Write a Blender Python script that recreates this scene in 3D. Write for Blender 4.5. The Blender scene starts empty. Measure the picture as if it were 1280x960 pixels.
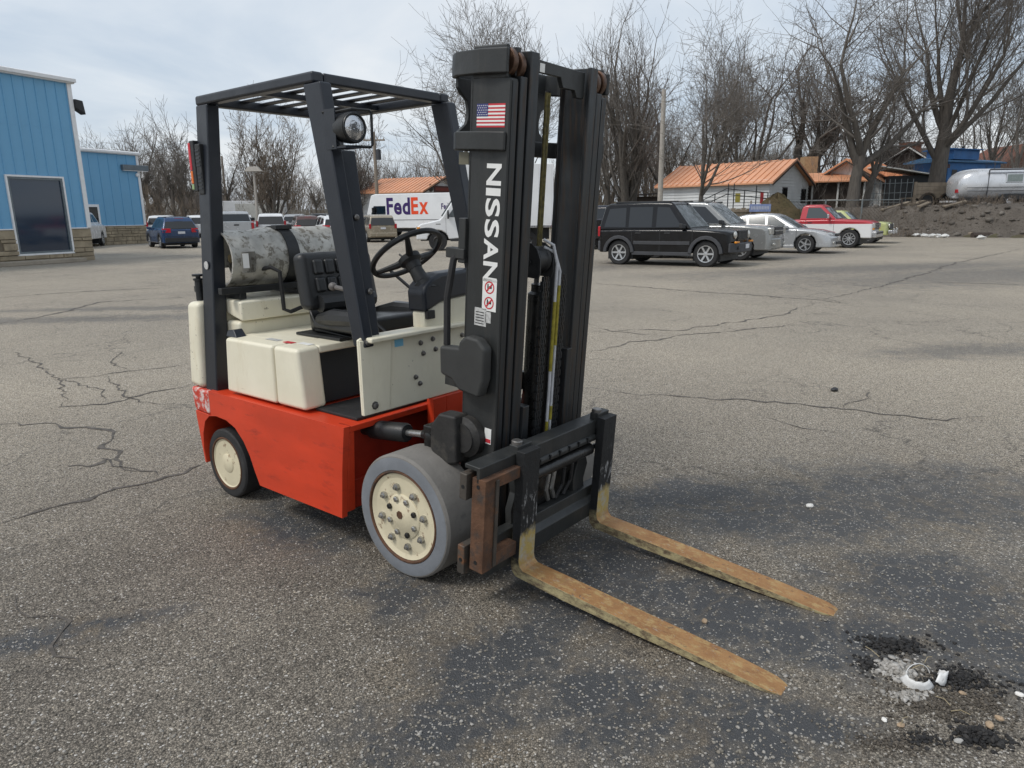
import bpy, bmesh, math, random
import numpy as np
from mathutils import Matrix, Vector

scene = bpy.context.scene
COL = scene.collection
R = math.radians
sin, cos, pi = math.sin, math.cos, math.pi

# ------------------------------------------------------------ camera
CAM_H, PITCH, ROLL, FPX = 1.4798, 0.2335, -0.012, 887.96
_f = Vector((0, cos(PITCH), -sin(PITCH)))
_u0 = Vector((0, sin(PITCH), cos(PITCH)))
_r0 = Vector((1, 0, 0))
_r = _r0 * cos(ROLL) + _u0 * sin(ROLL)
_u = -_r0 * sin(ROLL) + _u0 * cos(ROLL)
cam_data = bpy.data.cameras.new('camera')
cam = bpy.data.objects.new('camera', cam_data)
COL.objects.link(cam)
cm = Matrix((( _r.x, _u.x, -_f.x, 0), (_r.y, _u.y, -_f.y, 0), (_r.z, _u.z, -_f.z, CAM_H), (0, 0, 0, 1)))
cam.matrix_world = cm
cam_data.sensor_width = 36.0
cam_data.sensor_fit = 'HORIZONTAL'
cam_data.lens = FPX / 1280 * 36
cam_data.clip_start = 0.05
cam_data.clip_end = 2000
scene.camera = cam

def ray(px, py):
    return _f + _r * ((px - 640) / FPX) + _u * ((480 - py) / FPX)
def gnd(px, py, z=0.0):
    d = ray(px, py); t = (z - CAM_H) / d.z
    return Vector((d.x * t, d.y * t, z))
def at(px, py, Y):
    d = ray(px, py); t = Y / d.y
    return Vector((d.x * t, Y, CAM_H + d.z * t))

# ------------------------------------------------------------ sky and sun
SUN_EL, SUN_AZ = R(52), R(-118)     # azimuth measured from +Y towards +X
world = bpy.data.worlds.new('World'); scene.world = world
world.use_nodes = True
wn, wl = world.node_tree.nodes, world.node_tree.links
wn.clear()
sky = wn.new('ShaderNodeTexSky'); sky.sky_type = 'NISHITA'; sky.sun_disc = False
sky.sun_elevation = SUN_EL; sky.sun_rotation = SUN_AZ
sky.air_density = 1.2; sky.dust_density = 2.0
tc = wn.new('ShaderNodeTexCoord')
# cloud deck: direction projected on a plane overhead, so the clouds bunch up towards the horizon
sep = wn.new('ShaderNodeSeparateXYZ'); wl.new(tc.outputs['Generated'], sep.inputs[0])
zc = wn.new('ShaderNodeMath'); zc.operation = 'MAXIMUM'; wl.new(sep.outputs['Z'], zc.inputs[0]); zc.inputs[1].default_value = 0.0
za = wn.new('ShaderNodeMath'); za.operation = 'ADD'; wl.new(zc.outputs[0], za.inputs[0]); za.inputs[1].default_value = 0.16
dx = wn.new('ShaderNodeMath'); dx.operation = 'DIVIDE'; wl.new(sep.outputs['X'], dx.inputs[0]); wl.new(za.outputs[0], dx.inputs[1])
dy = wn.new('ShaderNodeMath'); dy.operation = 'DIVIDE'; wl.new(sep.outputs['Y'], dy.inputs[0]); wl.new(za.outputs[0], dy.inputs[1])
cmb = wn.new('ShaderNodeCombineXYZ'); wl.new(dx.outputs[0], cmb.inputs[0]); wl.new(dy.outputs[0], cmb.inputs[1])
n1 = wn.new('ShaderNodeTexNoise'); n1.inputs['Scale'].default_value = 0.62; n1.inputs['Detail'].default_value = 8; n1.inputs['Roughness'].default_value = 0.55
n1.inputs['Distortion'].default_value = 0.5
wl.new(cmb.outputs[0], n1.inputs['Vector'])
cr = wn.new('ShaderNodeValToRGB'); e = cr.color_ramp.elements
e[0].position = 0.36; e[0].color = (0.56, 0.655, 0.775, 1)
e[1].position = 0.66; e[1].color = (0.97, 0.98, 0.99, 1)
m_ = e.new(0.5); m_.color = (0.745, 0.81, 0.885, 1)
wl.new(n1.outputs['Fac'], cr.inputs[0])
sc_ = wn.new('ShaderNodeVectorMath'); sc_.operation = 'SCALE'; sc_.inputs['Scale'].default_value = 7.8
wl.new(cr.outputs['Color'], sc_.inputs[0])
mixw = wn.new('ShaderNodeMix'); mixw.data_type = 'RGBA'; mixw.inputs['Factor'].default_value = 0.86
wl.new(sky.outputs['Color'], mixw.inputs[6]); wl.new(sc_.outputs[0], mixw.inputs[7])
bg = wn.new('ShaderNodeBackground'); bg.inputs['Strength'].default_value = 0.103
wl.new(mixw.outputs[2], bg.inputs['Color'])
wo = wn.new('ShaderNodeOutputWorld'); wl.new(bg.outputs[0], wo.inputs[0])

sl = bpy.data.lights.new('sun', 'SUN'); sl.energy = 1.5; sl.angle = R(16); sl.color = (1.0, 0.96, 0.9)
sun = bpy.data.objects.new('sun', sl); COL.objects.link(sun)
sd = Vector((sin(SUN_AZ) * cos(SUN_EL), cos(SUN_AZ) * cos(SUN_EL), sin(SUN_EL)))
sun.rotation_euler = sd.to_track_quat('Z', 'Y').to_euler()
sun.location = sd * 50

scene.view_settings.view_transform = 'Standard'
scene.view_settings.look = 'None'
scene.view_settings.exposure = 0.32
scene.view_settings.gamma = 1.0
scene.view_settings.use_curve_mapping = False

# ------------------------------------------------------------ materials
def newmat(name):
    m = bpy.data.materials.new(name); m.use_nodes = True
    nt = m.node_tree; nt.nodes.clear()
    out = nt.nodes.new('ShaderNodeOutputMaterial')
    b = nt.nodes.new('ShaderNodeBsdfPrincipled')
    nt.links.new(b.outputs[0], out.inputs[0])
    return m, nt, b

class NT:
    """small helper for wiring nodes"""
    def __init__(s, nt): s.nt = nt
    def n(s, typ, **kw):
        nd = s.nt.nodes.new(typ)
        for k, v in kw.items(): setattr(nd, k, v)
        return nd
    def l(s, a, b): s.nt.links.new(a, b)
    def coord(s, kind='Object'):
        if kind == 'World':
            return s.n('ShaderNodeNewGeometry').outputs['Position']
        return s.n('ShaderNodeTexCoord').outputs[kind]
    def noise(s, vec, scale, detail=4, rough=.55, dist=0):
        nd = s.n('ShaderNodeTexNoise'); nd.inputs['Scale'].default_value = scale; nd.inputs['Detail'].default_value = detail
        nd.inputs['Roughness'].default_value = rough; nd.inputs['Distortion'].default_value = dist
        s.l(vec, nd.inputs['Vector']); return nd.outputs['Fac']
    def vor(s, vec, scale, feature='F1', out='Distance', rnd=1):
        nd = s.n('ShaderNodeTexVoronoi', feature=feature); nd.inputs['Scale'].default_value = scale
        nd.inputs['Randomness'].default_value = rnd
        s.l(vec, nd.inputs['Vector']); return nd.outputs[out]
    def ramp(s, fac, a, b, ca=(0, 0, 0, 1), cb=(1, 1, 1, 1)):
        nd = s.n('ShaderNodeValToRGB'); el = nd.color_ramp.elements
        el[0].position = a; el[0].color = ca; el[1].position = b; el[1].color = cb
        s.l(fac, nd.inputs[0]); return nd.outputs['Color']
    def mr(s, v, a, b, c=0, d=1):
        nd = s.n('ShaderNodeMapRange'); nd.inputs[1].default_value = a; nd.inputs[2].default_value = b
        nd.inputs[3].default_value = c; nd.inputs[4].default_value = d; s.l(v, nd.inputs[0]); return nd.outputs[0]
    def math(s, op, a, b=None):
        nd = s.n('ShaderNodeMath', operation=op)
        for i, x in enumerate((a, b)):
            if x is None: continue
            if hasattr(x, 'links'): s.l(x, nd.inputs[i])
            else: nd.inputs[i].default_value = x
        return nd.outputs[0]
    def mix(s, fac, a, b, mode='MIX'):
        nd = s.n('ShaderNodeMix', data_type='RGBA', blend_type=mode)
        for i, x in ((0, fac), (6, a), (7, b)):
            if hasattr(x, 'links'): s.l(x, nd.inputs[i])
            elif i == 0: nd.inputs[0].default_value = x
            else: nd.inputs[i].default_value = (*x[:3], 1)
        return nd.outputs[2]
    def bump(s, h, strength, dist, bsdf):
        nd = s.n('ShaderNodeBump'); nd.inputs['Strength'].default_value = strength; nd.inputs['Distance'].default_value = dist
        s.l(h, nd.inputs['Height']); s.l(nd.outputs[0], bsdf.inputs['Normal'])
    def scale(s, vec, v3):
        nd = s.n('ShaderNodeMapping'); nd.inputs['Scale'].default_value = v3; s.l(vec, nd.inputs[0]); return nd.outputs[0]

def pm(name, col, rough=.5, metal=0., var=.12, scale=6., dirt=None, dirt_t=.62, dirt_s=9., dirt_w=.08, bump=0., bscale=80., coat=0., spec=.5, kind='Object', stretch=None):
    """painted or raw surface: slight colour variation, an optional second colour in worn patches, fine relief"""
    m, nt, b = newmat(name); t = NT(nt); vec = t.coord(kind)
    if stretch: vec2 = t.scale(vec, stretch)
    else: vec2 = vec
    nz = t.noise(vec2, scale, 5)
    lo = tuple(c * (1 - var) for c in col); hi = tuple(min(1, c * (1 + var)) for c in col)
    c = t.mix(t.mr(nz, .3, .7), lo, hi)
    rr = t.mr(t.noise(vec, scale * 2.3, 4), .3, .7, max(.02, rough - .08), min(1, rough + .1))
    if dirt:
        dn = t.noise(vec2, dirt_s, 8, .68)
        msk = t.mr(dn, dirt_t, dirt_t + dirt_w)
        c = t.mix(msk, c, dirt)
        rr = t.math('MAXIMUM', rr, t.math('MULTIPLY', msk, .8))
    t.l(c, b.inputs['Base Color']); t.l(rr, b.inputs['Roughness'])
    b.inputs['Metallic'].default_value = metal
    b.inputs['Specular IOR Level'].default_value = spec
    b.inputs['Coat Weight'].default_value = coat
    b.inputs['Coat Roughness'].default_value = .08
    if bump: t.bump(t.noise(vec, bscale, 3), bump, .004, b)
    return m

def glassmat(name, col=(.02, .025, .03), rough=.04, spec=.8):
    m, nt, b = newmat(name)
    b.inputs['Base Color'].default_value = (*col, 1); b.inputs['Roughness'].default_value = rough
    b.inputs['Specular IOR Level'].default_value = spec
    return m

# ------------------------------------------------------------ mesh builder
class MB:
    def __init__(s): s.v = []; s.f = []
    def add(s, vs, fs):
        o = len(s.v); s.v += [tuple(x) for x in vs]; s.f += [tuple(i + o for i in f) for f in fs]; return s
    def hexa(s, bot, top):
        return s.add(list(bot) + list(top), [(3, 2, 1, 0), (4, 5, 6, 7), (0, 1, 5, 4), (1, 2, 6, 5), (2, 3, 7, 6), (3, 0, 4, 7)])
    def box(s, x0, x1, y0, y1, z0, z1):
        return s.hexa([(x0, y0, z0), (x1, y0, z0), (x1, y1, z0), (x0, y1, z0)], [(x0, y0, z1), (x1, y0, z1), (x1, y1, z1), (x0, y1, z1)])
    def prism(s, poly, axis, a, b):
        def P(p, t):
            return {'x': (t, p[0], p[1]), 'y': (p[0], t, p[1]), 'z': (p[0], p[1], t)}[axis]
        n = len(poly)
        return s.add([P(p, a) for p in poly] + [P(p, b) for p in poly],
                     [tuple(range(n - 1, -1, -1)), tuple(range(n, 2 * n))] + [(i, (i + 1) % n, n + (i + 1) % n, n + i) for i in range(n)])
    def tube(s, path, r, n=8, closed=False):
        path = [Vector(p) for p in path]; k = len(path)
        rs = r if isinstance(r, (list, tuple)) else [r] * k
        vs = []; fs = []; ref = None
        for i, p in enumerate(path):
            if closed: d = path[(i + 1) % k] - path[i - 1]
            else: d = path[min(i + 1, k - 1)] - path[max(i - 1, 0)]
            d.normalize()
            if ref is None: ref = d.orthogonal().normalized()
            a = (ref - d * ref.dot(d)); a = a.normalized() if a.length > 1e-6 else d.orthogonal().normalized()
            b = d.cross(a); ref = a
            for j in range(n):
                th = 2 * pi * j / n
                vs.append(p + (a * cos(th) + b * sin(th)) * rs[i])
        m = k if closed else k - 1
        for i in range(m):
            for j in range(n):
                i2 = (i + 1) % k
                fs.append((i * n + j, i * n + (j + 1) % n, i2 * n + (j + 1) % n, i2 * n + j))
        if not closed:
            fs.append(tuple(range(n - 1, -1, -1))); fs.append(tuple((k - 1) * n + j for j in range(n)))
        return s.add(vs, fs)
    def lathe(s, prof, axis='y', c=(0, 0, 0), n=24, caps=True):
        """prof: (radius, position along axis) pairs; radius 0 ends close on a point ring"""
        vs = []; fs = []
        for (r, a) in prof:
            r = max(r, 1e-4)
            for j in range(n):
                th = 2 * pi * j / n; x, y = r * cos(th), r * sin(th)
                p = {'y': (x, a, y), 'x': (a, x, y), 'z': (x, y, a)}[axis]
                vs.append((p[0] + c[0], p[1] + c[1], p[2] + c[2]))
        k = len(prof)
        for i in range(k - 1):
            for j in range(n): fs.append((i * n + j, i * n + (j + 1) % n, (i + 1) * n + (j + 1) % n, (i + 1) * n + j))
        if caps: fs.append(tuple(range(n - 1, -1, -1))); fs.append(tuple((k - 1) * n + j for j in range(n)))
        return s.add(vs, fs)
    def ell(s, c, rad, nu=12, nv=7):
        prof = [(sin(pi * i / nv), -cos(pi * i / nv)) for i in range(nv + 1)]
        vs = []; fs = []
        for (r, a) in prof:
            for j in range(nu):
                th = 2 * pi * j / nu
                vs.append((c[0] + rad[0] * r * cos(th), c[1] + rad[1] * r * sin(th), c[2] + rad[2] * a))
        for i in range(nv):
            for j in range(nu): fs.append((i * nu + j, i * nu + (j + 1) % nu, (i + 1) * nu + (j + 1) % nu, (i + 1) * nu + j))
        return s.add(vs, fs)
    def xf(s, M):
        s.v = [tuple(M @ Vector(p)) for p in s.v]; return s
    def fn(s, f):
        s.v = [tuple(f(*p)) for p in s.v]; return s
    def build(s, name, mat, parent=None, bevel=0., seg=2, smooth=35, ang=30, weld=True):
        me = bpy.data.meshes.new(name); me.from_pydata(s.v, [], s.f)
        bm = bmesh.new(); bm.from_mesh(me)
        if weld: bmesh.ops.remove_doubles(bm, verts=bm.verts, dist=2e-5)
        bmesh.ops.recalc_face_normals(bm, faces=bm.faces)
        bm.to_mesh(me); bm.free()
        if smooth:
            for p in me.polygons: p.use_smooth = True
            me.set_sharp_from_angle(angle=R(smooth))
        me.materials.append(mat)
        o = bpy.data.objects.new(name, me); COL.objects.link(o)
        if parent: o.parent = parent
        if bevel:
            md = o.modifiers.new('bevel', 'BEVEL'); md.width = bevel; md.segments = seg; md.limit_method = 'ANGLE'; md.angle_limit = R(ang)
            md.harden_normals = True
        return o

def empty(name, loc=(0, 0, 0), rz=0., label=None, cat=None, group=None):
    o = bpy.data.objects.new(name, None); COL.objects.link(o)
    o.location = loc; o.rotation_euler = (0, 0, rz); o.empty_display_size = .2
    if label: tag(o, label, cat, group)
    return o
def tag(o, label=None, cat=None, group=None, kind=None):
    if label: o['label'] = label
    if cat: o['category'] = cat
    if group: o['group'] = group
    if kind: o['kind'] = kind
    return o
def dup(o, parent=None):
    c = o.copy(); COL.objects.link(c)
    if parent: c.parent = parent
    for ch in list(o.children): dup(ch, c)
    return c
def link_mesh(name, me, parent=None, M=None):
    o = bpy.data.objects.new(name, me); COL.objects.link(o)
    if parent: o.parent = parent
    if M is not None: o.matrix_local = M
    return o

def text_mb(body, size=1., offset=0., shear=0.):
    """flat letter outlines as a mesh builder in the xy plane, baseline at y=0"""
    cu = bpy.data.curves.new('txt', 'FONT'); cu.body = body; cu.size = size; cu.offset = offset; cu.shear = shear
    cu.resolution_u = 4
    o = bpy.data.objects.new('txt', cu); COL.objects.link(o)
    dg = bpy.context.evaluated_depsgraph_get()
    me = bpy.data.meshes.new_from_object(o.evaluated_get(dg))
    m = MB(); m.add([tuple(v.co) for v in me.vertices], [tuple(p.vertices) for p in me.polygons])
    bpy.data.objects.remove(o); bpy.data.curves.remove(cu); bpy.data.meshes.remove(me)
    return m
def norm_text(body, w, h, offset=0.):
    """letters scaled to fill a w x h box from the origin"""
    m = text_mb(body, 1., offset)
    xs = [p[0] for p in m.v]; ys = [p[1] for p in m.v]
    x0, x1, y0, y1 = min(xs), max(xs), min(ys), max(ys)
    return m.fn(lambda x, y, z: ((x - x0) / (x1 - x0) * w, (y - y0) / (y1 - y0) * h, z))

# ============================================================ GROUND
def asphalt():
    m, nt, b = newmat('worn_asphalt'); t = NT(nt); P = t.coord('World')
    big = t.noise(P, .25, 4, .6)
    mid = t.noise(P, 1.5, 5, .65, .3)
    fine = t.noise(P, 30, 3, .6)
    cell = t.n('ShaderNodeTexVoronoi'); cell.inputs['Scale'].default_value = 175; t.l(P, cell.inputs['Vector'])
    sepc = t.n('ShaderNodeSeparateColor'); t.l(cell.outputs['Color'], sepc.inputs[0])
    rnd, rnd2, rnd3, dist = sepc.outputs[0], sepc.outputs[1], sepc.outputs[2], cell.outputs['Distance']
    sp = t.n('ShaderNodeSeparateXYZ'); t.l(P, sp.inputs[0])
    # more sealer left nearby; farther asphalt painted paler, partly for grazing sky sheen
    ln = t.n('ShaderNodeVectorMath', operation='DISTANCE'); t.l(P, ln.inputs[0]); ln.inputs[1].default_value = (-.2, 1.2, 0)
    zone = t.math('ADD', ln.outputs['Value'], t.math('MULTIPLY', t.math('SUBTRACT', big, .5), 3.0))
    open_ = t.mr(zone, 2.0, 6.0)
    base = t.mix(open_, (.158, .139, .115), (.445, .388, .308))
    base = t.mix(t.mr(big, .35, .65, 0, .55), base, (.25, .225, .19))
    base = t.mix(t.mr(mid, .42, .72, 0, .32), base, (.44, .39, .315))
    def blob(cx, cy, rx, ry, rot=0):
        mp = t.n('ShaderNodeMapping', vector_type='TEXTURE'); mp.inputs['Location'].default_value = (cx, cy, 0)
        mp.inputs['Rotation'].default_value = (0, 0, rot); mp.inputs['Scale'].default_value = (rx, ry, 1)
        t.l(P, mp.inputs[0])
        l_ = t.n('ShaderNodeVectorMath', operation='LENGTH'); t.l(mp.outputs[0], l_.inputs[0])
        return t.mr(l_.outputs['Value'], 1.7, .2)
    bl = None
    for a in BLOBS:
        q = blob(*a); bl = q if bl is None else t.math('MAXIMUM', bl, q)
    # islands of sealer: broad zones x ragged noise, split by worn lines where stones show
    n1_ = t.noise(P, 3.4, 7, .70, .4)
    patch = t.math('ADD', t.math('MULTIPLY', bl, .60), t.math('MULTIPLY', n1_, 1.0))
    patch = t.math('ADD', patch, t.math('MULTIPLY', t.math('SUBTRACT', fine, .5), .30))
    seal = t.mr(patch, .74, 1.02)
    wob = t.n('ShaderNodeVectorMath', operation='ADD'); nv = t.n('ShaderNodeTexNoise'); nv.inputs['Scale'].default_value = 5; nv.inputs['Detail'].default_value = 4
    t.l(P, nv.inputs['Vector']); sv = t.n('ShaderNodeVectorMath', operation='SCALE'); sv.inputs['Scale'].default_value = .28
    t.l(nv.outputs['Color'], sv.inputs[0]); t.l(P, wob.inputs[0]); t.l(sv.outputs[0], wob.inputs[1])
    ed = t.vor(wob.outputs[0], 5.2, 'DISTANCE_TO_EDGE')
    worn = t.mr(t.math('ADD', ed, t.math('MULTIPLY', t.math('SUBTRACT', fine, .5), .10)), .015, .075)
    seal = t.math('MULTIPLY', seal, t.mr(worn, 0, 1, .72, 1))
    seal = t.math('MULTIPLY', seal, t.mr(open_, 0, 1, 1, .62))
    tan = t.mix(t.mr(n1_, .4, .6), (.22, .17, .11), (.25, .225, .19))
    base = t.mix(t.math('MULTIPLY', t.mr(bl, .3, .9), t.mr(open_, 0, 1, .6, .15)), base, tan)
    base = t.mix(t.math('MULTIPLY', seal, .93), base, (.050, .054, .060))
    # every stone its own tone, dark crevices between them
    gain = t.math('MULTIPLY', t.mr(rnd, 0, 1, .42, 1.78), t.mr(dist, .22, .72, 1.15, .38))
    gain = t.mix(t.math('MULTIPLY', seal, .78), (1, 1, 1), (1, 1, 1))  if False else t.math('ADD', t.math('MULTIPLY', gain, t.mr(seal, 0, 1, 1, .30)), t.mr(seal, 0, 1, 0, .70))
    vm = t.n('ShaderNodeVectorMath', operation='SCALE'); t.l(base, vm.inputs[0]); t.l(gain, vm.inputs['Scale'])
    c = vm.outputs[0]
    lt = t.math('MULTIPLY', t.math('GREATER_THAN', t.math('ADD', rnd2, t.math('MULTIPLY', t.math('SUBTRACT', n1_, .5), .12)), .955), t.mr(seal, 0, 1, .8, .5))
    c = t.mix(lt, c, t.mix(rnd3, (.50, .44, .34), (.62, .60, .57)))
    # hairline cracking, only in some zones
    wob2 = t.n('ShaderNodeVectorMath', operation='ADD'); t.l(P, wob2.inputs[0])
    sv2 = t.n('ShaderNodeVectorMath', operation='SCALE'); sv2.inputs['Scale'].default_value = 1.4; nv2 = t.n('ShaderNodeTexNoise'); nv2.inputs['Scale'].default_value = 1.3; nv2.inputs['Detail'].default_value = 5; t.l(P, nv2.inputs['Vector']); t.l(nv2.outputs['Color'], sv2.inputs[0]); t.l(sv2.outputs[0], wob2.inputs[1])
    ck = t.vor(wob2.outputs[0], .6, 'DISTANCE_TO_EDGE')
    ckm = t.math('MULTIPLY', t.math('MULTIPLY', t.mr(ck, .012, .002), t.mr(big, .40, .52)), t.mr(fine, .38, .58))
    c = t.mix(t.math('MULTIPLY', ckm, .7), c, (.045, .042, .04))
    rust_ = t.math('MULTIPLY', t.mr(mid, .66, .78), t.mr(open_, 0, 1, .35, .1))
    c = t.mix(rust_, c, (.19, .11, .06))
    t.l(c, b.inputs['Base Color'])
    t.l(t.mr(seal, 0, 1, .88, .62), b.inputs['Roughness'])
    b.inputs['Specular IOR Level'].default_value = .35
    h = t.math('ADD', t.math('MULTIPLY', t.mr(dist, .0, .7, 1, 0), t.mr(rnd, 0, 1, .3, 1)), t.math('MULTIPLY', fine, .9))
    t.bump(h, .9, .0045, b)
    return m
def gxy(px, py): g = gnd(px, py); return (g.x, g.y)
BLOBS = []
for px, py, rx, ry, rot in ((620, 830, .40, .34, .3), (780, 880, .42, .30, -.3), (560, 910, .34, .22, .2), (720, 740, .34, .5, .6), (900, 760, .6, .42, -.5), (1010, 640, 1.0, .50, 0), (1160, 620, 1.0, .65, .1), (860, 620, .6, .3, 0), (920, 920, .40, .22, 0), (1060, 800, .4, .3, 0), (1150, 730, .5, .4, 0),
                            (1230, 800, .35, .45, 0), (960, 900, .35, .2, 0), (60, 800, .22, .1, .2), (120, 780, .3, .08, .3), (370, 660, .5, .25, -.7), (500, 740, .25, .2, -.7), (780, 700, .4, .5, -.7), (1215, 438, 1.3, .5, .2), (900, 325, 9, 1.6, .55), (1100, 335, 7, 1.5, .3), (1240, 345, 6, 2.5, .3), (60, 400, 4, .5, .1), (200, 385, 4, .35, .05)):
    g_ = gxy(px, py); BLOBS.append((g_[0], g_[1], rx, ry, rot))
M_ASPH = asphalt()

# parking lot sheet, denser near the camera so that it can dip a little
def lot_z(x, y):
    d = math.hypot(x, y)
    return -0.0
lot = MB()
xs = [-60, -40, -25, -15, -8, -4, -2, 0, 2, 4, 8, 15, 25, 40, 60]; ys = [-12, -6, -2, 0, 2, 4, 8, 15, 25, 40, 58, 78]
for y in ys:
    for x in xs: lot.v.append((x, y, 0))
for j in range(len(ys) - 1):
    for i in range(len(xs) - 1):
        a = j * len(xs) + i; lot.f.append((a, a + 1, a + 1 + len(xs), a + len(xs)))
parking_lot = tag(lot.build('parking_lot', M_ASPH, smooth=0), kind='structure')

def dirtmat(name, c1, c2, c3, s=1.0):
    m, nt, b = newmat(name); t = NT(nt); P = t.coord('World')
    c = t.mix(t.mr(t.noise(P, .5 * s, 7, .65), .35, .65), c1, c2)
    c = t.mix(t.mr(t.noise(P, 4 * s, 6, .7), .52, .66), c, c3)
    t.l(c, b.inputs['Base Color']); b.inputs['Roughness'].default_value = .95; b.inputs['Specular IOR Level'].default_value = .15
    t.bump(t.noise(P, 5 * s, 8, .7), 1., .12, b)
    return m
M_EARTH = dirtmat('winter_grass_earth', (.105, .09, .062), (.085, .085, .045), (.15, .125, .085))
M_BANK = dirtmat('bank_earth', (.12, .106, .092), (.17, .15, .13), (.06, .05, .042), 2.2)
M_LEAF = dirtmat('dead_grass', (.16, .12, .07), (.11, .095, .05), (.075, .06, .04), 2.)

# surrounding land: one sheet to the horizon, with the raised plot on the right behind the cars
EDGE_A, EDGE_B = gnd(1115, 296), gnd(1330, 297.5)
def sst(a, b, x):
    t_ = min(1, max(0, (x - a) / (b - a))); return t_ * t_ * (3 - 2 * t_)
_rng = random.Random(3)
def hn(x, y):
    return (sin(x * 1.3 + 1.7 * sin(y * .7)) + sin(y * 1.9 + 1.1 * sin(x * 1.1 + 2)) + .6 * sin(x * 3.1 + y * 2.3)) / 2.6
def edge_y(x):
    """where the raised ground begins, as a function of world x"""
    if x < 8: return 60.0
    if x < EDGE_A.x: return EDGE_A.y + (EDGE_A.x - x) * -.12
    return EDGE_A.y + (EDGE_B.y - EDGE_A.y) / (EDGE_B.x - EDGE_A.x) * (min(x, 60) - EDGE_A.x)
def land_z(x, y):
    s = y - edge_y(x)
    side = sst(6, 13, x)
    steep = 2.2 + 5.0 * sst(26, 16, x)
    z = 1.65 * sst(.0, steep, s) * side
    z += .12 * hn(x * .8, y * .8) * sst(.2, 2.5, s) * side * sst(22, 24, x)
    z += .9 * sst(10, 40, s) * side
    z += 2.0 * sst(90, 200, y) * sst(-20, 30, x)
    return z - .02
def land_mesh_z(x, y):
    s = y - edge_y(x)
    return land_z(x, y) - .45 * sst(22, 23.2, x) * sst(46.5, 45, x) * sst(.5, 1.3, s) * sst(6.3, 5.3, s)
land = MB()
gx = [-500, -300, -180, -120, -90, -70, -50, -30, -15, -5] + [0 + i * 2 for i in range(1, 8)] + [16 + i * .8 for i in range(0, 32)] + [44, 50, 60, 80, 120, 200, 400]
gy = [-40, -12, 0, 15, 28, 32] + [33 + i * .7 for i in range(0, 34)] + [60, 65, 72, 80, 90, 110, 140, 180, 250, 400, 700]
for y in gy:
    for x in gx: land.v.append((x, y, land_mesh_z(x, y)))
for j in range(len(gy) - 1):
    for i in range(len(gx) - 1):
        a = j * len(gx) + i; land.f.append((a, a + 1, a + 1 + len(gx), a + len(gx)))
ground_o = tag(land.build('ground', M_EARTH, smooth=60), kind='structure')
# bare earth bank: its own skin a little proud of the land
bank = MB(); bx = [20.5 + i * .45 for i in range(60)]
nb = 15
for j in range(nb):
    for x in bx:
        ey = edge_y(x); s = -.35 + j / (nb - 1) * 7.5
        y = ey + s; fade = sst(0, .3, s + .35) * sst(7.15, 6.4, s) * sst(20.5, 21.5, x)
        z = max(land_z(x, y), -.02) + .05 * fade + (.10 * hn(x * 2.1, y * 2.3) + .06 * hn(x * 5.3, y * 4.7)) * fade
        bank.v.append((x, y, max(z, land_z(x, y) + .008 if fade > .05 else land_z(x, y) - .05)))
for j in range(nb - 1):
    for i in range(len(bx) - 1):
        a = j * len(bx) + i; bank.f.append((a, a + 1, a + 1 + len(bx), a + len(bx)))
tag(bank.build('earth_bank', M_BANK, smooth=60), kind='structure')

# cracks in the asphalt: thin ragged strips of dark filler lying on the lot
M_CRACK = pm('crack_filler', (.095, .085, .075), .95, var=.5, scale=25, kind='World')
def crack(pts, w0, seed, name='crack', jag=.03):
    rg = random.Random(seed); P = [gnd(*p) for p in pts]; m = MB(); L = []
    for a, b in zip(P, P[1:]):
        n = max(2, int((b - a).length / .07))
        for k in range(n): L.append(a.lerp(b, k / n))
    L.append(P[-1]); n = len(L); vs = []
    off = 0
    for i, p in enumerate(L):
        d = (L[min(i + 1, n - 1)] - L[max(i - 1, 0)]).normalized(); q = Vector((-d.y, d.x, 0))
        off = off * .8 + rg.uniform(-1, 1) * jag * 1.5
        w = w0 * 1.7 * rg.uniform(.12, 1.2) * min(1, .25 + 3 * min(i, n - 1 - i) / n)
        c = p + q * off
        vs += [c - q * w + Vector((0, 0, .0035)), c + q * w + Vector((0, 0, .0035))]
    m.add(vs, [(2 * i, 2 * i + 1, 2 * i + 3, 2 * i + 2) for i in range(n - 1)])
    return m.build(name, M_CRACK, parking_lot, smooth=0)
CR = [([(0, 655), (70, 637), (150, 615), (200, 604), (262, 582)], .012), ([(170, 590), (150, 578), (130, 560), (140, 548), (125, 540), (85, 533), (60, 528), (0, 528)], .012),
      ([(85, 583), (110, 582), (130, 574)], .016), ([(130, 572), (160, 583), (205, 592)], .009), ([(75, 508), (130, 505), (190, 490), (235, 480)], .011),
      ([(0, 440), (60, 462), (72, 492), (80, 508)], .007), ([(60, 475), (110, 470), (235, 455)], .007), ([(0, 405), (60, 395), (120, 378), (230, 372)], .02), ([(140, 470), (145, 486), (190, 505), (240, 505)], .006),
      ([(150, 440), (152, 462)], .007), ([(70, 475), (120, 487), (150, 498)], .006), ([(0, 372), (80, 366), (200, 360)], .03),
      ([(770, 490), (830, 496), (900, 503), (970, 505), (1040, 508), (1100, 517), (1180, 524), (1240, 522)], .009), ([(1062, 512), (1075, 500), (1085, 487)], .006),
      ([(744, 354), (860, 364), (960, 370), (1040, 377), (1060, 380)], .02), ([(1060, 380), (1030, 374), (1110, 355), (1200, 328), (1280, 310)], .018), ([(740, 415), (860, 412), (960, 396), (1000, 385), (1020, 380)], .012),
      ([(740, 440), (800, 428), (900, 415), (990, 405)], .012), ([(1155, 352), (1220, 354), (1280, 356)], .025), ([(742, 410), (780, 416), (830, 420)], .009), ([(20, 745), (70, 770), (72, 820), (90, 840)], .004), ([(960, 520), (1000, 530), (1050, 540)], .004)]
for i, (pts, w) in enumerate(CR): crack(pts, w, 10 + i)

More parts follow.
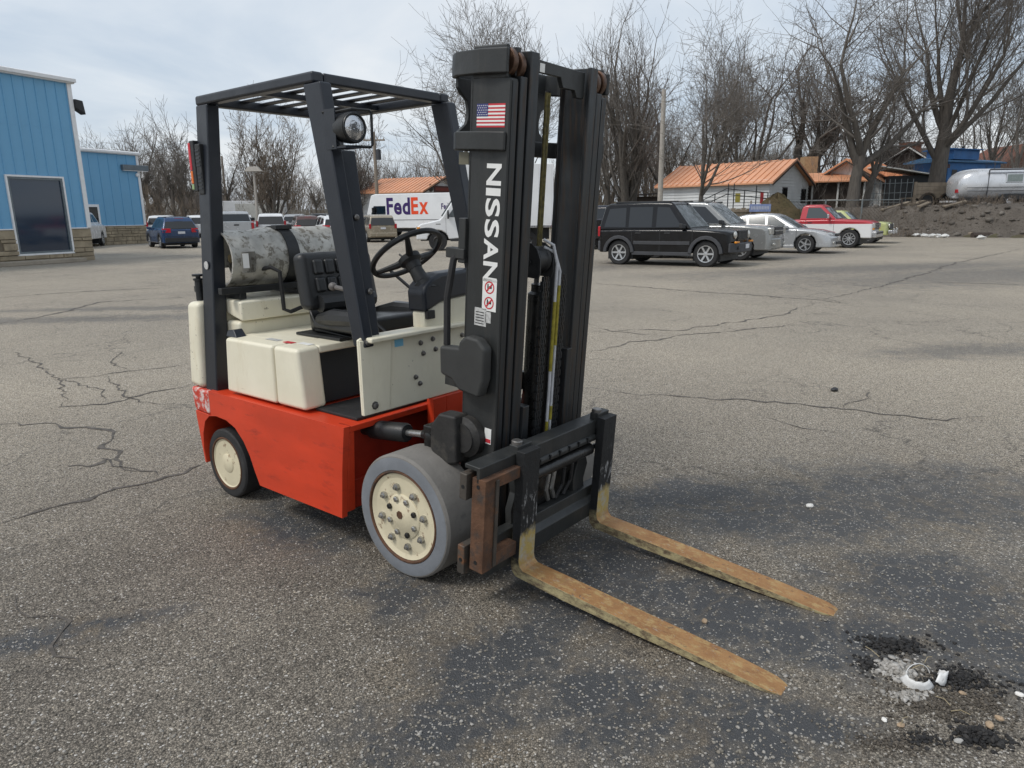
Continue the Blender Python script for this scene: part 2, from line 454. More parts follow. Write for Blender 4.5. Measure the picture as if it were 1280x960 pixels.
# ============================================================ FORKLIFT
# local frame: x forward along the forks, y to the driver's left, z up; origin under the drive axle
FK_O, FK_YAW = Vector((-.1267, 3.1521, 0)), -.6814
fk = empty('forklift', FK_O, FK_YAW, 'red and cream forklift with dark mast and rusty forks on cracked asphalt', 'forklift')
TAU = R(4.5); MU = .278
def MX(p, v, q): return (MU + p * cos(TAU) + q * sin(TAU), v, -p * sin(TAU) + q * cos(TAU))
def MM(mb): return mb.fn(MX)

def cream_mat(name, chips=.70, stain=.5):
    m, nt, b = newmat(name); t = NT(nt); P = t.coord()
    n = t.noise(P, 4, 5); c = t.mix(t.mr(n, .3, .7), (.73, .685, .535), (.81, .765, .615))
    st = t.noise(t.scale(P, (1, 1, .28)), 9, 7, .7); c = t.mix(t.math('MULTIPLY', t.mr(st, .55, .75), stain), c, (.54, .45, .29))
    gr = t.noise(t.scale(P, (1, 1, .5)), 2.6, 6, .65); c = t.mix(t.math('MULTIPLY', t.mr(gr, .50, .70), .35), c, (.50, .46, .37))
    ch = t.noise(P, 46, 4, .6); msk = t.math('MULTIPLY', t.mr(ch, chips, chips + .03), t.mr(t.noise(P, 5, 3), .42, .58)); c = t.mix(msk, c, (.10, .075, .05))
    sc = t.noise(t.scale(P, (1, 6, 10)), 12, 5, .75); c = t.mix(t.math('MULTIPLY', t.mr(sc, .68, .71), .5), c, (.25, .21, .15))
    t.l(c, b.inputs['Base Color']); t.l(t.mr(st, .3, .7, .34, .58), b.inputs['Roughness']); t.bump(t.noise(P, 28, 3), .15, .004, b)
    return m
cream = cream_mat('cream_paint', .70, .45)
cream_cw = cream_mat('cream_paint_chipped', .645, .6)
red = pm('red_paint', (.60, .050, .016), .36, var=.12, scale=4, dirt=(.30, .028, .016), dirt_t=.56, dirt_s=9, dirt_w=.2, bump=.12, bscale=25, stretch=(.6, .6, 2.2))
red_scuff = pm('red_paint_scuffed', (.52, .04, .018), .55, var=.2, scale=9, dirt=(.62, .52, .49), dirt_t=.49, dirt_s=24, dirt_w=.10, bump=.4, bscale=60)
red_dark = pm('red_paint_dark', (.36, .026, .010), .45, var=.25, scale=6, dirt=(.05, .018, .012), dirt_t=.58, dirt_s=7, dirt_w=.15)  # darker red with near-black patches, for the recessed front panels
gpaint = pm('guard_paint', (.0140, .0175, .0250), .36, var=.12, scale=5, bump=.12, bscale=90)
mpaint = pm('mast_paint', (.0235, .0252, .0252), .48, var=.18, scale=6, dirt=(.048, .045, .040), dirt_t=.54, dirt_s=5, dirt_w=.25, bump=.15, bscale=70, stretch=(3, 3, .5))
mworn = pm('mast_rail_worn', (.030, .033, .036), .36, .35, var=.25, scale=8, dirt=(.055, .036, .024), dirt_t=.50, dirt_s=9, dirt_w=.18, stretch=(6, 6, .35))
black = pm('black_plastic', (.014, .015, .016), .45, var=.2, scale=12, bump=.2, bscale=160)
rubber = pm('black_rubber', (.017, .017, .018), .7, var=.3, scale=10, dirt=(.05, .046, .04), dirt_t=.6, dirt_s=8, dirt_w=.2, bump=.3, bscale=90)
grease = pm('greasy_black', (.010, .010, .010), .32, var=.4, scale=14, dirt=(.045, .038, .03), dirt_t=.6, dirt_s=10, dirt_w=.2, bump=.4, bscale=60)
dusty = pm('dusty_black_iron', (.022, .021, .020), .6, var=.3, scale=12, dirt=(.075, .066, .054), dirt_t=.52, dirt_s=9, dirt_w=.2, bump=.4, bscale=70)
vinyl = pm('seat_vinyl', (.019, .020, .021), .36, var=.15, scale=10, bump=.25, bscale=240)
tyre_grey = pm('grey_solid_tyre', (.188, .178, .163), .85, var=.16, scale=7, dirt=(.10, .098, .095), dirt_t=.58, dirt_s=12, dirt_w=.2, bump=.35, bscale=60)
tyre_side = pm('grey_tyre_sidewall', (.175, .187, .205), .8, var=.16, scale=8, dirt=(.12, .125, .135), dirt_t=.60, dirt_s=12, dirt_w=.15, bump=.3, bscale=70)
steel = pm('bare_steel', (.42, .42, .41), .32, .9, var=.2, scale=20)
bolt_m = pm('dull_bolt', (.22, .21, .20), .4, .8, var=.25, scale=40)
rust = pm('rusty_steel', (.112, .055, .030), .85, .1, var=.4, scale=14, dirt=(.055, .042, .035), dirt_t=.50, dirt_s=10, dirt_w=.15, bump=.6, bscale=90)
rust_grey = pm('rust_on_grey_steel', (.075, .065, .055), .6, .3, var=.3, scale=10, dirt=(.24, .10, .04), dirt_t=.56, dirt_s=8, dirt_w=.12, bump=.4, bscale=90)
rim_m = pm('rim_cream', (.64, .575, .41), .5, var=.10, scale=8, dirt=(.20, .115, .065), dirt_t=.585, dirt_s=20, dirt_w=.08, bump=.2, bscale=40)
white_d = pm('white_decal', (.78, .78, .76), .5, var=.04, scale=20)
red_d = pm('red_decal', (.55, .03, .045), .5, var=.05)
blue_d = pm('blue_decal', (.03, .035, .16), .5, var=.05)
lblue_d = pm('light_blue_sticker', (.20, .50, .70), .5, var=.08, scale=30)
yellow_m = pm('yellow_mark', (.26, .22, .02), .6, var=.3, scale=40)
silver_lbl = pm('silver_label', (.48, .48, .47), .45, var=.3, scale=70)
hose_w = pm('pale_hose', (.45, .46, .48), .4, var=.2, scale=30)

def fork_mat():
    m, nt, b = newmat('fork_steel'); t = NT(nt); P = t.coord('Object')
    s = t.n('ShaderNodeSeparateXYZ'); t.l(P, s.inputs[0]); z, x = s.outputs[2], s.outputs[0]
    n = t.noise(P, 9, 8, .7); n2 = t.noise(t.scale(P, (4, 7, 7)), 5, 8, .75); n3 = t.noise(P, 34, 5, .7)
    ru = t.mix(t.mr(n, .35, .68), (.37, .20, .075), (.23, .11, .045))
    ru = t.mix(t.mr(n2, .50, .62), ru, (.40, .27, .115))           # worn yellow film
    ru = t.mix(t.mr(n3, .60, .70), ru, (.13, .08, .05)); ru = t.mix(t.mr(t.noise(t.scale(P, (2, 9, 9)), 14, 5, .7), .62, .70), ru, (.34, .32, .29))
    pal = t.mix(t.mr(t.noise(P, 22, 6, .7), .45, .65), (.40, .30, .10), (.36, .35, .30))
    blk = t.mix(t.mr(t.noise(t.scale(P, (8, 8, 2)), 7, 7, .72), .56, .62), (.013, .014, .015), (.30, .30, .30))
    zz = t.math('ADD', z, t.math('MULTIPLY', t.math('SUBTRACT', n, .5), .16))
    c = t.mix(t.mr(zz, .10, .15), ru, pal)
    c = t.mix(t.mr(zz, .235, .27), c, blk)
    top = t.mix(t.mr(n, .6, .75), (.016, .017, .018), (.06, .05, .04))
    c = t.mix(t.mr(zz, .42, .47), c, top)
    # the flanks kept their paint: black on the shank, scuffed pale along the blade
    g = t.n('ShaderNodeNewGeometry'); vt_ = t.n('ShaderNodeVectorTransform', vector_type='NORMAL', convert_from='WORLD', convert_to='OBJECT'); t.l(g.outputs['Normal'], vt_.inputs[0])
    sn = t.n('ShaderNodeSeparateXYZ'); t.l(vt_.outputs[0], sn.inputs[0]); flank = t.mr(t.math('ABSOLUTE', sn.outputs[1]), .75, .9)
    blade = t.mix(t.mr(n2, .42, .60), (.42, .36, .20), (.12, .085, .055))
    fc_ = t.mix(t.mr(zz, .11, .15), blade, (.014, .015, .016))
    c = t.mix(flank, c, fc_)
    t.l(c, b.inputs['Base Color']); b.inputs['Metallic'].default_value = .15
    t.l(t.mr(n, .3, .7, .5, .8), b.inputs['Roughness']); t.bump(t.math('ADD', n3, n), .9, .004, b)
    return m
M_FORK = fork_mat()

# ---- chassis: side skirts with the steer-wheel arch, deck, front wall
arch = [(-1.065, .153), (-1.10, .22), (-1.135, .30), (-1.18, .365), (-1.25, .425), (-1.33, .452), (-1.43, .458), (-1.51, .445), (-1.565, .405), (-1.60, .33), (-1.612, .24), (-1.60, .16)]
for s in (-1, 1):
    skirt = MB()
    prof = [(-1.485, .590), (-.345, .590), (-.375, .40), (-.402, .153)] + arch[:8] + [(-1.487, .45)]
    skirt.prism(prof, 'y', s * .535, s * .505)
    skirt.build('side_skirt', red, fk, bevel=.008)
    rq = MB(); rq.prism([(-1.49, .45), (-1.51, .445), (-1.565, .405), (-1.60, .33), (-1.612, .24), (-1.60, .16), (-1.615, .16), (-1.655, .43), (-1.655, .455)], 'y', s * .530, s * .36)
    rq.build('rear_corner_panel', red, fk, bevel=.008)
    bp = MB(); bp.hexa([(-1.67, s * .525, .45), (-1.492, s * .537, .45), (-1.492, s * .30, .45), (-1.70, s * .30, .45)], [(-1.69, s * .527, .585), (-1.492, s * .537, .585), (-1.492, s * .30, .585), (-1.72, s * .30, .585)])
    bp.build('rear_bumper_corner', red_scuff, fk, bevel=.018, seg=3)
rc = MB(); rc.box(-1.72, -1.50, -.31, .31, .20, .585); rc.build('rear_counterweight_lower', red, fk, bevel=.02)
deck = MB(); deck.box(-1.45, -.352, -.506, .506, .565, .588); deck.build('deck_plate', red, fk, bevel=.003)
mat_ = MB(); mat_.box(-.69, -.385, -.43, .43, .589, .603); mat_.build('floor_mat', rubber, fk, bevel=.004)
fw = MB(); fw.box(-.47, -.45, -.504, .504, .16, .564); fw.build('front_wall', red_dark, fk)
for s in (-1, 1):
    lp = MB(); lp.prism([(-.345, .588), (-.352, .558), (-.44, .558), (-.44, .588)], 'y', s * .503, s * .02)       # lip above the recess
    lp.prism([(-.345, .588), (-.36, .575), (-.36, .50), (-.43, .50), (-.43, .588)], 'y', s * .503, s * .488)
    lp.hexa([(-.445, s * .503, .17), (-.403, s * .503, .17), (-.403, s * .455, .17), (-.445, s * .455, .17)], [(-.445, s * .503, .57), (-.355, s * .503, .57), (-.355, s * .47, .57), (-.445, s * .455, .57)])
    lp.build('recess_flange', red, fk, bevel=.004)
    fpl = MB(); fpl.box(-.349, -.303, (-.03 if s < 0 else .06), (.0595 if s < 0 else .45), .33, .621); fpl.build('front_frame_plate', red, fk, bevel=.004)
    lb = MB(); lb.box(-.449, -.425, s * .45, s * .28, .165, .30); lb.build('wheel_well_panel', red_dark, fk, bevel=.003)
ub = MB(); ub.box(-1.45, -.48, -.36, .36, .13, .56); ub.build('underbody', grease, fk)
ax = MB(); ax.lathe([(.10, -.335), (.115, -.2), (.15, -.05), (.15, .05), (.115, .2), (.10, .335)], 'y', (0, 0, .267), 16); ax.build('drive_axle', grease, fk)
ab = MB(); ab.box(-.43, .08, -.20, .20, .18, .34); ab.build('axle_housing', grease, fk, bevel=.01)

# ---- engine hood and seat deck
for s in (-1, 1):
    h1 = MB(); h1.hexa([(-1.345, s * .502, .602), (-.904, s * .502, .602), (-.904, s * .38, .602), (-1.345, s * .38, .602)], [(-1.325, s * .497, .885), (-.904, s * .499, .888), (-.904, s * .38, .892), (-1.325, s * .38, .889)])
    h1.build('hood_side_panel', cream, fk, bevel=.016, seg=4)
    h2 = MB(); h2.hexa([(-.897, s * .502, .602), (-.668, s * .502, .602), (-.668, s * .375, .602), (-.897, s * .375, .602)], [(-.897, s * .499, .888), (-.712, s * .492, .888), (-.712, s * .36, .890), (-.897, s * .36, .892)])
    h2.build('hood_side_panel', cream, fk, bevel=.02, seg=4)
ht = MB(); ht.box(-1.33, -.90, -.385, .385, .862, .888); ht.hexa([(-.90, -.378, .852), (-.708, -.368, .852), (-.708, .368, .852), (-.90, .378, .852)], [(-.90, -.378, .889), (-.715, -.368, .889), (-.715, .368, .889), (-.90, .378, .889)])
ht.build('hood_top', cream, fk, bevel=.01)
fwp = MB(); fwp.hexa([(-.76, -.37, .60), (-.74, -.37, .60), (-.74, .37, .60), (-.76, .37, .60)], [(-.80, -.37, .855), (-.78, -.37, .855), (-.78, .37, .855), (-.80, .37, .855)])
fwp.build('footwell_panel', gpaint, fk)
for a in (((-1.08, -.42), (.10, .035), silver_lbl), ((-.93, -.42), (.07, .03), red_d), ((-.84, -.40), (.09, .035), white_d)):
    d = MB(); (x_, y_), (w_, h_), m_ = a; d.box(x_, x_ + w_, y_, y_ + h_, .8885 + .003, .8885 + .0045); d.build('warning_sticker', m_, fk)
rw = MB(); rw.box(-1.47, -1.335, -.405, .405, .60, .955); rw.build('rear_bulkhead', cream, fk, bevel=.02, seg=3)
hb = MB(); hb.hexa([(-1.36, -.47, .885), (-1.26, -.47, .885), (-1.26, -.41, .885), (-1.36, -.41, .885)], [(-1.36, -.46, .915), (-1.30, -.46, .925), (-1.30, -.41, .925), (-1.36, -.41, .915)]); hb.build('hood_hinge', gpaint, fk, bevel=.004)
# ---- counterweight
cw = MB(); cw.hexa([(-1.715, -.515, .588), (-1.563, -.530, .588), (-1.563, .530, .588), (-1.715, .515, .588)], [(-1.69, -.495, 1.045), (-1.548, -.510, 1.055), (-1.548, .510, 1.055), (-1.69, .495, 1.045)])
cw.build('counterweight', cream_cw, fk, bevel=.03, seg=4)
ci = MB(); ci.box(-1.62, -1.471, -.40, .40, .595, 1.035); ci.build('counterweight_core', cream_cw, fk)
cl = MB(); cl.hexa([(-1.66, -.40, 1.04), (-1.31, -.40, .955), (-1.31, .40, .955), (-1.66, .40, 1.04)], [(-1.66, -.40, 1.075), (-1.31, -.40, 1.06), (-1.31, .40, 1.06), (-1.66, .40, 1.075)])
cl.build('tank_ledge', cream_cw, fk, bevel=.012)
for v_, in ((-.05,), (.16,)):
    pass
# rails under the gas cylinder and the strap round it
TK = (-1.49, 1.272, .158)      # x, z, radius
ra = MB()
for du in (-.13, .115): ra.box(TK[0] + du - .018, TK[0] + du + .018, -.47, .44, 1.098, 1.132)
for v_ in (-.35, .0, .36): ra.box(TK[0] - .14, TK[0] + .13, v_ - .02, v_ + .02, 1.066, 1.10)
ra.build('tank_rail', black, fk, bevel=.004)
pin = MB(); pin.lathe([(.020, 1.055), (.020, 1.16), (.026, 1.162), (.026, 1.172), (.012, 1.174), (.012, 1.182), (.03, 1.184), (.03, 1.195), (.0, 1.197)], 'z', (-1.60, -.46, 0), 12); pin.build('clamp_pin', black, fk)
sb = MB(); ring_o, ring_i = [], []
for k in range(37):
    th = 2 * pi * k / 36
    for (rr_, y_) in ((TK[2] + .002, -.075), (TK[2] + .008, -.075), (TK[2] + .008, -.005), (TK[2] + .002, -.005)): sb.v.append((TK[0] + rr_ * cos(th), y_, TK[1] + rr_ * sin(th)))
for k in range(36):
    for j in range(4): sb.f.append((k * 4 + j, k * 4 + (j + 1) % 4, k * 4 + 4 + (j + 1) % 4, k * 4 + 4 + j))
sb.build('tank_strap', black, fk)
bk = MB(); bk.box(TK[0] + .03, TK[0] + .085, -.09, .01, TK[1] + TK[2] - .012, TK[1] + TK[2] + .012); bk.build('strap_buckle', black, fk, bevel=.004)
hs = MB(); hs.tube([(TK[0] + .10, -.24, 1.21), (TK[0] + .17, -.20, 1.225), (TK[0] + .205, -.17, 1.20), (TK[0] + .21, -.17, 1.10), (TK[0] + .215, -.17, 1.00), (TK[0] + .23, -.14, .985), (TK[0] + .22, .02, 1.02), (TK[0] + .20, .2, 1.02)], .011, 8); hs.build('gas_hose', rubber, fk)

# ---- overhead guard
HG = 2.077
for s in (-1, 1):
    sbm = MB(); sbm.box(-1.528, -.556, s * .412, s * .352, HG - .047, HG); sbm.build('guard_side_beam', gpaint, fk, bevel=.012, seg=3)
    rp = MB(); rp.hexa([(-1.558, s * .508, .578), (-1.447, s * .508, .578), (-1.447, s * .430, .578), (-1.558, s * .430, .578)], [(-1.526, s * .412, HG - .045), (-1.418, s * .412, HG - .045), (-1.418, s * .345, HG - .045), (-1.526, s * .345, HG - .045)])
    rp.build('guard_rear_post', gpaint, fk, bevel=.008)
    fl = MB(); fl.hexa([(-.378, s * .430, .93), (-.300, s * .430, .93), (-.300, s * .375, .93), (-.378, s * .375, .93)], [(-.632, s * .410, HG - .046), (-.512, s * .410, HG - .046), (-.512, s * .35, HG - .046), (-.632, s * .35, HG - .046)])
    fl.build('guard_front_leg', gpaint, fk, bevel=.008)
    # inner channel of the leg, set back
    if s > 0: continue
    fc = MB(); fc.hexa([(-.372, s * .372, .93), (-.325, s * .372, .93), (-.325, s * .318, .93), (-.372, s * .318, .93)], [(-.535, s * .346, 1.76), (-.485, s * .346, 1.76), (-.485, s * .265, 1.76), (-.535, s * .265, 1.76)])
    fc.build('leg_channel', gpaint, fk, bevel=.006)
    for q in (.34, .72):
        z_ = 1.76 - q * .83; x_ = -.485 + q * .16; b_ = MB(); b_.lathe([(.014, 0), (.014, .008), (.008, .012)], 'x', (x_ + .001, s * (.33 - .0 * q), z_), 8); b_.build('bolt', bolt_m, fk)
rb = MB(); rb.box(-1.528, -1.47, -.351, .351, HG - .0465, HG - .0015); rb.build('guard_rear_beam', gpaint, fk, bevel=.01)
fb = MB(); fb.box(-.615, -.557, -.351, .351, HG - .0465, HG - .0015); fb.build('guard_front_beam', gpaint, fk, bevel=.01)
nsl = 6
for i in range(nsl):
    v_ = -.352 + (i + .5) * .704 / nsl
    sl_ = MB(); sl_.box(-1.469, -.616, v_ - .024, v_ + .024, HG - .014, HG - .005); sl_.build('guard_slat', gpaint, fk, bevel=.004)
cb = MB(); cb.box(-1.07, -1.03, -.351, .351, HG - .040, HG - .015); cb.build('guard_cross_bar', gpaint, fk)
# tail lamp and louvred cover on the near rear post
for s in (-1, 1):
    tl = MB(); tl.box(-1.575, -1.528, s * .446, s * .385, 1.615, 1.865); lamp_ = tl.build('tail_lamp', black, fk, bevel=.006)
    for z0, z1, mm in ((1.72, 1.855, red_d), (1.655, 1.718, pm('amber_lens', (.75, .16, .01), .2)), (1.625, 1.653, pm('reverse_lens', (.30, .42, .20), .2))):
        l_ = MB(); l_.box(-1.580, -1.558, s * .449, s * .39, z0, z1); l_.build('lens', mm, lamp_, bevel=.004)
    lv = MB(); lv.box(-1.518, -1.468, s * .447, s * .415, 1.60, 1.845); cov = lv.build('louvred_cover', black, fk, bevel=.005)
    for k in range(10):
        z_ = 1.625 + k * .018 + (.022 if k > 4 else 0); q_ = MB(); q_.box(-1.511, -1.475, s * .4495, s * .445, z_, z_ + .008); q_.build('louvre', gpaint, cov)
em = MB(); em.lathe([(.021, 0), (.021, .002), (.0, .0022)], 'y', (0, 0, 0), 18); em.fn(lambda x, y, z: (x - 1.482, -.468 - y - .0015, z + 1.245)); em.build('round_sticker', silver_lbl, fk)
# work lamp on the near front leg
LC = Vector((-.375, -.365, 1.838))
wlb = MB(); wlb.lathe([(.03, -.075), (.055, -.06), (.062, -.015), (.062, .012), (.054, .016)], 'x', LC, 24); wlamp = wlb.build('work_lamp', black, fk)
lens_m, nt_, b_ = newmat('lamp_lens'); b_.inputs['Base Color'].default_value = (.62, .63, .65, 1); b_.inputs['Metallic'].default_value = .85; b_.inputs['Roughness'].default_value = .16
t_ = NT(nt_); t_.bump(t_.noise(t_.coord(), 55, 3), .8, .004, b_)
ln = MB(); ln.lathe([(.053, .0135), (.045, .020), (.02, .026), (.0, .027)], 'x', LC, 24); ln.build('lens', lens_m, wlamp)
lr = MB()
for k in range(25):
    pass
lr.tube([(LC.x + .016, LC.y + .056 * cos(2 * pi * k / 24), LC.z + .056 * sin(2 * pi * k / 24)) for k in range(24)], .005, 6, True); lr.build('bezel', black, wlamp)
cg = MB(); x_ = LC.x + .03
cg.tube([(-.50, -.415, 1.905), (-.46, -.40, 1.90), (x_ - .03, LC.y + .0, 1.912), (x_, LC.y + .07, 1.910), (x_ + .002, LC.y + .078, 1.90), (x_, LC.y + .078, 1.775), (x_ - .002, LC.y + .07, 1.765), (x_ - .05, LC.y - .02, 1.765), (-.445, -.415, 1.765)], .0065, 6); cg.build('lamp_guard', black, wlamp)
lbk = MB(); lbk.box(-.49, -.42, -.417, -.411, 1.755, 1.915); lbk.box(-.44, -.36, -.416, -.34, 1.757, 1.764); lbk.build('lamp_bracket', gpaint, wlamp)

# ---- front cowl plate, dash, steering
fp = MB(); fp.prism([(-.445, .625), (-.30, .622), (.30, .622), (.445, .625), (.448, .965), (.395, .985), (.36, .955), (-.36, .955), (-.395, .985), (-.448, .965)], 'x', -.335, -.318)
fp.build('cowl_plate', cream, fk, bevel=.006)
for s in (-1, 1):
    f2 = MB(); f2.hexa([(-.317, s * .292, .628), (-.309, s * .300, .628), (-.309, s * .447, .628), (-.317, s * .447, .628)], [(-.317, s * .262, .950), (-.309, s * .270, .950), (-.309, s * .447, .962), (-.317, s * .447, .962)])
    f2.build('cowl_flange', cream, fk, bevel=.003)
def bolt_x(x, y, z, r=.012, par=fk, m=bolt_m):
    b_ = MB(); b_.lathe([(r * 1.45, 0), (r * 1.45, .003), (r, .004), (r, .011), (r * .7, .013)], 'x', (x, y, z), 8); return b_.build('bolt', m, par)
for px, py in ((455, 425), (472, 500)): 
    bolt_x(-.309, {455: -.41, 472: -.385}[px], {455: .95, 472: .665}[px], .013)
for y_, z_ in ((-.085, .902), (-.005, .910), (-.07, .85), (.012, .858), (-.125, .745), (-.10, .71), (.2, .90), (.24, .85)):
    bolt_x(-.3185, y_, z_, .009)
bs = MB(); bs.box(-.3175, -.3165, -.245, -.193, .905, .938); bs.build('blue_sticker', lblue_d, fk)
cs = MB(); cs.box(-.38, -.27, -.415, .415, .949, .972); cs.build('cowl_shelf', cream, fk, bevel=.008)
ds = MB(); ds.prism([(-.05, .96), (-.05, 1.042), (0, 1.060), (.05, 1.078), (.13, 1.090), (.30, 1.10), (.30, .96)], 'x', -.405, -.3195); ds.build('dash_lower', cream, fk, bevel=.012)
dd = MB(); dd.prism([(-.057, 1.038), (-.062, 1.135), (-.045, 1.168), (.0, 1.198), (.06, 1.216), (.305, 1.225), (.305, 1.098), (.13, 1.088), (.05, 1.076), (0, 1.058)], 'x', -.425, -.306); dd.build('dash_cover', gpaint, fk, bevel=.018, seg=3)
tg = MB(); tg.box(-.325, -.302, -.045, .005, 1.008, 1.048); tg.build('dash_switch', black, fk, bevel=.004)
SC = Vector((-.475, .0, 1.305)); tilt = Matrix.Translation(SC) @ Matrix.Rotation(R(-38), 4, 'Y')
def tor(Rm, r, n=40, k=8):
    m = MB(); m.tube([(Rm * cos(2 * pi * i / n), Rm * sin(2 * pi * i / n), 0) for i in range(n)], r, k, True); return m
sw = tor(.178, .0135); sw.xf(tilt); swo = sw.build('steering_wheel', black, fk)
for a_ in (90, 215, 325):
    sp = MB(); a2 = R(a_); sp.tube([(0, 0, -.03), (.07 * cos(a2), .07 * sin(a2), -.025), (.178 * cos(a2), .178 * sin(a2), 0)], [.022, .017, .011], 8); sp.xf(tilt); sp.build('spoke', black, swo)
hbm = MB(); hbm.lathe([(.035, -.09), (.04, -.06), (.055, -.045), (.055, -.02), (.03, -.012)], 'z', (0, 0, 0), 16); hbm.xf(tilt); hbm.build('hub', black, swo)
scm = MB(); scm.lathe([(.05, -.22), (.05, -.17), (.038, -.16), (.032, -.08)], 'z', (0, 0, 0), 14); scm.xf(tilt); scm.build('steering_column', black, fk)
lvr = MB(); lvr.tube([(-.80, .18, 1.20), (-.66, .22, 1.09), (-.58, .24, 1.055), (-.55, .25, 1.0), (-.52, .26, .90)], .009, 7); lvr.build('seat_side_bar', black, fk)
lv2 = MB(); lv2.tube([(-.50, -.12, .93), (-.62, -.15, 1.02), (-.72, -.17, 1.10)], .008, 7); lv2.build('lever', black, fk)
lv3 = MB(); lv3.tube([(-.55, .02, 1.30), (-.42, .03, 1.23)], .005, 6); lv3.build('turn_signal_stalk', black, fk)
hg = MB(); hg.tube([(-.56, -.28, 1.14), (-.63, -.26, 1.15), (-.70, -.255, 1.155)], [.012, .011, .011], 8); hg.ell((-.725, -.255, 1.158), (.024, .02, .02)); hg.build('hand_brake_knob', pm('grey_knob', (.12, .11, .105), .5), fk)

# ---- seat
sbk = MB(); sbk.hexa([(-1.035, -.245, 1.02), (-.955, -.235, 1.015), (-.955, .235, 1.015), (-1.035, .245, 1.02)], [(-1.085, -.24, 1.30), (-1.005, -.225, 1.31), (-1.005, .225, 1.31), (-1.085, .24, 1.30)])
sbo = sbk.build('seat_backrest', vinyl, fk, bevel=.035, seg=4)
for i in range(5):
    for j in range(2):
        y0 = -.175 + i * .07; z0 = 1.105 + j * .088; x0 = -.972 - (z0 - 1.015) * .17
        pd = MB(); pd.hexa([(x0 - .02, y0 + .002, z0), (x0 + .034, y0 + .008, z0 + .004), (x0 + .034, y0 + .062, z0 + .004), (x0 - .02, y0 + .068, z0)], [(x0 - .034, y0 + .002, z0 + .082), (x0 + .020, y0 + .008, z0 + .078), (x0 + .020, y0 + .062, z0 + .078), (x0 - .034, y0 + .068, z0 + .082)]); pd.build('seat_pad', vinyl, sbo, bevel=.013, seg=4)
bo = MB(); bo.tube([(-.955, -.17, 1.05), (-.945, 0, 1.05), (-.955, .17, 1.05)], .045, 10); bo.build('lumbar_bolster', vinyl, sbo)
scu = MB(); scu.hexa([(-.98, -.22, .925), (-.56, -.235, .925), (-.56, .235, .925), (-.98, .22, .925)], [(-.98, -.21, .975), (-.575, -.225, 1.005), (-.575, .225, 1.005), (-.98, .21, .975)])
sco = scu.build('seat_cushion', vinyl, fk, bevel=.032, seg=4)
for s in (-1, 1):
    sbl = MB(); sbl.tube([(-.93, s * .19, .975), (-.80, s * .205, .995), (-.62, s * .20, 1.0)], [.03, .045, .04], 10); sbl.build('cushion_bolster', vinyl, sco)
spn = MB(); spn.hexa([(-1.05, -.17, .90), (-.60, -.20, .90), (-.60, .20, .90), (-1.05, .17, .90)], [(-1.06, -.17, 1.03), (-.95, -.20, .93), (-.95, .20, .93), (-1.06, .17, 1.03)]); spn.build('seat_shell', black, fk, bevel=.015)
spl = MB(); spl.box(-1.08, -.72, -.24, .24, .890, .904); spl.build('seat_slide', black, fk, bevel=.003)

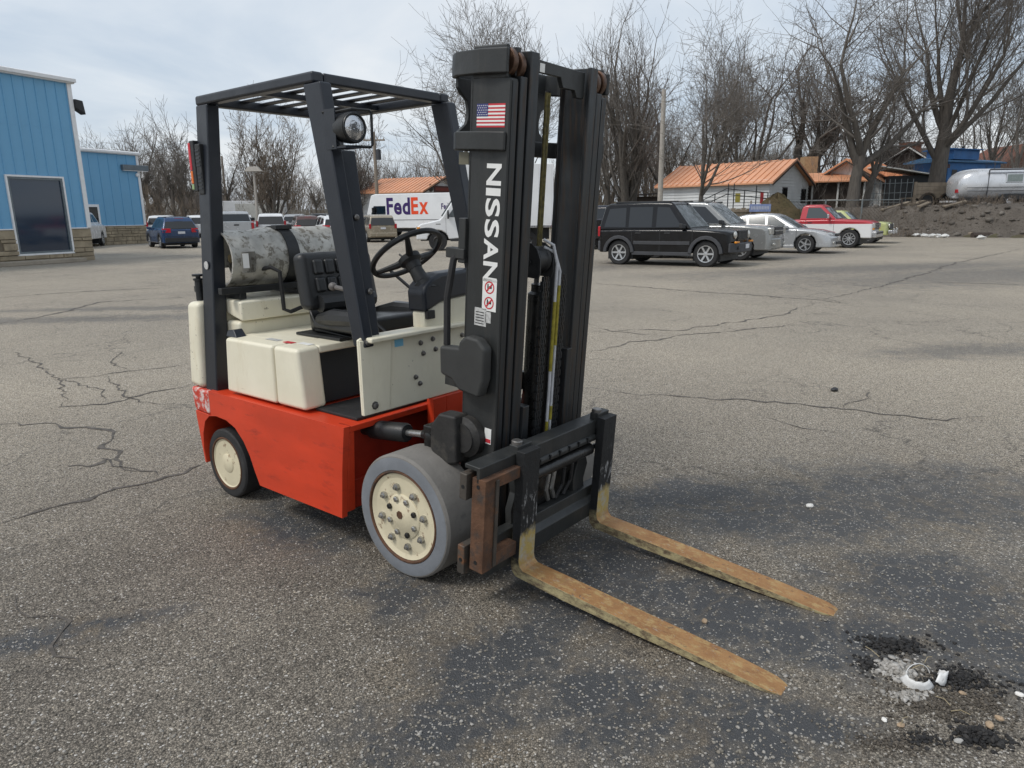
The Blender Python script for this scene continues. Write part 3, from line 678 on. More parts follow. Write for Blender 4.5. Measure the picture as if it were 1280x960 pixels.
# ---- wheels
def wheel(name, c, Rt, wdt, Rr, s, tyre_m, side_m, lugs, parent):
    """s = -1 for the driver's right; outer face looks towards s*y"""
    w = empty(name, c); w.parent = parent
    half = wdt / 2
    T = MB(); T.lathe([(Rr - .01, -half * .8), (Rr + .002, -half * .98), (Rt - .03, -half), (Rt - .008, -half * .97), (Rt, -half * .86), (Rt, half * .86), (Rt - .008, half * .97), (Rt - .03, half), (Rr + .002, half * .98), (Rr - .01, half * .8)], 'y', (0, 0, 0), 72)
    ty = T.build('tyre', tyre_m, w, smooth=28)
    o = s * half
    sw_ = MB(); sw_.lathe([(Rr + .004, o * 1.0 - s * .004), (Rr + .006, o + s * .001), (Rt - .03, o + s * .0015), (Rt - .012, o * .985), (Rt - .012, o * .95)], 'y', (0, 0, 0), 72)
    sw_.f = sw_.f[:-2]; sw_.build('sidewall', side_m, ty, smooth=40)
    rl = MB(); rl.lathe([(Rr + .006, o * .9), (Rr + .003, o + s * .003), (Rr - .003, o + s * .004), (Rr - .007, o + s * .0), (Rr - .010, o * .8)], 'y', (0, 0, 0), 60); rl.f = rl.f[:-2]
    rl.build('rim_flange', rust, w, smooth=40)
    D = MB()
    prof = [(Rr - .006, o * .9), (Rr - .010, o - s * .003), (Rr - .03, o - s * .010), (Rr * .62, o - s * .022), (Rr * .56, o - s * .020), (0, o - s * .018)] if lugs > 4 else [(Rr - .004, o * .9), (Rr - .009, o - s * .002), (Rr - .02, o - s * .010), (Rr * .8, o - s * .026), (Rr * .55, o - s * .032), (Rr * .42, o - s * .03), (Rr * .36, o - s * .004), (Rr * .25, o + s * .003), (0, o + s * .004)]
    D.lathe(prof, 'y', (0, 0, 0), 48); D.build('rim_disc', rim_m, w, smooth=40)
    if lugs > 4:
        hb_ = MB(); hb_.lathe([(Rr * .50, o - s * .022), (Rr * .50, o - s * .008), (Rr * .47, o - s * .004), (Rr * .33, o - s * .004), (Rr * .31, o - s * .001), (0, o + s * .002)], 'y', (0, 0, 0), 32); hub = hb_.build('hub', rim_m, w, smooth=40)
        for k in range(lugs):
            a = 2 * pi * (k + .25) / lugs; lx, lz = Rr * .655 * cos(a), Rr * .655 * sin(a)
            l_ = MB(); l_.lathe([(.021, o - s * .022), (.021, o - s * .013), (.0155, o - s * .011), (.0155, o + s * .004), (.007, o + s * .006), (.007, o + s * .014), (0, o + s * .0145)], 'y', (lx, 0, lz), 6); l_.build('lug_nut', steel, w, smooth=20)
            a2 = a + .18; lx, lz = Rr * .40 * cos(a2), Rr * .40 * sin(a2)
            l_ = MB(); l_.lathe([(.0125, o - s * .006), (.0125, o + s * .006), (.008, o + s * .008), (0, o + s * .0085)], 'y', (lx, 0, lz), 6); l_.build('hub_bolt', grease if k % 3 == 0 else steel, w, smooth=20)
        rp_ = MB(); rp_.lathe([(.018, o + s * .001), (.018, o + s * .004), (0, o + s * .0045)], 'y', (-.01, 0, .008), 7); rp_.build('rust_spot', rust, w)
    else:
        for k in range(2):
            a = R(120) + pi * k; l_ = MB(); l_.lathe([(.011, o - s * .030), (.011, o - s * .0225), (0, o - s * .022)], 'y', (Rr * .62 * cos(a), 0, Rr * .62 * sin(a)), 10); l_.build('hand_hole', grease, w)
    return w
rear_tyre = pm('black_solid_tyre', (.022, .022, .023), .75, var=.25, scale=9, dirt=(.06, .056, .05), dirt_t=.58, dirt_s=10, dirt_w=.2, bump=.3, bscale=70)
for s in (-1, 1):
    wheel('drive_wheel', (0, s * .435, .267), .267, .20, .197, s, tyre_grey, tyre_side, 8, fk)
    w_ = wheel('steer_wheel', (-1.4143, s * .445, .190), .190, .135, .143, s, rear_tyre, rear_tyre, 2, fk)
    well = MB(); well.lathe([(.30, s * .30), (.30, s * .31)], 'y', (-1.36, 0, .22), 16); 
wl_ = MB(); wl_.box(-1.62, -1.08, -.355, .355, .16, .50); wl_.build('steer_axle', grease, fk)
# shoulder nick on the near drive tyre
nk = MB(); na = 9
for i in range(na):
    a = R(-14 + 3.4 * i); w_ = .004 * sin(pi * i / (na - 1)) + .0004; r_ = .2674
    for dv in (-w_, w_): nk.v.append((r_ * cos(a), -.372 + dv - .02 * (i / na) ** 2, .267 + r_ * sin(a)))
nk.f = [(2 * i, 2 * i + 1, 2 * i + 3, 2 * i + 2) for i in range(na - 1)]; nk.build('tread_cut', rubber, fk)

# ---- tilt cylinders and mast trunnions
for s in (-1, 1):
    tc_ = MB(); tc_.tube([(-.45, s * .335, .520), (-.40, s * .335, .525), (-.39, s * .335, .527), (-.17, s * .335, .552), (-.16, s * .335, .553)], [.030, .030, .043, .043, .036], 16); to_ = tc_.build('tilt_cylinder', black, fk)
    rd = MB(); rd.tube([(-.17, s * .335, .552), (-.02, s * .335, .570)], .015, 12); rd.build('piston_rod', steel, to_)
    ce = MB(); ce.tube([(-.06, s * .335, .566), (0.0, s * .335, .573)], [.022, .03], 10); ce.box(-.02, .075, s * .375, s * .295, .52, .625); ce.build('rod_clevis', grease, to_, bevel=.012)
    cp = MB(); cp.lathe([(.024, s * .290), (.024, s * .388), (.014, s * .392)], 'y', (.02, 0, .575), 14); cp.build('clevis_pin', grease, to_)
    tb = MB(); tb.prism([(.04, .54), (.05, .645), (.10, .70), (.19, .70), (.19, .50), (.10, .475)], 'y', s * .318, s * .40); tb.build('mast_bracket', dusty, fk, bevel=.012)
    tn = MB(); tn.lathe([(.085, s * .318), (.085, s * .352), (.06, s * .365), (.06, s * .372)], 'y', (.195, 0, .605), 24); tn.build('bracket_boss', dusty, fk)

# ---- mast (built square, then leaned forward)
MT = 2.06
for s in (-1, 1):
    o_ = MB()
    o_.prism([(-.178, s * .316), (0, s * .316), (0, s * .272), (-.014, s * .270), (-.022, s * .296), (-.156, s * .296), (-.164, s * .270), (-.178, s * .272)], 'z', .10, MT - .11)
    o_.prism([(-.178, s * .316), (-.022, s * .316), (-.022, s * .296), (-.156, s * .296), (-.164, s * .270), (-.178, s * .272)], 'z', MT - .11, MT)
    MM(o_); oo = o_.build('outer_rail', mpaint, fk, bevel=.006)
    wr = MB(); wr.box(.0005, .002, s * .305, s * .276, .55, MT - .12); MM(wr); wr.build('wear_strip', mworn, oo)
    m2 = MB(); m2.prism([(-.15, s * .266), (.006, s * .266), (.006, s * .228), (-.008, s * .226), (-.016, s * .240), (-.135, s * .240), (-.143, s * .226), (-.15, s * .228)], 'z', .12, MT - .10)
    m2.prism([(-.15, s * .266), (-.02, s * .266), (-.02, s * .240), (-.135, s * .240), (-.143, s * .226), (-.15, s * .228)], 'z', MT - .10, MT - .004)
    MM(m2); m2.build('middle_rail', mworn, fk, bevel=.004)
    m3 = MB(); m3.prism([(-.135, s * .220), (.010, s * .220), (.010, s * .168), (-.006, s * .166), (-.014, s * .186), (-.12, s * .186), (-.128, s * .166), (-.135, s * .168)], 'z', .12, MT - .012)
    MM(m3); m3.build('inner_rail', mworn, fk, bevel=.004)
    for (v_, z_) in ((.290, MT - .055), (.246, MT - .062)):
        ro = MB(); ro.lathe([(.046, v_ - .012), (.05, v_ - .009), (.05, v_ + .009), (.046, v_ + .012)], 'y', (-.046, 0, z_), 20); ro.fn(lambda x, y, z: (x, s * y, z)); MM(ro)
        ro.build('mast_roller', pm('rusty_roller', (.10, .055, .035), .4, .5, var=.4, scale=30), fk)
# cross members
tie = MB(); tie.prism([(-.115, -.3165), (-.008, -.3165), (-.004, -.335), (-.115, -.349), (-.255, -.325), (-.312, -.285), (-.318, 0), (-.312, .285), (-.255, .325), (-.115, .349), (-.004, .335), (-.008, .3165), (-.115, .3165), (-.245, .305), (-.287, .272), (-.29, 0), (-.287, -.272), (-.245, -.305)], 'z', 1.962, 2.045); MM(tie); tie.build('upper_tie_bar', mpaint, fk, bevel=.006)
tie = MB(); tie.prism([(-.115, -.3165), (-.008, -.3165), (-.004, -.333), (-.115, -.347), (-.245, -.327), (-.295, -.285), (-.30, 0), (-.295, .285), (-.245, .327), (-.115, .347), (-.004, .333), (-.008, .3165), (-.115, .3165), (-.235, .305), (-.268, .272), (-.272, 0), (-.268, -.272), (-.235, -.305)], 'z', 1.706, 1.772); MM(tie); tie.build('lower_tie_bar', mpaint, fk, bevel=.006)
for s in (-1, 1):
    web = MB(); web.box(-.285, -.18, s * .31, s * .295, .78, .86); MM(web); web.build('hose_clip', mpaint, fk)
bp_ = MB(); bp_.prism([(-.285, 1.77), (-.262, 1.785), (-.235, 1.805), (-.225, 1.83), (-.225, 1.86), (-.235, 1.89), (-.265, 1.91), (-.285, 1.93), (-.285, 1.965), (.285, 1.965), (.285, 1.93), (.265, 1.91), (.235, 1.89), (.225, 1.86), (.225, 1.83), (.235, 1.805), (.262, 1.785), (.285, 1.77)], 'x', -.292, -.276); MM(bp_); bp_.build('tie_back_plate', mpaint, fk, bevel=.003)
mp_ = MB(); mp_.box(-.15, -.179, -.30, .30, .32, .52); MM(mp_); mp_.build('bottom_tie_plate', grease, fk)
md_ = MB(); md_.prism([(-.165, 2.035), (-.10, 2.032), (.165, 2.028), (.165, 1.93), (.115, 1.93), (.10, 1.955), (.02, 1.955), (.0, 1.99), (-.165, 1.99)], 'x', -.035, -.015); MM(md_); md_.build('inner_cross_plate', mpaint, fk, bevel=.003)
lb_ = MB(); lb_.box(-.0145, -.0135, -.135, -.105, 1.992, 2.022); MM(lb_); lb_.build('label', white_d, fk)
for z0, z1 in ((1.30, 1.33),):
    mc = MB(); mc.box(-.16, -.14, -.24, .24, .72, .80); MM(mc); mc.build('middle_cross_member', grease, fk)
# hydraulics in the middle
cy = MB(); cy.lathe([(.05, .12), (.05, 1.16), (.038, 1.17), (.038, 1.20)], 'z', (-.055, .005, 0), 20); MM(cy); cy.build('lift_cylinder', grease, fk)
sv = MB()
pr = [(-.105, 1.235), (.005, 1.235), (.012, 1.26), (.010, 1.31), (-.008, 1.350), (-.04, 1.372), (-.075, 1.372), (-.1, 1.34)]
for v_ in (-.095, -.006): sv.prism(pr, 'y', v_, v_ + .008)
sv.lathe([(.058, -.085), (.05, -.08), (.05, -.02), (.058, -.012)], 'y', (-.05, 0, 1.305), 20); sv.lathe([(.012, -.10), (.012, .004)], 'y', (-.045, 0, 1.295), 10); MM(sv); sv.build('hose_sheave', black, fk, bevel=.002)
def chain_obj(v_):
    ch = MB(); z = .30
    k = 0
    while z < 1.235:
        if k % 2 == 0:
            for dv in (-.021, -.009, .003, .015): ch.box(.0, .016, v_ + dv, v_ + dv + .006, z, z + .0265)
        else:
            for dv in (-.015, -.003, .009): ch.box(.002, .014, v_ + dv, v_ + dv + .006, z, z + .0265)
        z += .0195; k += 1
    MM(ch); ch.build('lift_chain', mworn, fk)
chain_obj(-.052); chain_obj(.072)
for v_, z0, z1, mm in ((.012, .35, 1.33, hose_w), (.034, .35, 1.30, hose_w)):
    hh = MB(); hh.tube([(.018, v_ - .0, z0), (.018, v_, z1 - .04), (.006, v_ * .6 - .012, z1 + .035), (-.03, v_ * .3 - .03, z1 + .055)], .0065, 8); MM(hh); ho = hh.build('hydraulic_hose', mm, fk)
    for a, b in ((.45, .58), (.78, 1.10)):
        yy = MB(); yy.tube([(.0185, v_, a + v_ * 5), (.0185, v_, b + v_ * 3)], .0072, 8); MM(yy); yy.build('yellow_marking', yellow_m, ho)
for v_ in (-.075, .05):
    h3 = MB(); h3.tube([(-.11, v_, .3), (-.11, v_, 1.95)], .011, 8); MM(h3); h3.build('hydraulic_hose', rubber, fk)
ti = MB(); ti.tube([(-.03, -.062, 1.36), (-.03, -.062, 1.93)], .006, 6); ti.tube([(-.03, -.045, 1.36), (-.03, -.045, 1.93)], .006, 6); MM(ti); ti.build('lift_chain', pm('greasy_chain', (.09, .075, .02), .5, .3, var=.6, scale=60), fk)
for s, z_ in ((-1, .78), (1, .92)):
    st = MB(); st.box(-.02, .022, s * .165, s * .125, .28, z_ - (.06 if s < 0 else 0)); MM(st); st.build('carriage_roller_plate', mworn, fk, bevel=.004)
# hose and rubber cover on the near side
hcv = MB(); hcv.prism([(-.262, .957), (-.16, .968), (-.155, .995), (-.12, 1.022), (-.06, 1.018), (-.022, .985), (-.022, .86), (-.045, .785), (-.155, .795), (-.19, .83), (-.255, .842)], 'y', -.322, -.375); MM(hcv); hcv.build('hose_cover', pm('hose_cover_rubber', (.033, .034, .033), .62, var=.15, scale=9), fk, bevel=.018, seg=4)
hhb = MB(); hhb.tube([MX(-.245, -.345, .96), MX(-.255, -.34, 1.15), MX(-.235, -.33, 1.30), MX(-.215, -.31, 1.335)], .014, 8); hhb.build('hydraulic_hose', rubber, fk)
hbx = MB(); hbx.box(-.275, -.179, -.335, -.29, 1.305, 1.345); hbx.box(-.215, -.179, -.330, -.29, 1.29, 1.46); MM(hbx); hbx.build('hose_bracket', mpaint, fk, bevel=.004)
lt = MB(); lt.box(-.245, -.195, -.305, -.298, 1.655, 1.70); MM(lt); lt.build('latch_plate', pm('dull_brass', (.16, .15, .11), .6, .4), fk)

# lettering and labels on the near rail; letters read downwards
def side_decal(mb, name, mat, p0, q0, par=None, d=.0012):
    # text plane x -> -q, y -> +p
    mb.fn(lambda x, y, z: (p0 + y, -.316 - d, q0 - x)); MM(mb); return mb.build(name, mat, par or fk, smooth=0)
wd = [('N', .076), ('I', .027), ('S', .066), ('S', .066), ('A', .080), ('N', .076)]
q_ = 1.662
for i, (ch_, w_) in enumerate(wd):
    side_decal(norm_text(ch_, w_, .070, .028), 'letter', white_d, -.093 - .0 * i, q_)
    q_ -= w_ + .0095 - (.005 if ch_ == 'A' or i == 3 else 0)
def dec_box(name, mat, p0, p1, q0, q1, d=.0012, par=None):
    m = MB(); m.box(p0, p1, -.316 - d, -.316, q0, q1); MM(m); return m.build(name, mat, par or fk)
fo = dec_box('flag_decal', red_d, -.150, -.018, 1.786, 1.866)
for k in range(6):
    dec_box('white_stripe', white_d, -.150, -.018, 1.786 + .080 / 13 * (2 * k + 1), 1.786 + .080 / 13 * (2 * k + 2), .002, fo)
dec_box('canton', blue_d, -.150, -.097, 1.786 + .080 * 6 / 13, 1.866, .0026, fo)
for j in range(5):
    for i in range(6):
        m = MB(); cx, cz = -.1455 + i * .0088 + (.004 if j % 2 else 0), 1.829 + j * .0077
        m.add([(cx + (.0028 if k % 2 == 0 else .0012) * cos(pi * k / 5 + pi / 2), -.3192, cz + (.0028 if k % 2 == 0 else .0012) * sin(pi * k / 5 + pi / 2)) for k in range(10)], [tuple(range(10))])
        if cx < -.099: MM(m); m.build('star', white_d, fo, smooth=0)
wl1 = dec_box('warning_label', white_d, -.092, -.022, 1.122, 1.245)
for zc_ in (1.153, 1.212):
    rg_ = MB(); n_ = 20
    for k in range(n_):
        a = 2 * pi * k / n_
        for r_ in (.019, .024): rg_.v.append((-.057 + r_ * cos(a), -.3178, zc_ + r_ * sin(a)))
    rg_.f = [(2 * k, 2 * k + 1, (2 * k + 3) % (2 * n_), (2 * k + 2) % (2 * n_)) for k in range(n_)]
    rg_.add([(-.057 + x * .7, -.3179, zc_ + z) for x, z in ((-.022, -.012), (-.018, -.018), (.022, .012), (.018, .018))], [(0, 1, 2, 3)])
    MM(rg_); rg_.build('prohibition_ring', red_d, wl1, smooth=0)
    gl = MB(); gl.box(-.068, -.062, -.3176, -.316, zc_ - .013, zc_ + .013); gl.box(-.060, -.046, -.3176, -.316, zc_ - .004, zc_ + .006); MM(gl); gl.build('pictogram', black, wl1)
wl2 = dec_box('data_label', silver_lbl, -.128, -.068, 1.058, 1.128)
m_ = dec_box('data_label', silver_lbl, -.075, -.045, 1.075, 1.118)
for k in range(5): dec_box('label_line', black, -.122, -.08, 1.066 + k * .011, 1.069 + k * .011, .002, wl2)
wl3 = dec_box('small_label', white_d, -.052, -.018, .585, .65)
dec_box('label_band', red_d, -.050, -.020, .590, .606, .002, wl3)

# ---- carriage with side-shifter
ub_ = MB(); ub_.prism([(.06, .60), (.135, .60), (.135, .535), (.118, .535), (.118, .582), (.06, .582)], 'y', -.555, .335); MM(ub_); ub_.build('carriage_top_bar', mpaint, fk, bevel=.004)
ub2 = MB(); ub2.box(.085, .1175, -.50, .33, .505, .545); ub2.tube([(.125, -.52, .520), (.125, .32, .520)], .020, 10); MM(ub2); ub2.build('carriage_hook_bar', mpaint, fk, bevel=.003)
for k in range(7):
    nt2 = MB(); nt2.box(.136, .149, -.20 + k * .07, -.192 + k * .07, .515, .535); MM(nt2); nt2.build('notch', black, fk)
sc2 = MB(); sc2.tube([(.12, -.22, .465), (.12, .21, .465)], .028, 14); sc2.tube([(.12, .20, .465), (.12, .30, .465)], .012, 10); MM(sc2); sc2.build('side_shift_cylinder', grease, fk)
lbz = MB(); lbz.prism([(.07, .13), (.14, .13), (.145, .205), (.12, .225), (.115, .27), (.07, .27)], 'y', -.50, .335); MM(lbz); lbz.build('carriage_bottom_bar', mpaint, fk, bevel=.004)
for v0, v1 in ((-.30, -.20), (.145, .235)):
    vp = MB(); vp.prism([(v0, .25), (v0 - .01, .33), (v0 + .015, .40), (v0, .47), (v0 + .01, .54), (v1, .54), (v1 - .02, .45), (v1 + .01, .38), (v1 - .015, .31), (v1, .25)], 'x', .065, .098); MM(vp); vp.build('carriage_plate', mpaint, fk, bevel=.004)
vp = MB(); vp.box(.02, .064, -.16, .16, .14, .56); MM(vp); vp.build('carriage_core', grease, fk, bevel=.006)
for v_ in (-.09, -.05):
    hp = MB(); hp.tube([(.10, v_, .50), (.115, v_ + .005, .44), (.115, v_ - .01, .36), (.10, v_ + .03, .30)], .010, 8); MM(hp); hp.build('hose_fitting', steel, fk)
for v_ in (.03, .09):
    hp = MB(); hp.tube([(.09, v_, .50), (.12, v_ - .01, .43), (.10, v_ + .015, .34), (.09, v_ - .02, .28)], .009, 8); MM(hp); hp.build('hydraulic_hose', rubber, fk)
br = MB(); br.prism([(-.555, .178), (-.50, .178), (-.50, .182), (-.35, .182), (-.35, .238), (-.478, .238), (-.478, .512), (-.35, .512), (-.35, .556), (-.50, .556), (-.555, .556)], 'x', .10, .165); MM(br); bro = br.build('side_frame', rust, fk, bevel=.005)
bf = MB(); bf.box(.1655, .171, -.5, -.482, .19, .545); MM(bf); bf.build('frame_edge', rust_grey, bro)
for z_ in (.215, .525):
    hl = MB(); hl.lathe([(.008, 0), (.008, .0015)], 'y', (0, 0, 0), 12); hl.fn(lambda x, y, z: (.130 + x, -.555 - y, z_ + z)); MM(hl); hl.build('bolt_hole', black, bro)
for z0, z1 in ((.46, .565), (.15, .27)):
    bl_ = MB(); bl_.box(.05, .085, -.57, -.50, z0, z1); MM(bl_); bo_ = bl_.build('end_stop', rust_grey, fk, bevel=.004)
    hl = MB(); hl.lathe([(.008, 0), (.008, .0015)], 'y', (0, 0, 0), 12); hl.fn(lambda x, y, z: (.068 + x, -.57 - y, (z0 + z1) / 2 + z)); MM(hl); hl.build('bolt_hole', black, bo_)
# ---- forks
for v0, v1 in ((-.352, -.250), (.222, .324)):
    F = MB(); pf, pb = .182, .142
    top = [(pf, .615), (pf, .40), (pf, .155), (pf + .006, .133), (pf + .022, .120), (.45, .118), (.75, .114), (1.0, .110), (1.12, .106), (1.185, .103), (1.215, .100), (1.226, .097)]
    bot = [(pb, .615), (pb, .40), (pb, .13), (.148, .103), (.168, .083), (.40, .076), (.75, .0785), (1.0, .085), (1.12, .0885), (1.185, .0905), (1.215, .0915), (1.226, .0925)]
    def tap(p): return 0 if p < 1.0 else (.005 * (p - 1.0) / .185 if p < 1.185 else .005 + .015 * ((p - 1.185) / .041) ** 1.3)
    n = len(top); vs = []
    for (a, sg_) in ((v0, 1), (v1, -1)):
        for L_ in (top, bot): vs += [(p, a + sg_ * tap(p), q) for p, q in L_]
    fs = []
    for i in range(n - 1):
        fs += [(i, i + 1, n + i + 1, n + i), (2 * n + i, 3 * n + i, 3 * n + i + 1, 2 * n + i + 1), (i, 2 * n + i, 2 * n + i + 1, i + 1), (n + i, n + i + 1, 3 * n + i + 1, 3 * n + i)]
    fs += [(0, n, 3 * n, 2 * n), (n - 1, 3 * n - 1, 4 * n - 1, 2 * n - 1)]
    F.add(vs, fs)
    MM(F); fo_ = F.build('fork', M_FORK, fk, bevel=.004, smooth=40)
    hk = MB(); hk.prism([(.10, .56), (.143, .56), (.143, .63), (.10, .63)], 'y', v0 + .005, v1 - .005); MM(hk); hk.build('fork_hook', mpaint, fo_, bevel=.004)
    pn = MB(); pn.lathe([(.012, .60), (.012, .628), (.022, .63), (.022, .642), (.018, .645)], 'z', (.118, v0 + .03, 0), 14); MM(pn); pn.build('fork_pin', bolt_m, fo_)

# ---- gas cylinder strapped on the ledge (lifts off)
alu = pm('weathered_aluminium', (.46, .45, .415), .5, .3, var=.22, scale=14, dirt=(.21, .195, .165), dirt_t=.52, dirt_s=22, dirt_w=.08, bump=.5, bscale=40)
tk = empty('propane_cylinder', FK_O + Matrix.Rotation(FK_YAW, 3, 'Z') @ Vector((TK[0], 0, TK[1] - TK[2])), FK_YAW, 'dented grey aluminium gas cylinder strapped behind the forklift seat', 'gas cylinder')
rt = TK[2]
tb_ = MB(); tb_.lathe([(.02, -.255), (.08, -.25), (.125, -.232), (.148, -.20), (rt, -.14), (rt, .27), (rt - .008, .315), (.125, .355), (.08, .38), (.02, .388)], 'y', (0, 0, rt), 40)
tb_.fn(lambda x, y, z: (x * (1 + .012 * sin(y * 23 + x * 9)), y, rt + (z - rt) * (1 + .012 * sin(y * 17 + 2)))); tb_.build('shell', alu, tk, smooth=50)
# collar with hand openings
col = MB(); n = 48; ri, ro_ = .140, .146
def inside(a, y):
    a = math.degrees(a) % 360
    return (-.345 < y < -.265) and (330 < a < 375 or a < 12 or 90 < a < 130 or 200 < a < 250)
yl = [-.40, -.385, -.345, -.325, -.285, -.265, -.235, -.205]
for y in yl:
    for k in range(n):
        a = 2 * pi * k / n; fl_ = .004 if y < -.39 else 0
        col.v.append(((ro_ + fl_) * cos(a), y, rt + (ro_ + fl_) * sin(a)))
for y in yl:
    for k in range(n):
        a = 2 * pi * k / n; col.v.append((ri * cos(a), y, rt + ri * sin(a)))
nv_ = len(yl) * n
for j in range(len(yl) - 1):
    for k in range(n):
        if inside(2 * pi * (k + .5) / n, (yl[j] + yl[j + 1]) / 2): continue
        q = (j * n + k, j * n + (k + 1) % n, (j + 1) * n + (k + 1) % n, (j + 1) * n + k)
        col.f.append(q); col.f.append(tuple(i + nv_ for i in reversed(q)))
for k in range(n): col.f.append((k, (k + 1) % n, nv_ + (k + 1) % n, nv_ + k))
col.build('collar', alu, tk, smooth=50, weld=False)
va = MB(); va.lathe([(.022, -.33), (.022, -.25)], 'y', (0, 0, rt), 12); va.tube([(0, -.30, rt), (.09, -.29, rt - .03)], .014, 8); va.build('valve', pm('brass', (.25, .19, .09), .5, .6), tk)
fl2 = MB(); fl2.box(.148, .1495, -.345, -.31, rt - .045, rt + .03); fl2.build('paper_tag', white_d, tk)

# ============================================================ VEHICLES
glass = glassmat('dark_glass', (.006, .008, .010), .03)
glass_w = glassmat('windscreen_glass', (.11, .13, .14), .04, 1.0)  # pale base colour stands in for sky reflected in windscreens
glass_l = glassmat('clear_glass', (.045, .058, .062), .06)
tyre_m = pm('car_tyre', (.020, .020, .021), .8, var=.2)
alloy = pm('alloy_wheel', (.50, .51, .52), .3, .7, var=.08)
steelw = pm('dull_wheel', (.055, .055, .055), .45, .5, var=.1)
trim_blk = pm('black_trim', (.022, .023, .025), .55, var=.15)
trim_gry = pm('grey_cladding', (.048, .050, .056), .6, var=.12)
chrome = pm('chrome', (.62, .62, .63), .18, .9, var=.05)
lampclear = pm('clear_lamp', (.55, .55, .52), .12, .4, var=.15, scale=30)
lampamber = pm('amber_lamp', (.75, .28, .02), .2)
lampred = pm('red_lamp', (.42, .012, .02), .18)
plate_m = pm('number_plate', (.62, .63, .66), .5, var=.15, scale=20)
def carpaint(name, col, metal=0.): return pm(name, col, .22, metal, var=.05, scale=2, coat=.5)
P_BLACK = pm('black_car_paint', (.0055, .0055, .0065), .16, var=.1, scale=2, spec=.4); P_SILV = carpaint('silver_car_paint', (.42, .43, .44), .35); P_WHITE = carpaint('white_car_paint', (.74, .75, .76))
P_GREY = carpaint('grey_car_paint', (.27, .275, .27), .35); P_BLUE = carpaint('blue_car_paint', (.022, .055, .135), .2); P_MAROON = carpaint('brown_car_paint', (.10, .052, .045), .2); P_GOLD = carpaint('gold_car_paint', (.36, .31, .235), .35)
P_LIME = carpaint('pale_green_car_paint', (.44, .47, .20)); P_NAVY = pm('navy_car_paint', (.006, .007, .014), .2, var=.1, scale=2, spec=.4)
def two_tone():
    m, nt, b = newmat('red_over_white_paint'); t = NT(nt); s = t.n('ShaderNodeSeparateXYZ'); t.l(t.coord(), s.inputs[0])
    k = t.math('GREATER_THAN', s.outputs[2], .965); c = t.mix(k, (.72, .72, .72), (.42, .022, .035))
    t.l(c, b.inputs['Base Color']); b.inputs['Roughness'].default_value = .3; b.inputs['Coat Weight'].default_value = .5
    return m
P_TWO = two_tone()

def arc(cx, cz, r, n=9, z0=None):
    """wheel-arch points from rear to front over the wheel"""
    z0 = cz - r * .25 if z0 is None else z0
    a0 = math.asin(max(-1, min(1, (z0 - cz) / r)))
    return [(cx - r * cos(a0 + (pi - 2 * a0) * k / (n - 1)), cz + r * sin(a0 + (pi - 2 * a0) * k / (n - 1))) for k in range(n)]

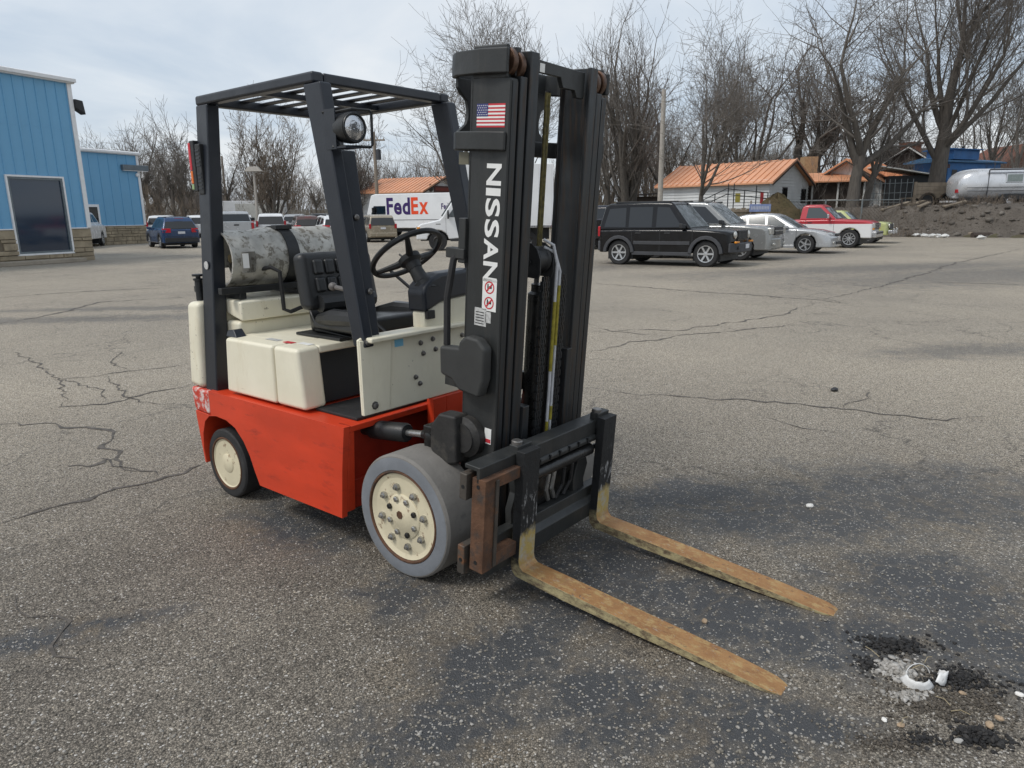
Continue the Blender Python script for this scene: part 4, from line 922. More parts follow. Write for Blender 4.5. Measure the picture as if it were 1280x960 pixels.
def car(name, label, cat, loc, head, W, top, gh, axles, Rw, paint, zb=.28, wr=None, wins=(), group=None, Ra=None, wheel_m=None, pull=.12, extras=None, spokes=6, gl=None, inner_dark=True, shoulder=.03):
    """top: upper body outline rear->front (x,z); gh: glasshouse outline rear base -> roof -> front base; axles: x of rear and front"""
    c = empty(name, loc, head, label, cat, group); hw = W / 2; Ra = Ra or Rw * 1.18; gl = gl or glass
    xr, xf = axles; x0, x1 = top[0][0], top[-1][0]
    def under():
        pts = [(x1, zb)]
        a = arc(xf, Rw, Ra, z0=zb); pts += [(p[0], p[1]) for p in reversed(a)]
        a = arc(xr, Rw, Ra, z0=zb); pts += [(p[0], p[1]) for p in reversed(a)]
        return pts + [(x0, zb)]
    outl = [(x0, zb + .0)] + [p for p in top] + under()[:-1]
    cxm = (x0 + x1) / 2; hl = (x1 - x0) / 2
    def layer(y, dx, dz):
        out = []
        for (x, z) in outl:
            e_ = abs(x - cxm) / hl; k = max(0, (e_ - .80) / .20)
            out.append((x - math.copysign(dx * k, x - cxm), y, z - (dz if z > zb + .3 and (x, z) in top else 0)))
        return out
    ls = [layer(-hw, pull, shoulder), layer(-hw + .07, pull * .45, 0), layer(-hw * .5, .015, -.012), layer(hw * .5, .015, -.012), layer(hw - .07, pull * .45, 0), layer(hw, pull, shoulder)]
    n = len(outl); B = MB(); B.v = [p for l in ls for p in l]
    B.f = [tuple(range(n - 1, -1, -1)), tuple((len(ls) - 1) * n + i for i in range(n))]
    for j in range(len(ls) - 1):
        B.f += [(j * n + i, j * n + (i + 1) % n, (j + 1) * n + (i + 1) % n, (j + 1) * n + i) for i in range(n)]
    body = B.build('body', paint, c, bevel=.045, seg=3, smooth=45, ang=40)
    # dark blocks filling the inside of the wheel arches
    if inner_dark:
        dk = MB(); dk.box(xr - Ra * .95, xr + Ra * .95, -hw + .12, hw - .12, .16, Rw + .05); dk.build('rear_arch_block', trim_blk, c)
        dk = MB(); dk.box(xf - Ra * .95, xf + Ra * .95, -hw + .12, hw - .12, .16, Rw + .05); dk.build('front_arch_block', trim_blk, c)
    # glasshouse
    zb_, zr_ = gh[0][1], max(p[1] for p in gh); wr = wr or hw * .80; wbs = hw - .055
    def hwz(z): return wbs + (wr - wbs) * min(1, max(0, (z - zb_) / (zr_ - zb_)))
    G = MB(); ng = len(gh); rings = []
    for f_, s_ in ((-1, 0), (-.55, .02), (.55, .02), (1, 0)):
        rings.append([(x, f_ * hwz(z), z + (s_ if z > zr_ - .12 else 0)) for x, z in gh])
    G.v = [p for r_ in rings for p in r_]
    G.f = [tuple(range(ng - 1, -1, -1)), tuple(3 * ng + i for i in range(ng))] + [(j * ng + i, j * ng + (i + 1) % ng, (j + 1) * ng + (i + 1) % ng, (j + 1) * ng + i) for j in range(3) for i in range(ng)]
    G.build('cabin', paint, c, bevel=.06, seg=4, smooth=45, ang=25)
    for s in (-1, 1):
        for poly in wins:
            w_ = MB(); nn = len(poly)
            w_.add([(x, s * (hwz(z) + .004), z) for x, z in poly] + [(x, s * (hwz(z) - .03), z) for x, z in poly], [tuple(range(nn)), tuple(range(2 * nn - 1, nn - 1, -1))] + [(i, (i + 1) % nn, nn + (i + 1) % nn, nn + i) for i in range(nn)])
            w_.build('side_window', gl, c, smooth=0)
    def pane(a, b, nm, inset=.06, m=gl):
        (xa, za), (xb, zb2) = a, b; d = Vector((xb - xa, 0, zb2 - za)); nrm = Vector((-d.z, 0, d.x)).normalized()
        if nrm.z < 0: nrm = -nrm
        q = []
        for tt in (.07, .90):
            p = Vector((xa, 0, za)) + d * tt
            for s in (-1, 1): q.append(Vector((p.x, s * (hwz(p.z) - inset), p.z)))
        m1 = MB(); off = nrm * .006 + Vector((0, 0, .014)) * 0
        mid = [Vector((p.x, 0, p.z)) + nrm * .028 for p in (q[0], q[2])]
        vs = [q[0] + off, mid[0], q[1] + off, q[3] + off, mid[1], q[2] + off]
        m1.add(vs + [v - nrm * .04 for v in vs], [(0, 1, 4, 5), (1, 2, 3, 4), (11, 10, 7, 6), (10, 9, 8, 7), (0, 6, 7, 1), (1, 7, 8, 2), (2, 8, 9, 3), (3, 9, 10, 4), (4, 10, 11, 5), (5, 11, 6, 0)])
        return m1.build(nm, m, c, smooth=40)
    pane(gh[0], gh[1], 'rear_window'); pane(gh[-1], gh[-2], 'windscreen', .06, glass_w)
    wm = wheel_m or alloy
    for xw in axles:
        for s in (-1, 1):
            w = empty('wheel', (xw, s * (hw - .115), Rw)); w.parent = c
            T = MB(); T.lathe([(Rw * .60, -.10), (Rw * .93, -.105), (Rw, -.08), (Rw, .08), (Rw * .93, .105), (Rw * .60, .10)], 'y', (0, 0, 0), 28, False); T.build('tyre', tyre_m, w)
            Rm = MB(); o = s * .098; Rm.lathe([(Rw * .66, o), (Rw * .64, o + s * .008), (Rw * .58, o - s * .004), (Rw * .52, o - s * .045), (0, o - s * .05)], 'y', (0, 0, 0), 24, False); rm = Rm.build('rim', steelw if spokes else wm, w)
            if spokes:
                kw = .50 / spokes
                for k in range(spokes):
                    a = 2 * pi * k / spokes; sp_ = MB(); dx_, dz_ = cos(a), sin(a); tx, tz = -dz_, dx_
                    def pt(r, wv, yy): return (dx_ * r + tx * wv, yy, dz_ * r + tz * wv)
                    sp_.hexa([pt(.02, -Rw * kw, o - s * .05), pt(.02, Rw * kw, o - s * .05), pt(Rw * .6, Rw * kw, o - s * .03), pt(Rw * .6, -Rw * kw, o - s * .03)], [pt(.02, -Rw * kw * .8, o - s * .012), pt(.02, Rw * kw * .8, o - s * .012), pt(Rw * .6, Rw * kw * .85, o), pt(Rw * .6, -Rw * kw * .85, o)])
                    sp_.build('spoke', wm, rm)
                hbc = MB(); hbc.lathe([(Rw * .17, o - s * .03), (Rw * .15, o - s * .004), (0, o)], 'y', (0, 0, 0), 14); hbc.build('wheel_cap', wm, rm)
                rr_ = MB(); rr_.lathe([(Rw * .66, o - s * .01), (Rw * .655, o + s * .009), (Rw * .59, o + s * .006), (Rw * .58, o - s * .02)], 'y', (0, 0, 0), 28); rr_.f = rr_.f[:-2]; rr_.build('rim_lip', wm, rm)
    c['hw'] = hw
    if extras: extras(c, hw, hwz)
    del c['hw']
    return c
def bx_part(c, nm, m, x0, x1, y0, y1, z0, z1, bevel=.01):
    b_ = MB(); b_.box(min(x0, x1), max(x0, x1), min(y0, y1), max(y0, y1), z0, z1); return b_.build(nm, m, c, bevel=bevel)
def mirror_pair(c, m, x, hw, z, sz=(.09, .20, .15)):
    for s in (-1, 1):
        q = MB(); q.hexa([(x - .03, s * (hw - .03), z - sz[2] / 2), (x + sz[0], s * (hw - .03), z - sz[2] / 2), (x + sz[0] * .8, s * (hw + sz[1]), z - sz[2] * .4), (x - .03, s * (hw + sz[1]), z - sz[2] * .4)],
                         [(x - .03, s * (hw - .03), z + sz[2] * .4), (x + sz[0], s * (hw - .03), z + sz[2] * .3), (x + sz[0] * .8, s * (hw + sz[1]), z + sz[2] / 2), (x - .03, s * (hw + sz[1]), z + sz[2] / 2)])
        q.build('door_mirror', m, c, bevel=.02)
def handles(c, m, xs, hw, z):
    for x in xs:
        for s in (-1, 1): bx_part(c, 'door_handle', m, x - .09, x + .09, s * (hw - .01), s * (hw + .025), z - .015, z + .02, .008)
def seams(c, hw, xs, z0, z1):
    for x in xs:
        for s in (-1, 1): bx_part(c, 'door_seam', trim_blk, x - .006, x + .006, s * (hw - .05), s * (hw + .0015), z0, z1, 0)

def place(px_r, px_f, hw, axles, near=-1):
    """origin and heading from the ground points under the near-side rear and front wheels"""
    a, b = gnd(*px_r), gnd(*px_f); d = (b - a); hd = math.atan2(d.y, d.x)
    mid = (a + b) / 2; nrm = Vector((-sin(hd), cos(hd), 0))
    o = mid - nrm * (near * (hw - .01)); ax_mid = (axles[0] + axles[1]) / 2
    return o - Vector((cos(hd), sin(hd), 0)) * ax_mid, hd

HD = math.atan2(-1.34, 2.04) - .02
ROW = 'vehicles parked nose out beside the raised bank'
def rowpos(px, py, xf, hw, hd=HD):
    """the vehicle whose near (right) front tyre meets the ground at this pixel"""
    a = gnd(px, py); d = Vector((cos(hd), sin(hd), 0)); nrm = Vector((-sin(hd), cos(hd), 0))
    return a + nrm * (hw - .02) - d * xf

# 1 black boxy off-roader
def ex_jeep(c, hw, hwz):
    for xw in (-1.33, 1.32):
        for s in (-1, 1):
            f_ = MB(); a = arc(xw, .36, .50, 11, .38); b_ = arc(xw, .36, .40, 11, .36); f_.prism(a + list(reversed(b_)), 'y', s * (hw - .04), s * (hw + .055)); f_.build('wheel_flare', trim_gry, c, bevel=.015)
    for s in (-1, 1):
        bx_part(c, 'sill_cladding', trim_gry, -.90, .90, s * (hw - .02), s * (hw + .03), .30, .40); bx_part(c, 'door_moulding', trim_gry, -.86, .86, s * (hw - .02), s * (hw + .022), .60, .70)
        bx_part(c, 'tail_lamp', lampred, -2.06, -1.98, s * (hw - .22), s * (hw - .05), .82, 1.12, .02)
        h = MB(); h.lathe([(.02, -.03), (.095, -.01), (.105, .025), (.06, .05), (0, .055)], 'x', (2.02, s * .60, .87), 18); h.build('headlamp', lampclear, c)
        bx_part(c, 'turn_signal', lampamber, 2.07, 2.135, s * .50, s * .78, .655, .705, .01)
        fg = MB(); fg.lathe([(.05, 0), (.05, .03), (0, .035)], 'x', (2.13, s * .60, .53), 12); fg.build('fog_lamp', trim_blk, c)
        bx_part(c, 'roof_rail', trim_blk, -1.6, .35, s * .56, s * .60, 1.785, 1.825, .01)
    for xx in (-1.2, -.1): bx_part(c, 'roof_cross_bar', trim_blk, xx - .03, xx + .03, -.56, .56, 1.80, 1.83, .01)
    bf = MB(); bf.prism([(2.00, -hw + .02), (2.16, -.55), (2.20, 0), (2.16, .55), (2.00, hw - .02), (1.80, hw - .02), (1.80, -hw + .02)], 'z', .40, .66); bf.build('front_bumper', trim_gry, c, bevel=.03, seg=3)
    br_ = MB(); br_.prism([(-2.02, -hw + .02), (-2.18, -.6), (-2.18, .6), (-2.02, hw - .02), (-1.8, hw - .02), (-1.8, -hw + .02)], 'z', .40, .68); br_.build('rear_bumper', trim_gry, c, bevel=.03, seg=3)
    gr = bx_part(c, 'grille', P_BLACK, 2.0, 2.065, -.46, .46, .72, 1.0, .02)
    for k in range(7): bx_part(gr, 'grille_slot', trim_blk, 2.06, 2.072, -.40 + k * .117, -.32 + k * .117, .75, .97, .01)
    bx_part(c, 'number_plate', plate_m, 2.195, 2.21, -.15, .15, .50, .62, .003)
    mirror_pair(c, trim_blk, .62, hw - .02, 1.12); handles(c, trim_blk, (-.72, .18), hw - .008, .92); seams(c, hw, (-.92, -.05, .92), .42, 1.02)
    sp_ = MB(); sp_.lathe([(.30, -.08), (.34, -.05), (.34, .05), (.30, .08)], 'x', (-2.16, 0, .95), 20); sp_.build('spare_tyre', tyre_m, c)
tj = [(-2.06, .55), (-2.06, 1.02), (-1.0, 1.04), (.85, 1.04), (1.3, 1.02), (1.9, .98), (2.03, .93), (2.06, .62)]
gj = [(-2.05, 1.0), (-1.90, 1.70), (-1.75, 1.77), (-.6, 1.80), (.1, 1.785), (.22, 1.76), (.86, 1.03)]
wj = [[(-1.86, 1.10), (-1.74, 1.62), (-1.20, 1.65), (-1.16, 1.09)], [(-1.06, 1.09), (-1.08, 1.66), (-.36, 1.66), (-.33, 1.09)], [(-.20, 1.09), (-.22, 1.66), (.14, 1.64), (.58, 1.10)]]
car('suv', 'black boxy SUV with grey wheel flares and silver wheels beside the grey SUV', 'suv', rowpos(881, 334, 1.32, .91), HD, 1.82, tj, gj, (-1.33, 1.32), .36, P_BLACK, .36, .66, wj, ROW, extras=ex_jeep, Ra=.42)

# 2 silver-grey SUV
def ex_tb(c, hw, hwz):
    bf = MB(); bf.prism([(2.20, -hw + .02), (2.38, -.6), (2.42, 0), (2.38, .6), (2.20, hw - .02), (1.9, hw - .02), (1.9, -hw + .02)], 'z', .36, .68); bf.build('front_bumper', P_GREY, c, bevel=.04, seg=3)
    for s in (-1, 1):
        bx_part(c, 'headlamp', lampclear, 2.20, 2.345, s * .50, s * .86, .80, 1.0, .03); bx_part(c, 'fog_lamp', lampclear, 2.34, 2.41, s * .5, s * .68, .46, .54, .02)
        bx_part(c, 'roof_rail', trim_blk, -1.9, .3, s * .58, s * .62, 1.80, 1.84, .01)
        bx_part(c, 'tail_lamp', lampred, -2.42, -2.33, s * (hw - .2), s * (hw - .05), .9, 1.3, .02)
    gr = bx_part(c, 'grille', trim_blk, 2.30, 2.372, -.47, .47, .78, 1.02, .02); bx_part(gr, 'grille_bar', P_GREY, 2.36, 2.385, -.47, .47, .88, .925, .01)
    mirror_pair(c, trim_blk, .80, hw - .02, 1.18); handles(c, P_GREY, (-.7, .3), hw - .008, .98); seams(c, hw, (-.9, .05, 1.05), .42, 1.08)
tb = [(-2.42, .5), (-2.42, 1.05), (-1, 1.08), (1.05, 1.10), (1.5, 1.08), (2.15, 1.03), (2.32, .95), (2.36, .6)]
gb = [(-2.38, 1.05), (-2.15, 1.72), (-2.0, 1.80), (-.6, 1.83), (.15, 1.80), (.28, 1.77), (1.12, 1.09)]
wb_ = [[(-2.12, 1.14), (-2.02, 1.66), (-1.25, 1.69), (-1.22, 1.14)], [(-1.12, 1.14), (-1.14, 1.69), (-.36, 1.69), (-.34, 1.14)], [(-.22, 1.14), (-.24, 1.69), (.18, 1.67), (.78, 1.15)]]
car('suv', 'grey silver SUV parked between the black boxy SUV and the silver sedan', 'suv', rowpos(924, 325.5, 1.43, .93), HD, 1.88, tb, gb, (-1.43, 1.43), .37, P_GREY, .32, .70, wb_, ROW, extras=ex_tb)

# 3 silver sedan
def ex_sed(c, hw, hwz):
    for s in (-1, 1):
        h = MB(); h.hexa([(1.95, s * .48, .60), (2.22, s * .42, .60), (2.10, s * .80, .60), (1.80, s * .865, .60)], [(1.90, s * .50, .755), (2.13, s * .44, .72), (2.02, s * .79, .735), (1.76, s * .855, .765)]); h.build('headlamp', lampclear, c, bevel=.012)
        bx_part(c, 'fog_lamp', lampclear, 2.18, 2.27, s * .5, s * .66, .36, .43, .02); bx_part(c, 'side_skirt', P_SILV, -.95, .95, s * (hw - .03), s * (hw + .012), .19, .30, .012)
        bx_part(c, 'tail_lamp', lampred, -2.33, -2.22, s * .5, s * .84, .72, .88, .02)
    gr = bx_part(c, 'grille', trim_blk, 2.20, 2.275, -.36, .36, .60, .70, .02); bx_part(c, 'lower_intake', trim_blk, 2.25, 2.315, -.42, .42, .32, .42, .02)
    mirror_pair(c, P_SILV, .62, hw - .03, .94, (.09, .16, .12)); handles(c, P_SILV, (-.72, .22), hw - .008, .80); seams(c, hw, (-.95, .02, 1.0), .30, .86)
ts = [(-2.33, .45), (-2.33, .90), (-1.7, .93), (-.8, .90), (1.0, .88), (1.6, .83), (2.08, .72), (2.28, .58), (2.30, .35)]
gs_ = [(-1.85, .90), (-1.18, 1.32), (-.95, 1.38), (-.35, 1.425), (.05, 1.40), (.22, 1.36), (1.08, .87)]
wsd = [[(-1.42, .96), (-1.08, 1.25), (-.88, 1.31), (-.82, .95)], [(-.76, .95), (-.80, 1.32), (-.20, 1.345), (-.14, .94)], [(-.06, .94), (-.10, 1.345), (.08, 1.33), (.72, .93)]]
car('sedan', 'silver sedan with five-spoke alloy wheels beside the red and white pickup', 'car', rowpos(1005, 317, 1.32, .86), HD, 1.73, ts, gs_, (-1.35, 1.32), .325, P_SILV, .22, .58, wsd, ROW, extras=ex_sed, spokes=5, gl=glass_l, pull=.25)

# 4 red over white pickup
def ex_pk(c, hw, hwz):
    bx_part(c, 'front_bumper', chrome, 2.55, 2.72, -hw + .03, hw - .03, .42, .66, .03); bx_part(c, 'bumper_strip', trim_blk, 2.70, 2.735, -hw + .06, hw - .06, .56, .62, .008)
    gr = bx_part(c, 'grille', trim_blk, 2.55, 2.605, -.52, .52, .74, .98, .01)
    for k in range(3): bx_part(gr, 'grille_bar', chrome, 2.60, 2.618, -.52, .52, .78 + k * .07, .80 + k * .07, .004)
    for s in (-1, 1):
        bx_part(c, 'headlamp', lampclear, 2.50, 2.61, s * .54, s * .86, .80, .98, .01); bx_part(c, 'turn_signal', lampamber, 2.49, 2.60, s * .54, s * .90, .73, .79, .01)
        bx_part(c, 'tail_lamp', lampred, -2.66, -2.58, s * (hw - .16), s * (hw - .02), .75, 1.10, .01)
    mirror_pair(c, chrome, .88, hw, 1.27, (.05, .22, .20)); handles(c, trim_blk, (.15,), hw - .008, 1.02); seams(c, hw, (-.02, 1.10), .42, 1.12)
    bed = MB(); bed.box(-2.55, -.42, -hw + .12, hw - .12, 1.10, 1.147); bed.build('bed_hollow_shade', trim_blk, c)  # black slab stands in for the shaded hollow of the open bed
tp = [(-2.64, .55), (-2.64, 1.12), (-.35, 1.14), (1.1, 1.16), (2.3, 1.09), (2.56, 1.02), (2.58, .55)]
gp = [(-.28, 1.12), (-.22, 1.66), (-.08, 1.735), (.45, 1.74), (.58, 1.70), (1.18, 1.14)]
wp = [[(-.02, 1.20), (.02, 1.63), (.50, 1.63), (.98, 1.20)]]
car('pickup_truck', 'red over white pickup truck with chrome bumper beside the silver sedan', 'pickup', rowpos(1060, 310, 1.72, .98), HD, 1.98, tp, gp, (-1.70, 1.72), .37, P_TWO, .40, .76, wp, ROW, extras=ex_pk, gl=glass_l, pull=.05, wheel_m=alloy, spokes=10)

# 5 pale green vintage car, mostly behind the pickup
def ex_vin(c, hw, hwz):
    bx_part(c, 'front_bumper', chrome, 2.40, 2.58, -hw + .02, hw - .02, .45, .60, .03); gr = bx_part(c, 'grille', trim_blk, 2.36, 2.43, -.55, .55, .64, .88, .01)
    for s in (-1, 1):
        h = MB(); h.lathe([(.04, -.03), (.095, 0), (.10, .03), (0, .05)], 'x', (2.40, s * .68, .80), 14); h.build('headlamp', lampclear, c)
        bx_part(c, 'bumper_overrider', chrome, 2.56, 2.63, s * .45, s * .53, .42, .68, .02)
tv = [(-2.5, .5), (-2.5, .98), (-.5, 1.0), (.9, 1.0), (2.1, .97), (2.38, .92), (2.42, .5)]
gv = [(-.6, .98), (-.45, 1.42), (-.3, 1.5), (.3, 1.5), (.42, 1.47), (.95, .99)]
car('vintage_pickup', 'pale yellow-green vintage pickup with chrome bumper beyond the red and white pickup', 'pickup', rowpos(1084, 304.5, 1.6, .95), HD, 1.9, tv, gv, (-1.6, 1.6), .35, P_LIME, .38, .7, [[(-.3, 1.05), (-.26, 1.42), (.3, 1.42), (.75, 1.05)]], ROW, extras=ex_vin, spokes=0, wheel_m=steelw, gl=glass_l)

# 0 black pickup bed peeping out left of the SUV
def ex_bp(c, hw, hwz):
    for s in (-1, 1): bx_part(c, 'tail_lamp', lampred, -2.74, -2.66, s * (hw - .16), s * (hw - .02), .8, 1.15, .01)
    bx_part(c, 'rear_bumper', trim_blk, -2.85, -2.65, -hw + .05, hw - .05, .45, .65, .02)
tq = [(-2.72, .6), (-2.72, 1.28), (-.3, 1.28), (1.3, 1.26), (2.5, 1.18), (2.7, 1.1), (2.72, .6)]
gq = [(-.6, 1.25), (-.5, 1.75), (-.35, 1.84), (.9, 1.84), (1.0, 1.81), (1.5, 1.25)]
WQ = [[(-.38, 1.33), (-.36, 1.74), (.25, 1.74), (.25, 1.33)], [(.33, 1.33), (.33, 1.74), (.85, 1.72), (1.3, 1.33)]]
pq = gnd(716, 312); hq = R(58)
car('pickup_truck', 'dark pickup whose bed shows between the mast and the black SUV', 'pickup', (pq.x + 2.72 * cos(hq), pq.y + 2.72 * sin(hq), 0), hq, 1.98, tq, gq, (-1.75, 1.75), .40, P_NAVY, .45, .78, WQ, extras=ex_bp)

# ---- left side of the lot, seen from behind
LOTG = 'vehicles parked in rows in front of the bare trees'
def ex_cross(paint):
    def f(c, hw, hwz):
        for s in (-1, 1):
            t_ = MB(); t_.hexa([(-2.22, s * .50, .84), (-1.95, s * .88, .84), (-2.12, s * .86, .80), (-2.26, s * .5, .80)], [(-2.16, s * .50, 1.02), (-1.90, s * .86, 1.02), (-2.06, s * .86, 1.02), (-2.24, s * .5, 1.0)]); t_.build('tail_lamp', lampred, c, bevel=.012)
            bx_part(c, 'roof_rail', trim_blk, -1.7, .1, s * .54, s * .58, 1.56, 1.61, .01)
            for xw in (-1.33, 1.33):
                f_ = MB(); a = arc(xw, .34, .46, 11, .32); b_ = arc(xw, .34, .38, 11, .30); f_.prism(a + list(reversed(b_)), 'y', s * (hw - .04), s * (hw + .012)); f_.build('wheel_flare', trim_blk, c)
        bx_part(c, 'rear_bumper', trim_blk, -2.28, -2.1, -.80, .80, .32, .55, .03); bx_part(c, 'number_plate', plate_m, -2.265, -2.25, -.17, .17, .74, .86, .003)
        bx_part(c, 'tailgate_line', trim_blk, -2.262, -2.24, -.72, .72, .60, .615, 0); bx_part(c, 'high_brake_lamp', lampred, -2.02, -1.96, -.2, .2, 1.50, 1.52, 0)
        mirror_pair(c, paint, .60, hw - .02, 1.02)
        handles(c, paint, (-.7, .25), hw - .008, .92); seams(c, hw, (-.95, .02, 1.0), .32, .98)
    return f
tc_o = [(-2.22, .45), (-2.24, .95), (-1.6, 1.0), (-.6, .98), (.95, .97), (1.6, .93), (2.0, .84), (2.2, .68), (2.22, .4)]
gc_o = [(-2.12, .95), (-1.90, 1.40), (-1.72, 1.55), (-.5, 1.60), (.05, 1.57), (.20, 1.53), (1.05, .96)]
wc_o = [[(-1.80, 1.12), (-1.68, 1.38), (-1.10, 1.47), (-1.02, 1.04)], [(-.92, 1.04), (-1.0, 1.48), (-.25, 1.50), (-.20, 1.03)], [(-.12, 1.03), (-.16, 1.50), (.10, 1.48), (.72, 1.02)]]
def cross(name, label, cat, paint, loc, hd, grp=LOTG, **kw):
    return car(name, label, cat, loc, hd, 1.80, tc_o, gc_o, (-1.33, 1.33), .345, paint, .28, .62, wc_o, grp, extras=ex_cross(paint), pull=.2, spokes=5, **kw)
p_ = (gnd(222, 310) + gnd(206, 309)) / 2
def rear_at(px, py, hd, off=2.2, Y=None):
    """position so that the middle of the tail stands over this ground pixel"""
    g = gnd(px, py); return Vector((g.x + off * cos(hd), g.y + off * sin(hd), 0))
h_ = R(127)
cross('crossover', 'dark blue crossover with roof rails next to the blue building', 'car', P_BLUE, rear_at(229, 310.5, h_), h_)
# silver pickup
def ex_sp(c, hw, hwz):
    for s in (-1, 1):
        bx_part(c, 'tail_lamp', lampred, -2.93, -2.85, s * (hw - .17), s * (hw - .02), .85, 1.22, .01)
    bx_part(c, 'rear_bumper', chrome, -3.05, -2.88, -hw + .05, hw - .05, .45, .68, .02); tg_ = bx_part(c, 'tailgate', P_SILV, -2.94, -2.90, -hw + .19, hw - .19, .76, 1.28, .012); bx_part(tg_, 'tailgate_handle', trim_blk, -2.955, -2.93, -.14, .14, 1.06, 1.14, .005)
    bed = MB(); bed.box(-2.80, -.82, -hw + .12, hw - .12, 1.26, 1.296); bed.build('bed_hollow_shade', trim_blk, c)  # bed left solid; its dark hollow is only this black slab
    mirror_pair(c, trim_blk, 1.15, hw, 1.42, (.1, .24, .2))
tsp = [(-2.9, .6), (-2.9, 1.29), (-.7, 1.29), (1.5, 1.28), (2.6, 1.2), (2.85, 1.1), (2.88, .55)]
gsp = [(-.72, 1.27), (-.66, 1.78), (-.5, 1.88), (.8, 1.90), (.95, 1.87), (1.62, 1.28)]
wsp = [[(-.52, 1.36), (-.50, 1.78), (.18, 1.80), (.18, 1.36)], [(.28, 1.36), (.28, 1.80), (.84, 1.78), (1.36, 1.36)]]
h_ = R(112)
car('pickup_truck', 'silver pickup truck parked right beside the dark blue crossover', 'pickup', rear_at(298, 305, h_, 2.95), h_, 2.0, tsp, gsp, (-1.9, 1.8), .40, P_SILV, .45, .78, wsp, LOTG, extras=ex_sp, pull=.06)
# vans and SUVs behind
def ex_suv(paint, lamp_h=(.95, 1.30)):
    def f(c, hw, hwz):
        for s in (-1, 1): bx_part(c, 'tail_lamp', lampred, -2.46, -2.36, s * (hw - .16), s * (hw - .03), lamp_h[0], lamp_h[1], .02)
        bx_part(c, 'rear_bumper', paint, -2.52, -2.30, -hw + .06, hw - .06, .38, .62, .04); bx_part(c, 'number_plate', plate_m, -2.465, -2.43, -.17, .17, .84, .96, .003)
        mirror_pair(c, paint, .95, hw - .02, 1.15)
    return f
tu = [(-2.42, .5), (-2.43, 1.05), (-1, 1.08), (1.2, 1.08), (1.7, 1.02), (2.2, .92), (2.42, .75), (2.45, .45)]
gu = [(-2.40, 1.05), (-2.22, 1.62), (-2.08, 1.72), (-.5, 1.77), (.2, 1.74), (.36, 1.70), (1.35, 1.07)]
wu = [[(-2.10, 1.14), (-2.02, 1.58), (-1.10, 1.62), (-1.08, 1.14)], [(-.98, 1.14), (-1.0, 1.62), (-.12, 1.64), (-.10, 1.14)], [(0, 1.14), (0, 1.64), (.26, 1.62), (.95, 1.15)]]
def suv(name, label, cat, paint, loc, hd, grp=LOTG, sc=1., **kw):
    c = car(name, label, cat, loc, hd, 1.90, tu, gu, (-1.45, 1.5), .36, paint, .32, .70, wu, grp, extras=ex_suv(paint, **kw)); c.scale = (sc, sc, sc); return c
h_ = R(108)
suv('suv', 'white estate SUV parked between the silver pickup and the brown crossover', 'suv', P_WHITE, rear_at(341, 302, h_, 2.4) + Vector((0, 0, 0)), h_)
cross('crossover', 'brown crossover with full width tail lamp beside the white estate SUV', 'car', P_MAROON, rear_at(388, 302.5, R(112)), R(112))
cross('hatchback', 'white hatchback parked between the brown crossover and the gold minivan', 'car', P_WHITE, rear_at(424, 303, R(118)), R(118))
h_ = R(113)
suv('minivan', 'gold minivan parked in front of the white delivery van', 'minivan', P_GOLD, rear_at(481, 303, h_, 2.4), h_, sc=.9, lamp_h=(.88, 1.18))
for i, (px, Y, pnt, lab, kind) in enumerate(((255, 60, P_WHITE, 'white SUV in the far row, behind the silver pickup cab', 0), (306, 64, P_WHITE, 'white SUV in the far row, over the silver pickup bed', 0), (345, 67, P_WHITE, 'white crossover in the far row behind the white estate SUV', 1), (372, 62, P_SILV, 'silver SUV in the far row above the brown crossover', 0),
                                             (400, 60, P_BLACK, 'black SUV in the far row behind the brown crossover', 0), (418, 66, P_WHITE, 'white crossover in the far row behind the guard leg', 1), (233, 58, P_GREY, 'grey crossover in the far row behind the blue crossover', 1), (207, 57, P_WHITE, 'white SUV in the far row by the blue building corner', 0))):
    a = at(px, 290, Y); f_ = suv if kind == 0 else cross
    f_('suv' if kind == 0 else 'crossover', lab, 'suv' if kind == 0 else 'car', pnt, (a.x, Y, 0), R(100 + 7 * (i % 3)))
# white pickup tail behind the blue building corner
pw = at(124, 300, 38)
def ex_wp(c, hw, hwz):
    for s in (-1, 1): bx_part(c, 'tail_lamp', lampred, -2.93, -2.85, s * (hw - .17), s * (hw - .02), .85, 1.22, .01)
car('pickup_truck', 'white pickup tail showing past the corner of the tall blue building', 'pickup', (pw.x - 2.75, 38 + 2.6, 0), R(108), 2.0, tsp, gsp, (-1.9, 1.8), .40, P_WHITE, .45, .78, wsp, None, extras=ex_wp, pull=.06)

# ---- delivery van with lettering
def box_side_text(c, body, m, x0, z0, w, h, y, off=.03, flip=False, par=None):
    t_ = norm_text(body, w, h, off)
    t_.fn(lambda x, yy, z: (x0 - x if flip else x0 + x, y, z0 + yy)); return t_.build('lettering', m, par or c, smooth=0)
purple = pm('purple_print', (.035, .012, .11), .5, var=.05); orange_p = pm('orange_red_print', (.80, .07, .012), .5, var=.05)
vanw = pm('van_white', (.76, .77, .78), .45, var=.04, scale=1.5, dirt=(.60, .60, .58), dirt_t=.6, dirt_s=2, dirt_w=.2)
